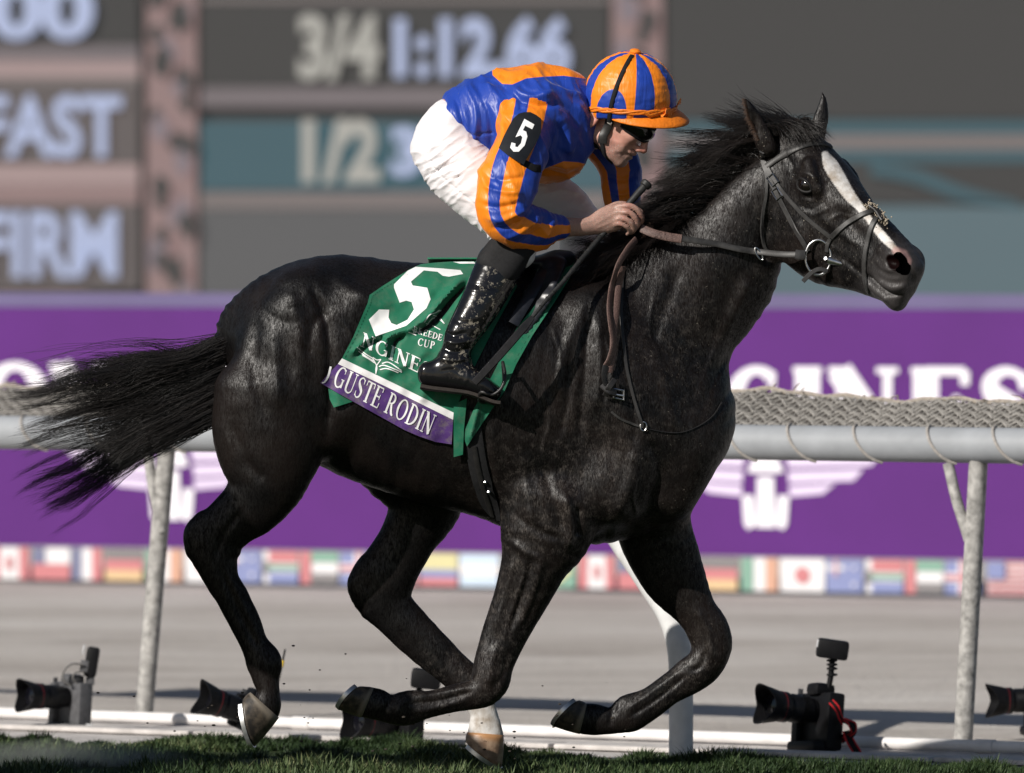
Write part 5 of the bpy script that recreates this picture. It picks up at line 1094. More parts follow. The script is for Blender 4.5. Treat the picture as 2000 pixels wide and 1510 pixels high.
def patch(name, poly, bvh, off, thick, mat, parent, cell=5, sm=2, flat=0):
    """A thin panel with the outline traced in the photograph, lying on a surface."""
    V, F = fill_poly(poly, cell); Y = np.full(len(V), np.nan)
    for i, (x, y) in enumerate(V):
        h_, _ = hit(bvh, x, y)
        if h_ is not None: Y[i] = h_[1]
    ok = ~np.isnan(Y)
    if not ok.all():
        for i in np.where(~ok)[0]: k = np.argmin(np.where(ok, np.linalg.norm(V - V[i], axis=1), 1e9)); Y[i] = Y[k]
    E = np.array([(f[i], f[(i + 1) % 3]) for f in F for i in range(3)])
    for _ in range(sm):
        s = np.bincount(E[:, 0], Y[E[:, 1]], len(Y)) + np.bincount(E[:, 1], Y[E[:, 0]], len(Y)); c = np.bincount(E[:, 0], minlength=len(Y)) + np.bincount(E[:, 1], minlength=len(Y)); Y = np.minimum(Y, .5 * Y + .5 * s / c)
    if flat:                                      # a stiff panel: a smooth sheet resting on the highest folds
        q = np.column_stack([np.ones(len(V)), V - V.mean(0), (V - V.mean(0)) ** 2, np.prod(V - V.mean(0), axis=1)]); c_ = np.linalg.lstsq(q, Y, rcond=None)[0]; Ys = q @ c_; Y = Ys - np.percentile(Ys - Y, 90)
    A = PV(V[:, 0], V[:, 1], Y - off - thick); Bk = PV(V[:, 0], V[:, 1], Y - off); n = len(V)
    bm_e = {}
    for f in F:
        for i in range(3): e = (f[i], f[(i + 1) % 3]); bm_e[tuple(sorted(e))] = None if tuple(sorted(e)) in bm_e else e
    side = [(e[1], e[0], e[0] + n, e[1] + n) for e in bm_e.values() if e is not None]
    g = Geo(); g.add(np.concatenate([A, Bk]), [f for f in F] + [tuple(i + n for i in f[::-1]) for f in F] + side); o = g.build(name, mat, parent); o.data.validate(); bm = bmesh.new(); bm.from_mesh(o.data); bmesh.ops.recalc_face_normals(bm, faces=bm.faces); bm.to_mesh(o.data); bm.free()
    return o
band_ = patch('armband', [(1013, 222), (1024, 219), (1036, 219), (1048, 225), (1057, 232), (1057, 258), (1052, 270), (1040, 292), (1027, 313), (1023, 322), (1008, 314), (990, 302), (974, 289), (984, 266), (993, 248), (1002, 232)], JB, .006, .004, MAT['black_gloss_soft'], jockey, 5, 0, 60)
bbv = BVHTree.FromObject(band_, bpy.context.evaluated_depsgraph_get())
five = [(1024.2, 232.1), (1043.8, 243.2), (1039.4, 252.5), (1025.7, 245.5), (1021.3, 254.3), (1027.7, 257.2), (1030.1, 266.5), (1024.8, 284.0), (1013.2, 296.3), (1003.0, 296.3), (996.3, 288.4), (999.2, 278.2), (1006.8, 280.5), (1006.2, 286.4), (1010.8, 287.5), (1017.5, 279.7), (1020.2, 268.0), (1016.7, 264.2), (1006.8, 268.0)]
patch('armband_number', five, bbv, .0006, .0012, MAT['white_cloth'], band_, 4, 0).matrix_parent_inverse = Matrix.Identity(4)
g = Geo(); pts = []; 
for x, y_ in catmull([(1018, 316), (1030, 322), (1042, 328), (1055, 330)], 4):
    q, nn = hit(JB, x, y_)
    if q is not None: pts.append((q, nn))
g.strap([p_[0] for p_ in pts], [p_[1] for p_ in pts], .024, .004); g.build('armband_strap', MAT['black_matt'], None).parent = band_
# ---- breeches
def build_breeches(h=.0044):
    B = Field((-.36, -.38, 1.58), (.32, .36, 2.20), h)
    B.chain(near_thigh, 0, grow=.001); B.chain(far_thigh, .03, grow=.001); B.blob(P(872, 264, 0), np.stack([[.8, 0, -.6], [0, 1, 0], [.6, 0, .8]]), (.092, .145, .100), .05)
    B.chain([pr(866, 198, 890, 262, 0, .13), pr(850, 225, 900, 290, 0, .145)], .04)
    return B.mesh(3)
RV, RF = build_breeches(); RNn = normals(RV, RF)
RV = carve(RV, RNn, [([(806, 330), (835, 318), (870, 305)], 3.2, -.0065), ([(812, 343), (840, 328), (878, 312)], 3.2, .0055), ([(826, 348), (860, 330), (888, 318)], 3, -.0065), ([(840, 355), (870, 338), (895, 330)], 3, .005), ([(855, 365), (880, 350), (900, 345)], 3, -.006), ([(818, 250), (850, 330), (930, 400), (990, 440)], 1.6, -.004), ([(805, 300), (835, 292), (870, 280)], 3.5, .003), ([(808, 280), (840, 265), (865, 262)], 3.0, -.003),
                     ([(838, 232), (850, 260), (850, 290)], 5, -.003), ([(930, 430), (960, 440), (1000, 430)], 4, -.003), ([(880, 380), (930, 395), (970, 390)], 5, .003), ([(1060, 380), (1100, 372), (1130, 380)], 5, .004), ([(1110, 405), (1140, 412), (1160, 420)], 3, -.004), ([(1100, 420), (1135, 425), (1160, 432)], 3, .004)])
al2 = RV @ np.array([[.654, 0, -.756], [0, 1, 0], [.756, 0, .654]]).T; Qr = to_px(RV)
mask = np.exp(-(np.linalg.norm((Qr - np.array([850, 320])) / np.array([70, 60]), axis=1)) ** 2) + np.exp(-(np.linalg.norm((Qr - np.array([985, 450])) / np.array([60, 45]), axis=1)) ** 2) + .25
RV = RV + RNn * (mask * (.0062 * np.clip(rid(al2 * np.array([34, 9, 7]), 53), 0, 1) ** 2.5 + .003 * np.clip(rid(al2 * np.array([60, 14, 14]), 54), 0, 1) ** 2))[:, None]
RV = RV + RNn * (.0014 * vnoise(RV * np.array([30, 30, 60]), 51))[:, None]
bre = mesh_obj('breeches', RV, RF, MAT['breeches']); adopt(bre, jockey)
# ---- boots
def build_boot(shin, foot, near=True, h=.005):
    lo = np.min([c[:3] for c in shin + (foot or [])], axis=0) - .1; hi = np.max([c[:3] for c in shin + (foot or [])], axis=0) + .1
    B = Field(lo, hi, h); B.chain(shin, 0, grow=.003, p=2.1)
    if foot: B.chain(foot, .016, p=2.4)
    V, F = B.mesh(2); N = normals(V, F)
    if near: V = carve(V, N, [([(866, 648), (885, 655), (910, 650)], 4, -.006), ([(864, 664), (890, 670), (920, 664)], 4, .006), ([(866, 680), (890, 688), (918, 680)], 4, -.006), ([(858, 700), (885, 704), (915, 700)], 4, .005), ([(880, 620), (905, 630), (935, 632)], 5, -.003), ([(905, 560), (930, 568), (960, 565)], 3, .002), ([(912, 552), (940, 558), (975, 566)], 2.5, -.002), ([(905, 712), (915, 730), (905, 755)], 2, .002), ([(860, 725), (885, 722), (905, 730)], 2, -.002)])
    q = to_px(V); mud = np.clip((q[:, 0] - (925 + (560 - q[:, 1]) * .45)) / 50 + .15, 0, 1) * np.clip(1.15 - (q[:, 1] - 700) / 40, 0, 1)
    o = mesh_obj('boot', V, F, MAT['boot'], None, True, dict(mud=mud)); return adopt(o, jockey), V, F
boot, VB, FB = build_boot(near_shin[1:], near_foot)
cb = Field(np.min([c[:3] for c in near_shin[:2]], axis=0) - .12, np.max([c[:3] for c in near_shin[:2]], axis=0) + .12, .005); cb.chain([pr(958, 477, 1043, 495, -.214, .061), pr(945, 493, 1032, 509, -.224, .060), pr(932, 510, 1021, 524, -.234, .0595)], 0, p=3.0); v_, f_ = cb.mesh(2)
cuff = mesh_obj('boot_cuff', v_, f_, MAT['boot_cuff'], boot)
boot2, _, _ = build_boot(far_shin, None, False)
g = Geo(); pts = [P(x, y_, -.31) for x, y_ in catmull([(822, 750), (845, 754), (880, 758), (915, 763), (940, 771), (962, 780), (978, 783)], 4)]
g.strap(pts, [np.array([0, 0, -1.])] * len(pts), .086, .016); g.build('boot_sole', MAT['sole'], None).parent = boot
# ---- helmet
HLC = P(1231, 190, -.03); HAXI = np.array([.10, -.26, .96]); HAXI /= np.linalg.norm(HAXI)
hx_ = np.array([0, -1., 0]) - HAXI * np.dot([0, -1., 0], HAXI); hx_ /= np.linalg.norm(hx_); hy_ = np.array([1., 0, 0]) - HAXI * HAXI[0] - hx_ * hx_[0]; hy_ /= np.linalg.norm(hy_)
def hel(lon, lat, r=1.0):
    """lon 0 faces the camera, 90 the front of the cap."""
    lo_, la = math.radians(lon), math.radians(lat); rx, ry, rz = .132, .145, .145
    return HLC + (hx_ * math.cos(lo_) * math.cos(la) * rx + hy_ * math.sin(lo_) * math.cos(la) * ry + HAXI * math.sin(la) * rz) * r
def rim(lon): return -18 + 7 * math.cos(math.radians(lon - 75)) - 9 * math.exp(-((lon + 95) / 40) ** 2)
def cap_cols(t):
    lon = t.attr('lon'); lat = t.attr('lat')
    def bandf(a, b): return t.math('MULTIPLY', t.step(lon, a, .5), t.math('SUBTRACT', 1.0, t.step(lon, b, .5)))
    o = bandf(-58, 6)
    for a, b in ((32, 60), (86, 112), (138, 164), (-112, -84), (-164, -138)): o = t.math('MAXIMUM', o, bandf(a, b))
    ptch = t.attr('side'); o = t.math('MULTIPLY', o, t.step(ptch, 1.0, .02))
    o = t.math('MAXIMUM', o, t.step(lat, 82, 1)); return t.mix(o, BLUE, ORANGE)
MAT['cap'] = make_silk('cap_silk', cap_cols)
nl, na = 120, 44; V = []; LO = []; LA = []; SD = []
for j in range(na):
    for i in range(nl):
        lon = -180 + 360 * i / nl; lat = rim(lon) + (90 - rim(lon)) * j / (na - 1) * .999
        dq = math.cos(math.radians(lat)); seam = min(abs(lon - s_) for s_ in (6, 32, 60, 86, 112, 138, -58, -84)) * dq
        r = 1 + .012 * (1 - abs(vnoise(np.array([[lon * .05, lat * .25, 1.]]), 61)[0]) * 2) - .010 * math.exp(-(seam / 1.6) ** 2) + .006 * vnoise(np.array([[lon * .2, lat * .12, 3.]]), 62)[0] + .012 * max(0, 1 - (lat - rim(lon)) / 8) * vnoise(np.array([[lon * .35, 0., 5.]]), 63)[0]
        V.append(hel(lon, lat, r)); LO.append(lon); LA.append(lat); SD.append(math.hypot((lon + 24) * dq / 21, (lat - rim(lon) - 6) / 33))
F = [(j * nl + i, j * nl + (i + 1) % nl, (j + 1) * nl + (i + 1) % nl, (j + 1) * nl + i) for j in range(na - 1) for i in range(nl)]
V += [hel(-180 + 360 * i / nl, rim(-180 + 360 * i / nl), .93) for i in range(nl)]; LO += [0] * nl; LA += [0] * nl; SD += [2] * nl; nb = na * nl
F += [(nb + i, nb + (i + 1) % nl, (i + 1) % nl, i) for i in range(nl)]
# LON attribute must not be blended across +-180: that seam lies at the back, away from the camera
helmet = mesh_obj('helmet', V, F, MAT['cap'], None, True, dict(lon=LO, lat=LA, side=SD)); adopt(helmet, jockey)
inner = mesh_obj('helmet_lining', [hel(-180 + 360 * i / nl, rim(-180 + 360 * i / nl) + (80 - rim(0)) * j / 8, .92) for j in range(9) for i in range(nl)], [(j * nl + i, (j + 1) * nl + i, (j + 1) * nl + (i + 1) % nl, j * nl + (i + 1) % nl) for j in range(8) for i in range(nl)], MAT['black_matt'], helmet)
g = Geo(); g.ball(hel(10, 89, 1.03), (.018, .018, .008), 14, R=rot_to(HAXI)); g.build('cap_button', MAT['cap_orange'], None).parent = helmet
# peak
nv, ns = 60, 8; V = []; fwd = math.radians(75)
for i in range(nv):
    lon = -22 + 190 * i / (nv - 1); e = max(0, math.sin(math.pi * i / (nv - 1))) ** .75; base = hel(lon, rim(lon) + 2, .99); rad = hx_ * math.cos(math.radians(lon)) + hy_ * math.sin(math.radians(lon)); fw = hx_ * math.cos(fwd) + hy_ * math.sin(fwd)
    d = rad * .35 + fw * .65; d /= np.linalg.norm(d)
    for j in range(ns):
        t = j / (ns - 1); V.append(base + d * (.052 * e * t) - HAXI * (.018 * t * t * e + .012 * t * (.4 + .6 * e)))
for i in range(nv):
    for j in range(ns): V.append(V[i * ns + j] - HAXI * .004)
F = [(i * ns + j, (i + 1) * ns + j, (i + 1) * ns + j + 1, i * ns + j + 1) for i in range(nv - 1) for j in range(ns - 1)]; o_ = nv * ns
F += [tuple(o_ + q for q in f[::-1]) for f in F] + [(i * ns + ns - 1, (i + 1) * ns + ns - 1, o_ + (i + 1) * ns + ns - 1, o_ + i * ns + ns - 1) for i in range(nv - 1)]
pk = mesh_obj('cap_peak', V, F, MAT['cap_orange'], helmet)
# twisted band and bow above the peak, black elastic over the crown
g = Geo()
for q in range(3): g.tube([hel(lon, rim(lon) + 8 + 5 * math.cos(math.radians(lon + 60)) + 2.0 * math.sin(lon * .11 + q * 2.1), 1.015 + .006 * math.cos(lon * .11 + q * 2.1)) for lon in np.linspace(-95, 150, 70)], .0042, 6)
g.build('cap_band', MAT['cap_orange'], None).parent = helmet
def ribb(name, path, w, mat, th=.003):
    g = Geo(); pts = [hel(a, b, c) for a, b, c in path]; g.strap(pts, [p_ - HLC for p_ in pts], w, th); o = g.build(name, mat, None); o.parent = helmet; return o
ribb('bow_loop', [(52, rim(52) + 9, 1.02), (48, rim(48) + 5, 1.07), (42, rim(42) + 2, 1.05), (50, rim(50) + 6, 1.01)], .016, MAT['cap_orange']); ribb('bow_tail', [(54, rim(54) + 10, 1.02), (56, rim(56) + 4, 1.06), (58, rim(58) - 2, 1.07)], .020, MAT['cap_orange'])
ribb('bow_tail', [(88, rim(88) + 9, 1.02), (92, rim(92) + 13, 1.08), (100, rim(100) + 10, 1.10)], .016, MAT['cap_orange']); ribb('bow_loop', [(20, rim(20) + 9, 1.02), (26, rim(26) + 5, 1.05), (36, rim(36) + 6, 1.03)], .012, MAT['cap_orange'])
ribb('elastic_strap', [(-14 - 12 * t, 76 - (76 - rim(-26) + 4) * t, 1.012) for t in np.linspace(0, 1, 18)], .013, MAT['black_matt'], .003)
# goggles, harness
gog = Geo(); nu, nvv = 40, 12; V = []
for i in range(nu):
    a = math.radians(-78 + 156 * i / (nu - 1))
    for j in range(nvv):
        v = j / (nvv - 1) - .5; hh = .050 * (1 - .25 * abs(math.sin(a)) ** 3) * (1 - .35 * math.exp(-(a / .20) ** 2) * (1 if v < 0 else .2)); bul = .010 * (1 - (2 * v) ** 2)
        V.append(jp(.018 + (.100 + bul) * math.cos(a), -.036 + v * hh, (.080 + bul * .6) * math.sin(a)))
F = [(i * nvv + j, (i + 1) * nvv + j, (i + 1) * nvv + j + 1, i * nvv + j + 1) for i in range(nu - 1) for j in range(nvv - 1)]
gog.add(V, F); go = gog.build('goggles', MAT['black_gloss'], jockey); m_ = go.modifiers.new('thickness', 'SOLIDIFY'); m_.thickness = .004; m_.offset = -1
g = Geo(); g.tube([V[i * nvv] for i in range(nu)] + [V[i * nvv + nvv - 1] for i in range(nu - 1, -1, -1)], .0042, 8, closed=True); g.build('goggle_rim', MAT['black_matt'], None).parent = go
BB = BVHTree.FromPolygons([Vector(v) for v in BV.tolist()], BF.tolist())
def on_head(pts, w, th, name, mat, lift=.002):
    P_ = []; N_2 = []
    for q in catmull(pts, 4):
        p_ = jp(*q); l, nn, _, _ = BB.find_nearest(Vector(p_)); nn = np.array(nn); P_.append(np.array(l) + nn * lift); N_2.append(nn)
    g = Geo(); g.strap(P_, N_2, w, th); return g.build(name, mat, jockey)
on_head([(-.012, -.045, -.10), (-.002, -.075, -.095), (.006, -.105, -.085), (.014, -.135, -.07)], .028, .006, 'helmet_harness', MAT['leather'])
on_head([(-.075, -.06, -.08), (-.065, -.10, -.08), (-.045, -.135, -.062), (-.005, -.158, -.045), (.03, -.172, -.02), (.05, -.175, 0)], .013, .004, 'chin_strap', MAT['black_matt'])
on_head([(.012, -.135, -.065), (.035, -.160, -.045), (.06, -.178, -.01)], .013, .004, 'chin_strap', MAT['black_matt'])
g = Geo(); g.box(jp(.006, -.062, -.096), (.014, .006, .010), R=np.stack([hf, hw, hu], 1), bev=.001); g.build('harness_buckle', MAT['steel'], jockey)
# white stock at the throat
on_head([(-.055, -.10, -.07), (-.035, -.145, -.062), (-.01, -.17, -.04)], .014, .003, 'white_stock', MAT['white_cloth'], .001)
# ---- whip
whip = empty('riding_whip', P(1100, 550, -.25))
wp = [P(x, y_, d) for x, y_, d in [(1262, 360, -.100), (1232, 394, -.117), (1200, 430, -.128), (1173, 463, -.150), (1137, 505, -.22), (1101, 549, -.29), (1070, 583, -.33), (1036, 625, -.37)]]
g = Geo(); g.tube(catmull(wp[:4], 6), np.interp(np.linspace(0, 1, 19), [0, .3, 1], [.0125, .0105, .009]), 14); g.build('handle', MAT['whip_grip'], whip)
g = Geo(); d = (wp[0] - wp[1]) / np.linalg.norm(wp[0] - wp[1]); g.lathe([(.011, -.012), (.017, -.008), (.0185, .004), (.015, .009), (.0, .010)], wp[0], rot_to(d), 18); g.build('handle_cap', MAT['whip_grip'], whip)
sh_ = catmull(wp[3:], 8); g = Geo(); g.tube(sh_, np.linspace(.0085, .0052, len(sh_)), 12); g.build('shaft', MAT['whip_grip'], whip)
for i in range(0, 28, 3):
    q = sh_[i]; t_ = sh_[min(i + 1, len(sh_) - 1)] - q; g = Geo(); R_ = rot_to(t_); rr = .0092 - .0035 * i / 32; g.tube([q + R_ @ np.array([math.cos(a) * rr, math.sin(a) * rr, .006 * a / 6.28]) for a in np.linspace(0, 6.28, 14)], .0016, 5); g.build('whip_winding', MAT['whip_grip'], whip)
fl_ = [P(x, y_, d) for x, y_, d in catmull([(1040, 620, -.368), (1010, 655, -.385), (975, 695, -.395), (945, 728, -.40), (926, 748, -.402)], 4)]
g = Geo(); g.strap(fl_, [np.array([.25, -1, .25])] * len(fl_), np.interp(np.linspace(0, 1, len(fl_)), [0, .12, 1], [.016, .026, .024]), .010); g.build('flap', MAT['whip_pad'], whip)
tag(whip, 'black riding whip held in the jockey\'s near hand', 'whip')
# ------------------------------------------------------------------ bridle, reins, saddle, saddle cloth
def on_horse(pts, lift=.003, sub=5):
    A = []; N = []
    for x, y_ in catmull(np.asarray(pts, float), sub):
        q, n = horse_hit(x, y_)
        if q is not None: A.append(q + n * lift); N.append(n)
    A = np.array(A)
    for _ in range(2):
        if len(A) > 3: A[1:-1] = .25 * A[:-2] + .5 * A[1:-1] + .25 * A[2:]
    return A, N
bridle = empty('bridle', P(1540, 300, -.1)); tag(bridle, 'dark leather bridle with noseband on the horse\'s head', 'bridle')
def strap(name, pts, w, mat='leather_dusty', th=.005, lift=.002, parent=bridle):
    A, N = on_horse(pts, lift); g = Geo(); g.strap(A, N, w, th); return g.build(name, MAT[mat], parent)
strap('browband', [(1497, 326), (1516, 312), (1545, 296), (1575, 284), (1604, 281), (1622, 287)], .020)
cheek = strap('cheekpiece', [(1489, 296), (1493, 325), (1508, 360), (1525, 392), (1542, 425), (1557, 452), (1570, 474), (1579, 490)], .017)
strap('noseband_headpiece', [(1494, 318), (1512, 350), (1538, 385), (1570, 420), (1600, 446), (1624, 464)], .014)
strap('throatlash', [(1490, 310), (1497, 345), (1497, 380), (1489, 420), (1486, 455), (1493, 482), (1502, 492)], .011)
strap('upper_noseband', [(1624, 464), (1640, 448), (1664, 430), (1688, 418), (1706, 413)], .017)
strap('lower_noseband', [(1713, 424), (1704, 440), (1696, 468), (1690, 500), (1689, 530), (1692, 556), (1700, 580)], .017)
strap('noseband_drop', [(1623, 466), (1617, 478), (1616, 492)], .014)
for (x, y_) in ((1510, 352), (1520, 378)):
    q, n = horse_hit(x, y_); R = rot_to(n, np.array([.62, 0, -.78])); g = Geo()
    g.tube([q + n * .010 + R @ np.array([a * .016, b * .012, 0]) for a, b in ((-1, -1), (1, -1), (1, 1), (-1, 1))], .0022, 6, closed=True); g.build('buckle', MAT['steel'], None).parent = cheek
g = Geo(); rr = np.random.default_rng(4); A, N = on_horse([(1694, 404), (1706, 413), (1718, 425), (1728, 438)], .004)
for k in range(240):
    i = rr.integers(0, len(A)); c = A[i] + N[i] * rr.uniform(-.002, .012) + rr.normal(0, .007, 3); g.ball(c, rr.uniform(.0018, .0038), 5)
g.build('sheepskin_pad', MAT['sheepskin'], bridle)
A, N = on_horse([(1698, 408), (1707, 416), (1716, 426), (1724, 437)], .014); g = Geo(); g.strap(A, N, .022, .006); g.build('noseband_crossing', MAT['leather'], bridle)
qb, nb_ = horse_hit(1598, 500); bit = empty('snaffle_bit', qb); yb_ = qb[1] - .016
g = Geo(); g.tube([P(1598 + 25 * math.cos(a), 503 + 34 * math.sin(a), yb_ - .004 * math.cos(a)) for a in np.linspace(0, 2 * math.pi, 40)[:-1]], .0042, 10, closed=True); g.build('ring', MAT['steel'], bit)
g = Geo(); pts = catmull([P(1618, 508, yb_ - .006), P(1632, 512, yb_ - .010), P(1650, 517, yb_ - .016), P(1668, 521, yb_ - .018)], 4); g.tube(pts, np.linspace(.0135, .003, len(pts)), 14); g.build('cheek_guard', MAT['steel'], bit)
g = Geo(); g.tube([P(1612, 504, yb_ + .002), P(1606, 505, yb_ + .03)], .006, 10); g.build('mouthpiece', MAT['steel'], bit)
tag(bit, 'steel ring snaffle bit at the corner of the horse\'s mouth', 'bit')
g = Geo(); A = [P(x, y_, d) for x, y_, d in catmull([(1616, 530, yb_ - .006), (1600, 526, yb_ - .008), (1584, 534, yb_ - .010), (1568, 550, yb_ - .012)], 4)]; g.strap(A, [np.array([.1, -1, .2])] * len(A), .014, .004); g.build('curb_strap', MAT['leather_dusty'], bridle)
# reins
reins = empty('reins', P(1260, 460, -.12)); tag(reins, 'leather reins with brown rubber grip running from hand to bit', 'reins')
yn = [horse_hit(x, y_)[0][1] for x, y_ in ((1330, 470), (1400, 480), (1480, 492))]
def free(name, pts, w, mat, th=.004, nrm=(.1, -1, .25), parent=reins, sub=6):
    A = [P(x, y_, d) for x, y_, d in catmull(pts, sub)]; g = Geo(); g.strap(A, [np.array(nrm)] * len(A), w, th); return g.build(name, MAT[mat], parent)
free('rein_grip', [(1252, 446, -.128), (1275, 456, -.140), (1305, 463, -.146), (1331, 467, min(-.146, yn[0] - .02))], .027, 'grip', .006)
free('rein_strap', [(1330, 466, min(-.145, yn[0] - .018)), (1362, 471, min(-.14, yn[0] - .015)), (1400, 477, yn[1] - .025), (1445, 487, yn[1] - .025), (1480, 492, yn[2] - .03), (1530, 497, (yn[2] - .03) * .4 + (yb_ - .01) * .6), (1574, 497, yb_ - .008)], .019, 'leather_dusty')
free('rein_keeper', [(1553, 497, yb_ - .014), (1562, 498, yb_ - .014), (1572, 498, yb_ - .012)], .030, 'leather_dusty', .006)
g = Geo(); g.tube([P(1482 + 10 * math.cos(a) * .5 + 6 * math.sin(a), 496 + 12 * math.sin(a), yn[2] - .036) for a in np.linspace(0, 6.28, 20)[:-1]], .0026, 8, closed=True); g.build('martingale_ring', MAT['steel'], reins)
ys = lambda x, y_: horse_hit(x, y_)[0][1]
free('rein_loop', [(1242, 468, -.13), (1226, 486, -.16), (1206, 520, -.19), (1194, 560, ys(1194, 560) - .035), (1189, 600, ys(1189, 600) - .04), (1193, 640, ys(1193, 640) - .04), (1197, 670, ys(1197, 670) - .035), (1190, 700, ys(1190, 700) - .03), (1182, 715, ys(1182, 715) - .025)], .022, 'grip', .005, (.9, -.75, .1))
free('rein_loop', [(1216, 520, -.17), (1208, 560, ys(1208, 560) - .03), (1203, 610, ys(1203, 610) - .03), (1198, 650, ys(1198, 650) - .025), (1196, 690, ys(1196, 690) - .02), (1190, 728, ys(1190, 728) - .02)], .022, 'grip', .005, (.5, -1, .1))
free('rein_end', [(1182, 714, ys(1182, 714) - .03), (1179, 732, ys(1179, 732) - .03), (1182, 748, ys(1182, 748) - .028), (1190, 757, ys(1190, 757) - .022)], .018, 'leather', .004, (.6, -1, .1))
free('rein_knot', [(1176, 752, ys(1176, 752) - .020), (1190, 764, ys(1190, 764) - .030), (1202, 768, ys(1202, 768) - .020)], .022, 'leather', .006, (.2, -1, .2)); free('rein_knot', [(1200, 742, ys(1200, 742) - .022), (1190, 756, ys(1190, 756) - .034), (1182, 772, ys(1182, 772) - .020)], .018, 'leather', .006, (.2, -1, .2))
q, n = horse_hit(1208, 770); g = Geo(); g.tube([P(1208 + a * 10, 770 + b * 9 + a * 2, q[1] - .02) for a, b in ((-1, -1), (1, -1), (1, 1), (-1, 1))], .0035, 6, closed=True); g.tube([P(1198, 770, q[1] - .022), P(1218, 773, q[1] - .022)], .003, 6); g.build('rein_buckle', MAT['steel'], reins)
# neck strap of the breastplate
cord = empty('neck_strap', P(1250, 820, -.2)); tag(cord, 'thin black neck strap with steel ring across the horse\'s chest', 'strap')
A, N = on_horse([(1222, 505), (1214, 560), (1212, 620), (1218, 680), (1226, 730), (1240, 785), (1255, 832)], .004); g = Geo(); g.strap(A, N, .011, .004); g.build('strap', MAT['leather'], cord)
A, N = on_horse([(1194, 804), (1212, 818), (1235, 828), (1256, 834)], .004); g = Geo(); g.strap(A, N, .008, .003); g.build('strap_end', MAT['leather_dusty'], cord)
A, N = on_horse([(1258, 836), (1290, 843), (1330, 845), (1365, 832), (1392, 812), (1408, 786)], .003); g = Geo(); g.tube(A, .0018, 6); g.build('cord', MAT['leather'], cord)
q, n = horse_hit(1256, 833); g = Geo(); g.tube([q + n * .006 + np.array([.010 * math.cos(a), 0, .014 * math.sin(a)]) for a in np.linspace(0, 6.28, 14)[:-1]], .0022, 6, closed=True); g.build('ring', MAT['steel'], cord)
# ---- saddle cloth: one sheet over the back, its depth taken from the horse's flank
GX = np.arange(596, 1146, 8.0); GY = np.arange(480, 912, 8.0); YY = np.full((len(GX), len(GY)), np.nan)
for i, x in enumerate(GX):
    for j, y_ in enumerate(GY):
        q, n = horse_hit(x, y_, near=False)
        if q is not None: YY[i, j] = q[1]
for i in range(len(GX)):
    ok = ~np.isnan(YY[i]); f = np.argmax(ok) if ok.any() else 0; YY[i, :f] = np.maximum(YY[i, f], -.02); 
    if (~ok).any() and ok.any(): YY[i] = np.interp(np.arange(len(GY)), np.where(~np.isnan(YY[i]))[0], YY[i][~np.isnan(YY[i])])
for _ in range(3): YY[1:-1, 1:-1] = .5 * YY[1:-1, 1:-1] + .125 * (YY[:-2, 1:-1] + YY[2:, 1:-1] + YY[1:-1, :-2] + YY[1:-1, 2:])
def cloth_fold(Q):
    Q = np.asarray(Q, float); D = np.zeros(len(Q))
    for pts, r, h in [([(905, 540), (870, 578), (832, 622), (795, 645)], 8, .020), ([(918, 548), (884, 586), (846, 630), (806, 654)], 6, -.018), ([(795, 645), (764, 656), (752, 674), (756, 700)], 6, .016), ([(788, 656), (772, 668), (768, 700)], 5, -.014), ([(752, 652), (715, 664), (688, 690)], 6, .012), ([(745, 662), (716, 674), (694, 698)], 5, -.010),
                      ([(730, 600), (780, 585), (850, 570)], 14, .006), ([(840, 680), (800, 710), (740, 730)], 9, .006), ([(860, 720), (830, 760), (820, 790)], 10, .006), ([(700, 720), (760, 760), (860, 815)], 8, .004), ([(980, 640), (1020, 620), (1060, 560)], 10, .006), ([(1000, 660), (1050, 610), (1095, 540)], 6, -.004), ([(935, 790), (925, 830), (915, 865)], 6, .008), ([(950, 800), (945, 830), (940, 850)], 6, -.006)]:
        d, s = poly_dist(Q, catmull(pts, 5)); D += h * np.exp(-(d / r) ** 2) * np.clip(np.minimum(s, 1 - s) * 5 + .2, 0, 1)
    z = np.zeros(len(Q)); D = D * 1.5; return D + .0060 * vnoise(np.stack([(Q[:, 0] + Q[:, 1] * .5) / 34, (Q[:, 1] - Q[:, 0] * .3) / 60, z], 1), 71) + .002 * vnoise(np.stack([Q[:, 0] / 14, Q[:, 1] / 16, z], 1), 72) + .004
def cloth_y(Q):
    Q = np.asarray(Q, float); fx = np.clip((Q[:, 0] - GX[0]) / 8, 0, len(GX) - 1.001); fy = np.clip((Q[:, 1] - GY[0]) / 8, 0, len(GY) - 1.001); i, j = fx.astype(int), fy.astype(int); a, b = fx - i, fy - j
    return (YY[i, j] * (1 - a) * (1 - b) + YY[i + 1, j] * a * (1 - b) + YY[i, j + 1] * (1 - a) * b + YY[i + 1, j + 1] * a * b)
def on_cloth(Q, lift=0.0):
    Q = np.asarray(Q, float); return PV(Q[:, 0], Q[:, 1], cloth_y(Q) - .010 - cloth_fold(Q) - lift)
cloth = empty('saddle_cloth', P(780, 520, -.02)); tag(cloth, 'green saddle cloth with a big white 5 and purple lettered border', 'saddle cloth')
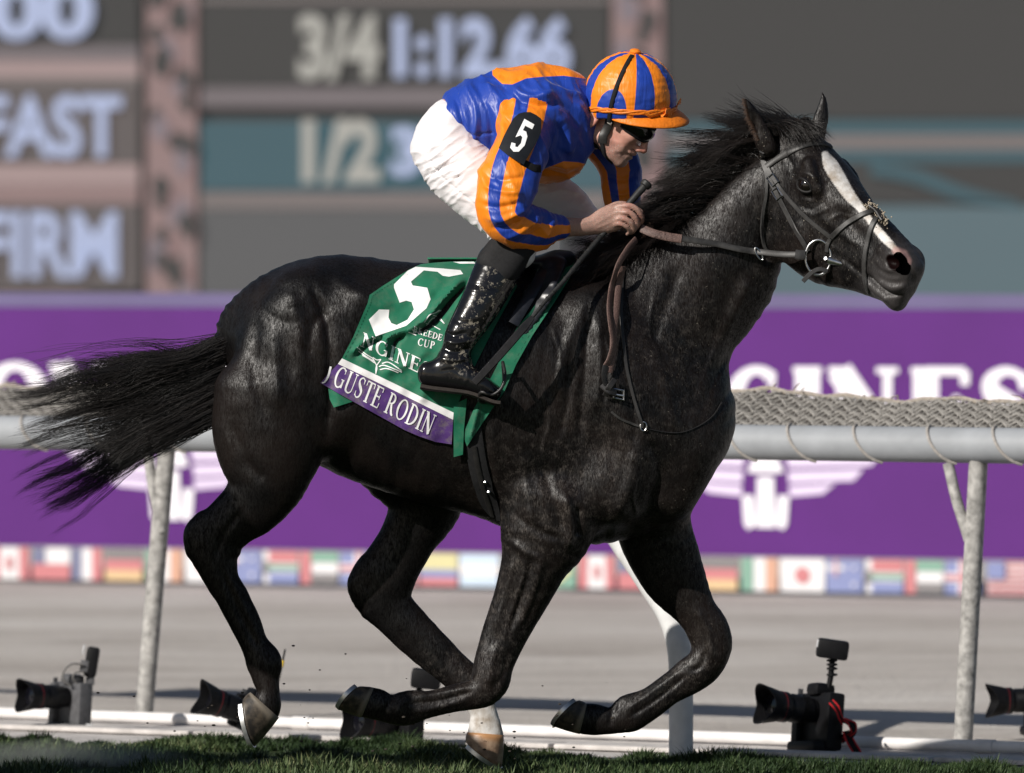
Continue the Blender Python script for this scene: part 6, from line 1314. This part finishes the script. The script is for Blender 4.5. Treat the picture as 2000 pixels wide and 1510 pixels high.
def sheet(name, poly, mat, lift=0.0, cell=6, parent=cloth, th=.003):
    V, F = fill_poly(poly, cell); A = on_cloth(V, lift + th); B = on_cloth(V, lift); n = len(V); E = {}
    for f in F:
        for i in range(3): e = (f[i], f[(i + 1) % 3]); k = tuple(sorted(e)); E[k] = None if k in E else e
    side = [(e[1], e[0], e[0] + n, e[1] + n) for e in E.values() if e is not None]
    g = Geo(); g.add(np.concatenate([A, B]), list(F) + [tuple(i + n for i in f[::-1]) for f in F] + side); o = g.build(name, MAT[mat], parent)
    bm = bmesh.new(); bm.from_mesh(o.data); bmesh.ops.recalc_face_normals(bm, faces=bm.faces); bm.to_mesh(o.data); bm.free(); return o
main_poly = [(822, 516), (850, 513), (880, 511), (925, 510), (1000, 520), (1010, 560), (960, 650), (930, 710), (905, 765), (886, 806), (830, 779), (776, 752), (720, 725), (668, 700), (690, 658), (705, 622), (718, 592), (722, 576), (745, 560), (775, 541), (800, 526)]
sheet('cloth_panel', main_poly, 'green')
sheet('under_flap', [(640, 752), (690, 770), (697, 782), (652, 796), (644, 780)], 'green', -.006)
sheet('white_tape', [(668, 700), (720, 725), (776, 752), (830, 779), (886, 806), (885, 820), (830, 793), (776, 766), (718, 738), (660, 711)], 'white_tape', .0008, 6)
sheet('name_border', [(659.5, 711.5), (718, 738.5), (776, 766.5), (830, 793.5), (885, 820.5), (882, 868), (850, 863), (818, 852), (790, 840), (745, 815), (700, 790), (660, 768), (626, 748), (640, 732)], 'purple_cloth', .0004, 6)
sheet('hanging_edge', [(886, 790), (912, 778), (906, 840), (904, 888), (886, 893)], 'green', .0055, 6)
front = sheet('front_panel', [(1122, 508), (1112, 545), (1078, 598), (1040, 655), (1008, 712), (985, 765), (950, 815), (912, 872), (904, 850), (925, 800), (950, 755), (972, 712), (985, 680), (1010, 640), (1050, 590), (1085, 545), (1100, 512)], 'green', .001, 6)
def add_number(poly, lift): V, F = fill_poly(poly, 6); g = Geo(); g.add(on_cloth(V, .0045 + lift), F); return g.build('number', MAT['white_cloth'], cloth)
k_ = 3.775; z5 = [(800, 155), (1000, 168), (1130, 180), (1150, 208), (1045, 228), (1000, 222), (960, 192), (860, 182), (765, 265), (778, 293), (885, 310), (910, 395), (880, 460), (730, 590), (505, 668), (455, 545), (530, 470), (605, 472), (600, 530), (620, 570), (660, 585), (740, 545), (787, 470), (770, 415), (730, 405), (682, 420), (640, 310), (640, 285), (740, 185)]
add_number([(600 + x / k_, 480 + y_ / k_) for x, y_ in z5], 0); add_number([(885, 511.5), (925, 511), (930, 515), (898, 515)], 0)
def cloth_text(name, word, A, B, up, gap=.10, fat=1.15, mat='thread'):
    st, w = serif_word(word, gap) if isinstance(word, str) else word; A, B, up = np.array(A, float), np.array(B, float), np.array(up, float); out = []
    for V, F in st: C = V.reshape(-1, 2, 2); m = C.mean(1, keepdims=True); out.append(((m + (C - m) * fat).reshape(-1, 2), F))
    return lettering(name, out, lambda V, k: on_cloth(A + (B - A) * (V[:, :1] / w) + up * V[:, 1:2], .0045 + k), MAT[mat], cloth, .00004)
cloth_text('name_lettering', 'GUSTE RODIN', (648, 752), (838, 851), (15, -39), .09, 1.0)
V, F = ribbon([(646, 716), (641, 735), (634, 746), (629, 748)], [4, 4, 3, 2], 4); g = Geo(); g.add(on_cloth(V, .0045), F); g.build('name_lettering', MAT['thread'], cloth, False)
cloth_text('sponsor_lettering', 'NGINES', (704, 676), (838, 738), (6, -27), .10, 1.1)
cloth_text('cup_lettering', 'BREEDE', (806, 649), (862, 666), (3, -12), .10, 1.25); cloth_text('cup_lettering', 'CUP', (815, 674), (848, 682), (3, -14), .12, 1.2)
def lines(name, L, w):
    g = Geo()
    for k, pts in enumerate(L): V, F = ribbon(pts, w, 5); g.add(on_cloth(V, .0045 + .0001 * k), F)
    return g.build(name, MAT['thread'], cloth, False)
lines('winged_emblem', [[(697, 678), (712, 690), (728, 700)], [(700, 686), (715, 696), (730, 705)], [(708, 694), (720, 701), (732, 709)], [(728, 698), (736, 703), (744, 702)], [(744, 702), (735, 716), (734, 730)], [(728, 700), (736, 716), (734, 730)], [(740, 716), (752, 714), (785, 727)], [(742, 722), (756, 720), (778, 728)], [(746, 710), (760, 708), (784, 724)]], 2.0)
lines('horse_emblem', [[(829, 630), (838, 616), (848, 612), (862, 606)], [(833, 636), (845, 622), (858, 624), (868, 632)], [(832, 632), (845, 636), (860, 644)], [(846, 616), (858, 620), (866, 630)], [(805, 644), (812, 648), (816, 649)], [(798, 649), (806, 652), (813, 655)], [(853, 610), (858, 606), (864, 610)]], 1.8)
def stitch(pts):
    g = Geo(); A = catmull(pts, 10)
    for k in range(0, len(A) - 1, 2): V, F = ribbon([A[k], A[k + 1]], 1.1, 2); g.add(on_cloth(V, .0042), F)
    g.build('hem_stitching', MAT['green_dark'], cloth, False)
stitch([(674, 698), (696, 656), (711, 622), (724, 592), (729, 578), (750, 563), (780, 545), (805, 530)]); stitch([(893, 788), (894, 830), (892, 888)]); stitch([(1106, 548), (1072, 598), (1034, 655), (1002, 712)])
# far side of the cloth, hanging out of view
g = Geo(); xs = np.linspace(835, 1005, 24); V = []
for x in xs:
    for d, dz in ((-.03, .012), (.02, .014), (.10, -.01), (.17, -.07), (.235, -.20), (.27, -.42)): q = P(x, 514, 0); V.append((q[0], d, q[2] + dz))
g.add(V, [(i * 6 + j, i * 6 + j + 1, (i + 1) * 6 + j + 1, (i + 1) * 6 + j) for i in range(23) for j in range(5)]); o = g.build('cloth_far_side', MAT['green'], cloth); m_ = o.modifiers.new('thickness', 'SOLIDIFY'); m_.thickness = .004
# ---- saddle, girth, stirrup
saddle = empty('saddle', P(1040, 510, 0)); tag(saddle, 'small black racing saddle with girth and stirrup under the jockey', 'saddle')
B = Field((-.10, -.30, 1.30), (.30, .30, 1.75), .006)
B.chain([nd(965, 508, 0, .030, .10), nd(1000, 512, 0, .022, .11), nd(1050, 514, 0, .024, .11), nd(1085, 508, 0, .032, .09), nd(1108, 508, 0, .030, .06)], 0)
for s in (-1, 1): B.chain([nd(1080, 520, s * .08, .05, .02, (1, 0, .5)), nd(1060, 560, s * .165, .055, .012, (1, 0, .6)), nd(1030, 610, s * .205, .05, .010, (1, 0, .6)), nd(1005, 655, s * .235, .035, .008, (1, 0, .6))], .02)
v_, f_ = B.mesh(3); adopt(mesh_obj('seat_and_flap', v_, f_, MAT['saddle']), saddle)
A, N = on_horse([(1000, 640), (1025, 600), (1052, 560), (1075, 525)], .030); g = Geo(); g.strap(A, N, .035, .006); g.build('knee_pad', MAT['saddle'], saddle)
A, N = on_horse([(918, 800), (924, 850), (934, 910), (950, 965), (970, 1008)], .006); g = Geo(); g.strap(A, N, .058, .006); gi = g.build('girth', MAT['webbing'], saddle)
A2, N2 = on_horse([(926, 870), (936, 920), (952, 970), (968, 1004)], .013); g = Geo(); g.strap(A2, N2, .016, .004); g.build('girth_strap', MAT['leather'], None).parent = gi
for (x, y_) in ((948, 938), (955, 955)):
    q, n = horse_hit(x, y_); g = Geo(); g.ball(q + n * .016, .006, 8); g.build('girth_stud', MAT['steel'], None).parent = gi
g = Geo(); A = [P(x, y_, d) for x, y_, d in catmull([(982, 708, -.315), (986, 732, -.350), (980, 757, -.365), (962, 771, -.365), (940, 766, -.362), (936, 782, -.33), (946, 786, -.28), (966, 788, -.265), (984, 770, -.265), (984, 735, -.28), (982, 708, -.315)], 4)]; g.tube(A[:-1], .0055, 10, closed=True); g.build('stirrup_iron', MAT['leather'], saddle)
# ------------------------------------------------------------------ remote cameras on the ground by the rail
MAT['lens_black'] = simple('lens_barrel_black', (.004, .004, .005), .40, .28, 0, .25, 60, .1, 300)
MAT['lens_ring_red'] = simple('red_lens_ring', (.11, .006, .009), .4, .5, 0, .1, 60)
MAT['cam_grey'] = simple('worn_grey_edge', (.085, .085, .09), .45, .5, 0, .3, 60)
MAT['glass'] = simple('dark_lens_glass', (.004, .004, .007), .05, .6, 0, .1, 30)
MAT['strap_red'] = simple('red_strap_edge', (.55, .02, .025), .6, .3, 0, .1, 60)
MAT['flash_white'] = simple('flash_window', (.55, .55, .56), .3, .5, 0, .1, 60)
MAT['cam_black'] = simple('camera_body_black', (.004, .004, .005), .5, .22, 0, .3, 60, .2, 300)
MAT['cable'] = simple('grey_cable', (.16, .155, .15), .6, .3, 0, .1, 60)
def petal_hood(g, c, R, r0, r1, L, seg=48):
    """Petal-shaped lens hood, open at the front (local +z)."""
    V = []; n = 5
    for j in range(n):
        for k in range(seg):
            th = 2 * math.pi * k / seg; cut = .50 + .50 * (.5 + .5 * math.cos(2 * th)) ** .8; t = j / (n - 1); z = L * cut * t; r = r0 + (r1 - r0) * (z / L); V.append((r * math.cos(th), r * math.sin(th), z))
    m = len(V); V += [(x * .94, y * .94, z) for x, y, z in V]; F = []
    for j in range(n - 1):
        for k in range(seg): l = (k + 1) % seg; F += [(j * seg + k, j * seg + l, (j + 1) * seg + l, (j + 1) * seg + k), (m + j * seg + l, m + j * seg + k, m + (j + 1) * seg + k, m + (j + 1) * seg + l)]
    for k in range(seg): l = (k + 1) % seg; F.append(((n - 1) * seg + k, (n - 1) * seg + l, m + (n - 1) * seg + l, m + (n - 1) * seg + k))
    g.add(np.array(V) @ np.asarray(R).T + c, F)
def photo_camera(cx, cy, y, S, lens_dir, up_dir, label, lens=(.0, 1.0), hood=True, grip=True, grey=False, body=True, lens_len=.115, rl=.041):
    """cx, cy: photo position of the lens mount; S: size factor; lens_dir: unit vector the lens points along."""
    d = np.asarray(lens_dir, float); d /= np.linalg.norm(d); u = np.asarray(up_dir, float); u -= d * (u @ d); u /= np.linalg.norm(u); w = np.cross(u, d)
    o = P(cx, cy, y); root = empty('camera', (o[0], o[1], 0)); tag(root, label, 'camera', 'remote cameras by the rail')
    L = lambda a, b, c: o + S * (d * a + w * b + u * c); RB = np.stack([d, w, u], 1); RL = rot_to(d, u)
    body_m = MAT['cam_grey'] if grey else MAT['cam_black']
    if body:
        h = .155 if grip else .108; zc = -.028 if grip else -.004
        g = Geo(); g.box(L(-.030, 0, zc), (.052 * S, .150 * S, h * S), RB, bev=.009 * S); b = g.build('body', body_m, root)
        g = Geo(); g.box(L(-.012, -.058, zc), (.060 * S, .030 * S, h * .96 * S), RB, bev=.011 * S); g.build('hand_grip', body_m, None).parent = b
        g = Geo(); g.box(L(-.020, .005, .058), (.062 * S, .058 * S, .036 * S), RB, bev=.014 * S); g.build('viewfinder_hump', body_m, None).parent = b
        if grip: g = Geo(); g.box(L(-.008, .0, -.098), (.080 * S, .135 * S, .030 * S), RB, bev=.011 * S); g.build('battery_grip', body_m, None).parent = b
        g = Geo(); g.lathe([(0, .012), (.012, .012), (.013, 0), (.013, -.004)], L(-.030, -.050, .052), rot_to(u) * S, 16); g.build('dial', MAT['cam_grey'], None).parent = b
        g = Geo(); g.box(L(-.008, -.074, .02), (.016 * S, .004 * S, .085 * S), RB, bev=.002 * S); g.build('grip_edge', MAT['cam_grey'], None).parent = b
    g = Geo(); r = rl * S; q = lens_len * S
    g.lathe([(r * .80, 0), (r * .80, q * .10), (r * .88, q * .12), (r * .88, q * .30), (r * .93, q * .32), (r * .93, q * .58), (r * .90, q * .60), (r * .90, q * .64), (r * 1.02, q * .68), (r * 1.02, q * .98), (r * .90, q), (r * .86, q * .95)], o, RL, 36); ln = g.build('lens', MAT['lens_black'], root)
    g = Geo(); g.lathe([(r * .90, q * .955), (r * .45, q * .99), (0, q)], o, RL, 30); g.build('front_glass', MAT['glass'], None).parent = ln
    g = Geo(); g.lathe([(r * 1.022, q * .80), (r * 1.030, q * .80), (r * 1.030, q * .82), (r * 1.022, q * .82)], o, RL, 36); g.build('lens_ring', MAT['lens_ring_red'], None).parent = ln
    for t in (.38, .44, .50): g = Geo(); g.lathe([(r * .93, q * t), (r * .95, q * (t + .012)), (r * .93, q * (t + .03))], o, RL, 36); g.build('focus_rib', MAT['lens_black'], None).parent = ln
    if hood: g = Geo(); petal_hood(g, o + d * q * .92, rot_to(d, u), r * 1.06, r * 1.34, .056 * S); g.build('lens_hood', MAT['black_plastic'], None).parent = ln
    def foot(a=-.02, c=-.115):
        p0 = L(a, 0, c); g = Geo(); g.tube([p0, np.array([p0[0], p0[1], .0])], .009, 10); g.lathe([(.0, .012), (.05, .012), (.055, .0)], np.array([p0[0], p0[1], .0]), None, 24); g.build('stand', MAT['cam_grey'], root)
    return root, L, RB, foot
# right camera with a flash unit on a stalk and a red-edged strap
yc = ground_y(1466); D = np.array([-.84, -.52, .13])
root, L, RB, foot = photo_camera(1586, 1388, yc, 1.24, D, (-.13, .0, 1), 'black camera with red edged strap and raised transmitter right of the horse', lens_len=.130); foot()
g = Geo(); st = catmull([P(1618, 1345, yc), P(1622, 1325, yc), P(1624, 1305, yc), P(1626, 1288, yc)], 4); g.tube(st, .010, 10)
for z in (1290, 1298, 1306, 1318): q = P(1625, z, yc); g.lathe([(.010, -.005), (.018, -.003), (.018, .003), (.010, .005)], q, None, 16)
g.build('stalk', MAT['black_plastic'], root)
R_ = np.array(Matrix.Rotation(math.radians(8), 3, 'Y')); g = Geo(); g.box(P(1626, 1268, yc), (.106, .080, .064), R_, bev=.012); tx = g.build('transmitter', MAT['black_plastic'], root)
g = Geo(); g.box(P(1600, 1256, yc) + np.array([-.006, -.02, 0]), (.006, .030, .026), R_, bev=.002); g.build('transmitter_screen', MAT['flash_white'], None).parent = tx
g = Geo(); g.box(P(1601, 1277, yc) + np.array([-.004, -.02, 0]), (.006, .028, .014), R_, bev=.002); g.build('red_window', MAT['lens_ring_red'], None).parent = tx
def strap3(pts, y0, w=.028):
    A = [P(x, y_, d_) for x, y_, d_ in catmull(pts, 6)]; n = [np.array([.55, -1, .25])] * len(A); g = Geo(); g.strap(A, n, w, .003); s = g.build('neck_strap', MAT['black_matt'], root)
    for k in (-1, 1):
        g = Geo(); T = np.gradient(np.array(A), axis=0); E = []
        for a, t in zip(A, T): b = np.cross(t / np.linalg.norm(t), n[0] / np.linalg.norm(n[0])); E.append(a + b * k * w / 2 + n[0] * .003)
        g.tube(E, .0028, 6); g.build('strap_edge', MAT['strap_red'], None).parent = s
strap3([(1622, 1370, yc - .10), (1634, 1384, yc - .10), (1640, 1400, yc - .08), (1646, 1412, yc - .06)], yc, .018)
strap3([(1646, 1406, yc - .06), (1662, 1414, yc - .09), (1666, 1430, yc - .08), (1650, 1440, yc - .05), (1640, 1448, yc - .03)], yc)
strap3([(1652, 1428, yc - .06), (1660, 1448, yc - .07), (1672, 1468, yc - .06), (1680, 1482, yc - .05)], yc)
# left camera with an upright flash and a cable
yl = ground_y(1424); D2 = np.array([-.80, -.60, .06])
root2, L2, RB2, foot2 = photo_camera(128, 1362, yl, 1.08, D2, (.0, .0, 1), 'dusty grey camera with upright flash and looped cable at far left', grey=True, lens_len=.138); foot2()
g = Geo(); R_ = np.array(Matrix.Rotation(math.radians(9), 3, 'Y')); g.box(P(179, 1293, yl), (.045, .060, .105), R_, bev=.012); fl2 = g.build('flash', MAT['black_plastic'], root2)
g = Geo(); g.box(P(174, 1268, yl) + np.array([-.018, -.012, 0]), (.006, .040, .032), R_, bev=.002); g.build('flash_window', MAT['flash_white'], None).parent = fl2
g = Geo(); g.box(P(172, 1300, yl) + np.array([-.012, -.028, 0]), (.028, .006, .040), R_, bev=.002); g.build('flash_panel', MAT['cam_grey'], None).parent = fl2
g = Geo(); g.box(P(176, 1330, yl), (.030, .035, .030), None, bev=.006); g.build('flash_shoe', MAT['cam_grey'], root2)
g = Geo(); g.tube(catmull([P(162, 1298, yl - .04), P(140, 1297, yl - .05), P(125, 1310, yl - .05), P(124, 1328, yl - .05), P(138, 1340, yl - .04)], 6), .0042, 8); g.tube(catmull([P(164, 1312, yl - .04), P(148, 1314, yl - .05), P(142, 1324, yl - .05), P(150, 1334, yl - .04)], 6), .0036, 8); g.build('cable', MAT['cable'], root2)
g = Geo(); g.box(P(176, 1416, yl) + np.array([0, -.085, 0]), (.022, .003, .016), None, bev=.001); g.build('label_sticker', MAT['flash_white'], root2)
# camera behind the near hind hoof, pointing up
y3 = ground_y(1452); D3 = np.array([-.86, -.40, .30])
root3, L3, RB3, foot3 = photo_camera(478, 1390, y3, 1.12, D3, (.3, 0, 1), 'black camera with petal hood tilted up behind the near hind hoof', lens_len=.118, grip=False); foot3(c=-.05)
g = Geo(); g.tube([P(534, 1370, y3 + .05), P(548, 1310, y3 + .05), P(557, 1268, y3 + .05)], [.005, .004, .003], 8); an = g.build('antenna', MAT['black_plastic'], root3)
g = Geo(); g.tube([P(550, 1302, y3 + .05), P(552.5, 1290, y3 + .05)], .0062, 8); g.build('antenna_band', MAT['strap_yellow'], None).parent = an
# camera behind the near fore hoof
y4 = ground_y(1462); D4 = np.array([-.80, -.58, .08])
root4, L4, RB4, foot4 = photo_camera(764, 1412, y4, 1.28, D4, (0, 0, 1), 'black camera half hidden behind the near fore hoof', hood=True, grip=True, lens_len=.10); foot4()
g = Geo(); g.box(P(832, 1326, y4), (.100, .080, .066), np.array(Matrix.Rotation(math.radians(6), 3, 'Y')), bev=.014); g.build('transmitter', MAT['black_plastic'], root4)
g = Geo(); g.tube([P(800, 1375, y4), P(822, 1345, y4)], .012, 10); g.build('stalk', MAT['black_plastic'], root4)
# camera cut by the right edge of the picture
y5 = ground_y(1440)
root5, L5, RB5, foot5 = photo_camera(2020, 1368, y5, 1.08, np.array([-.97, -.22, .0]), (0, 0, 1), 'black camera whose lens hood enters at the right edge', lens_len=.112); foot5()
# ------------------------------------------------------------------ kicked-up dust and clods
def make_dust():
    m = bpy.data.materials.new('dust_puff'); m.use_nodes = True; t = m.node_tree; t.nodes.remove(t.nodes['Principled BSDF']); v = t.nodes.new('ShaderNodeVolumePrincipled')
    v.inputs['Color'].default_value = (.62, .64, .60, 1); v.inputs['Anisotropy'].default_value = .2
    tc = t.nodes.new('ShaderNodeTexCoord'); ln = t.nodes.new('ShaderNodeVectorMath'); ln.operation = 'LENGTH'; t.links.new(tc.outputs['Object'], ln.inputs[0])
    nz = t.nodes.new('ShaderNodeTexNoise'); nz.inputs['Scale'].default_value = 2.2; nz.inputs['Detail'].default_value = 3; t.links.new(tc.outputs['Object'], nz.inputs['Vector'])
    mr = t.nodes.new('ShaderNodeMapRange'); mr.inputs[1].default_value = 1.0; mr.inputs[2].default_value = .1; mr.inputs[3].default_value = 0; mr.inputs[4].default_value = 1; t.links.new(ln.outputs['Value'], mr.inputs[0])
    mu = t.nodes.new('ShaderNodeMath'); mu.operation = 'MULTIPLY'; t.links.new(mr.outputs[0], mu.inputs[0]); t.links.new(nz.outputs['Fac'], mu.inputs[1])
    m2 = t.nodes.new('ShaderNodeMath'); m2.operation = 'MULTIPLY'; t.links.new(mu.outputs[0], m2.inputs[0]); m2.inputs[1].default_value = 20.0
    t.links.new(m2.outputs[0], v.inputs['Density']); t.links.new(v.outputs[0], t.nodes['Material Output'].inputs['Volume']); return m
g = Geo(); g.ball((0, 0, 0), 1.0, 20); d = g.build('dust', make_dust()); q = P(130, 1490, .55); d.location = q; d.scale = (.42, .16, .085)
tag(d, 'pale dust hanging over the turf in the lower left corner', 'dust', None, 'stuff')
MAT['clod'] = simple('flying_soil', (.05, .042, .035), .9, .2, 0, .4, 90)
g = Geo(); r_ = np.random.default_rng(8)
for c, n, sx, sz in (((400, 1420), 34, 120, 50), ((620, 1350), 18, 120, 70), ((880, 1450), 34, 80, 34), ((1080, 1410), 12, 60, 50)):
    for k in range(n): q = P(c[0] + r_.normal(0, sx), c[1] + r_.normal(0, sz), r_.uniform(-.3, .3)); q[2] = max(q[2], .05); g.ball(q, r_.uniform(.0010, .0046) * np.array([1.5, 1, .8]), 6)
tag(g.build('kicked_up_soil', MAT['clod']), 'small dark specks of soil flying round the hooves', 'soil', None, 'stuff')
# ------------------------------------------------------------------ an unseen second runner, added outside the left edge to shade the hindquarters
def copy_tree(o, parent=None):
    c = o.copy(); COL.objects.link(c); c.parent = parent
    if parent is not None: c.matrix_parent_inverse = o.matrix_parent_inverse.copy()
    for ch in list(o.children): copy_tree(ch, c)
    return c
OFF = Vector((-3.16, -1.48, 0))
h2 = copy_tree(horse); h2.location = OFF; tag(h2, 'second black racehorse added out of view to shade the hindquarters')
j2 = copy_tree(jockey); j2.location = Vector(jockey.location) + OFF; tag(j2, 'second jockey added out of view on the shading horse')
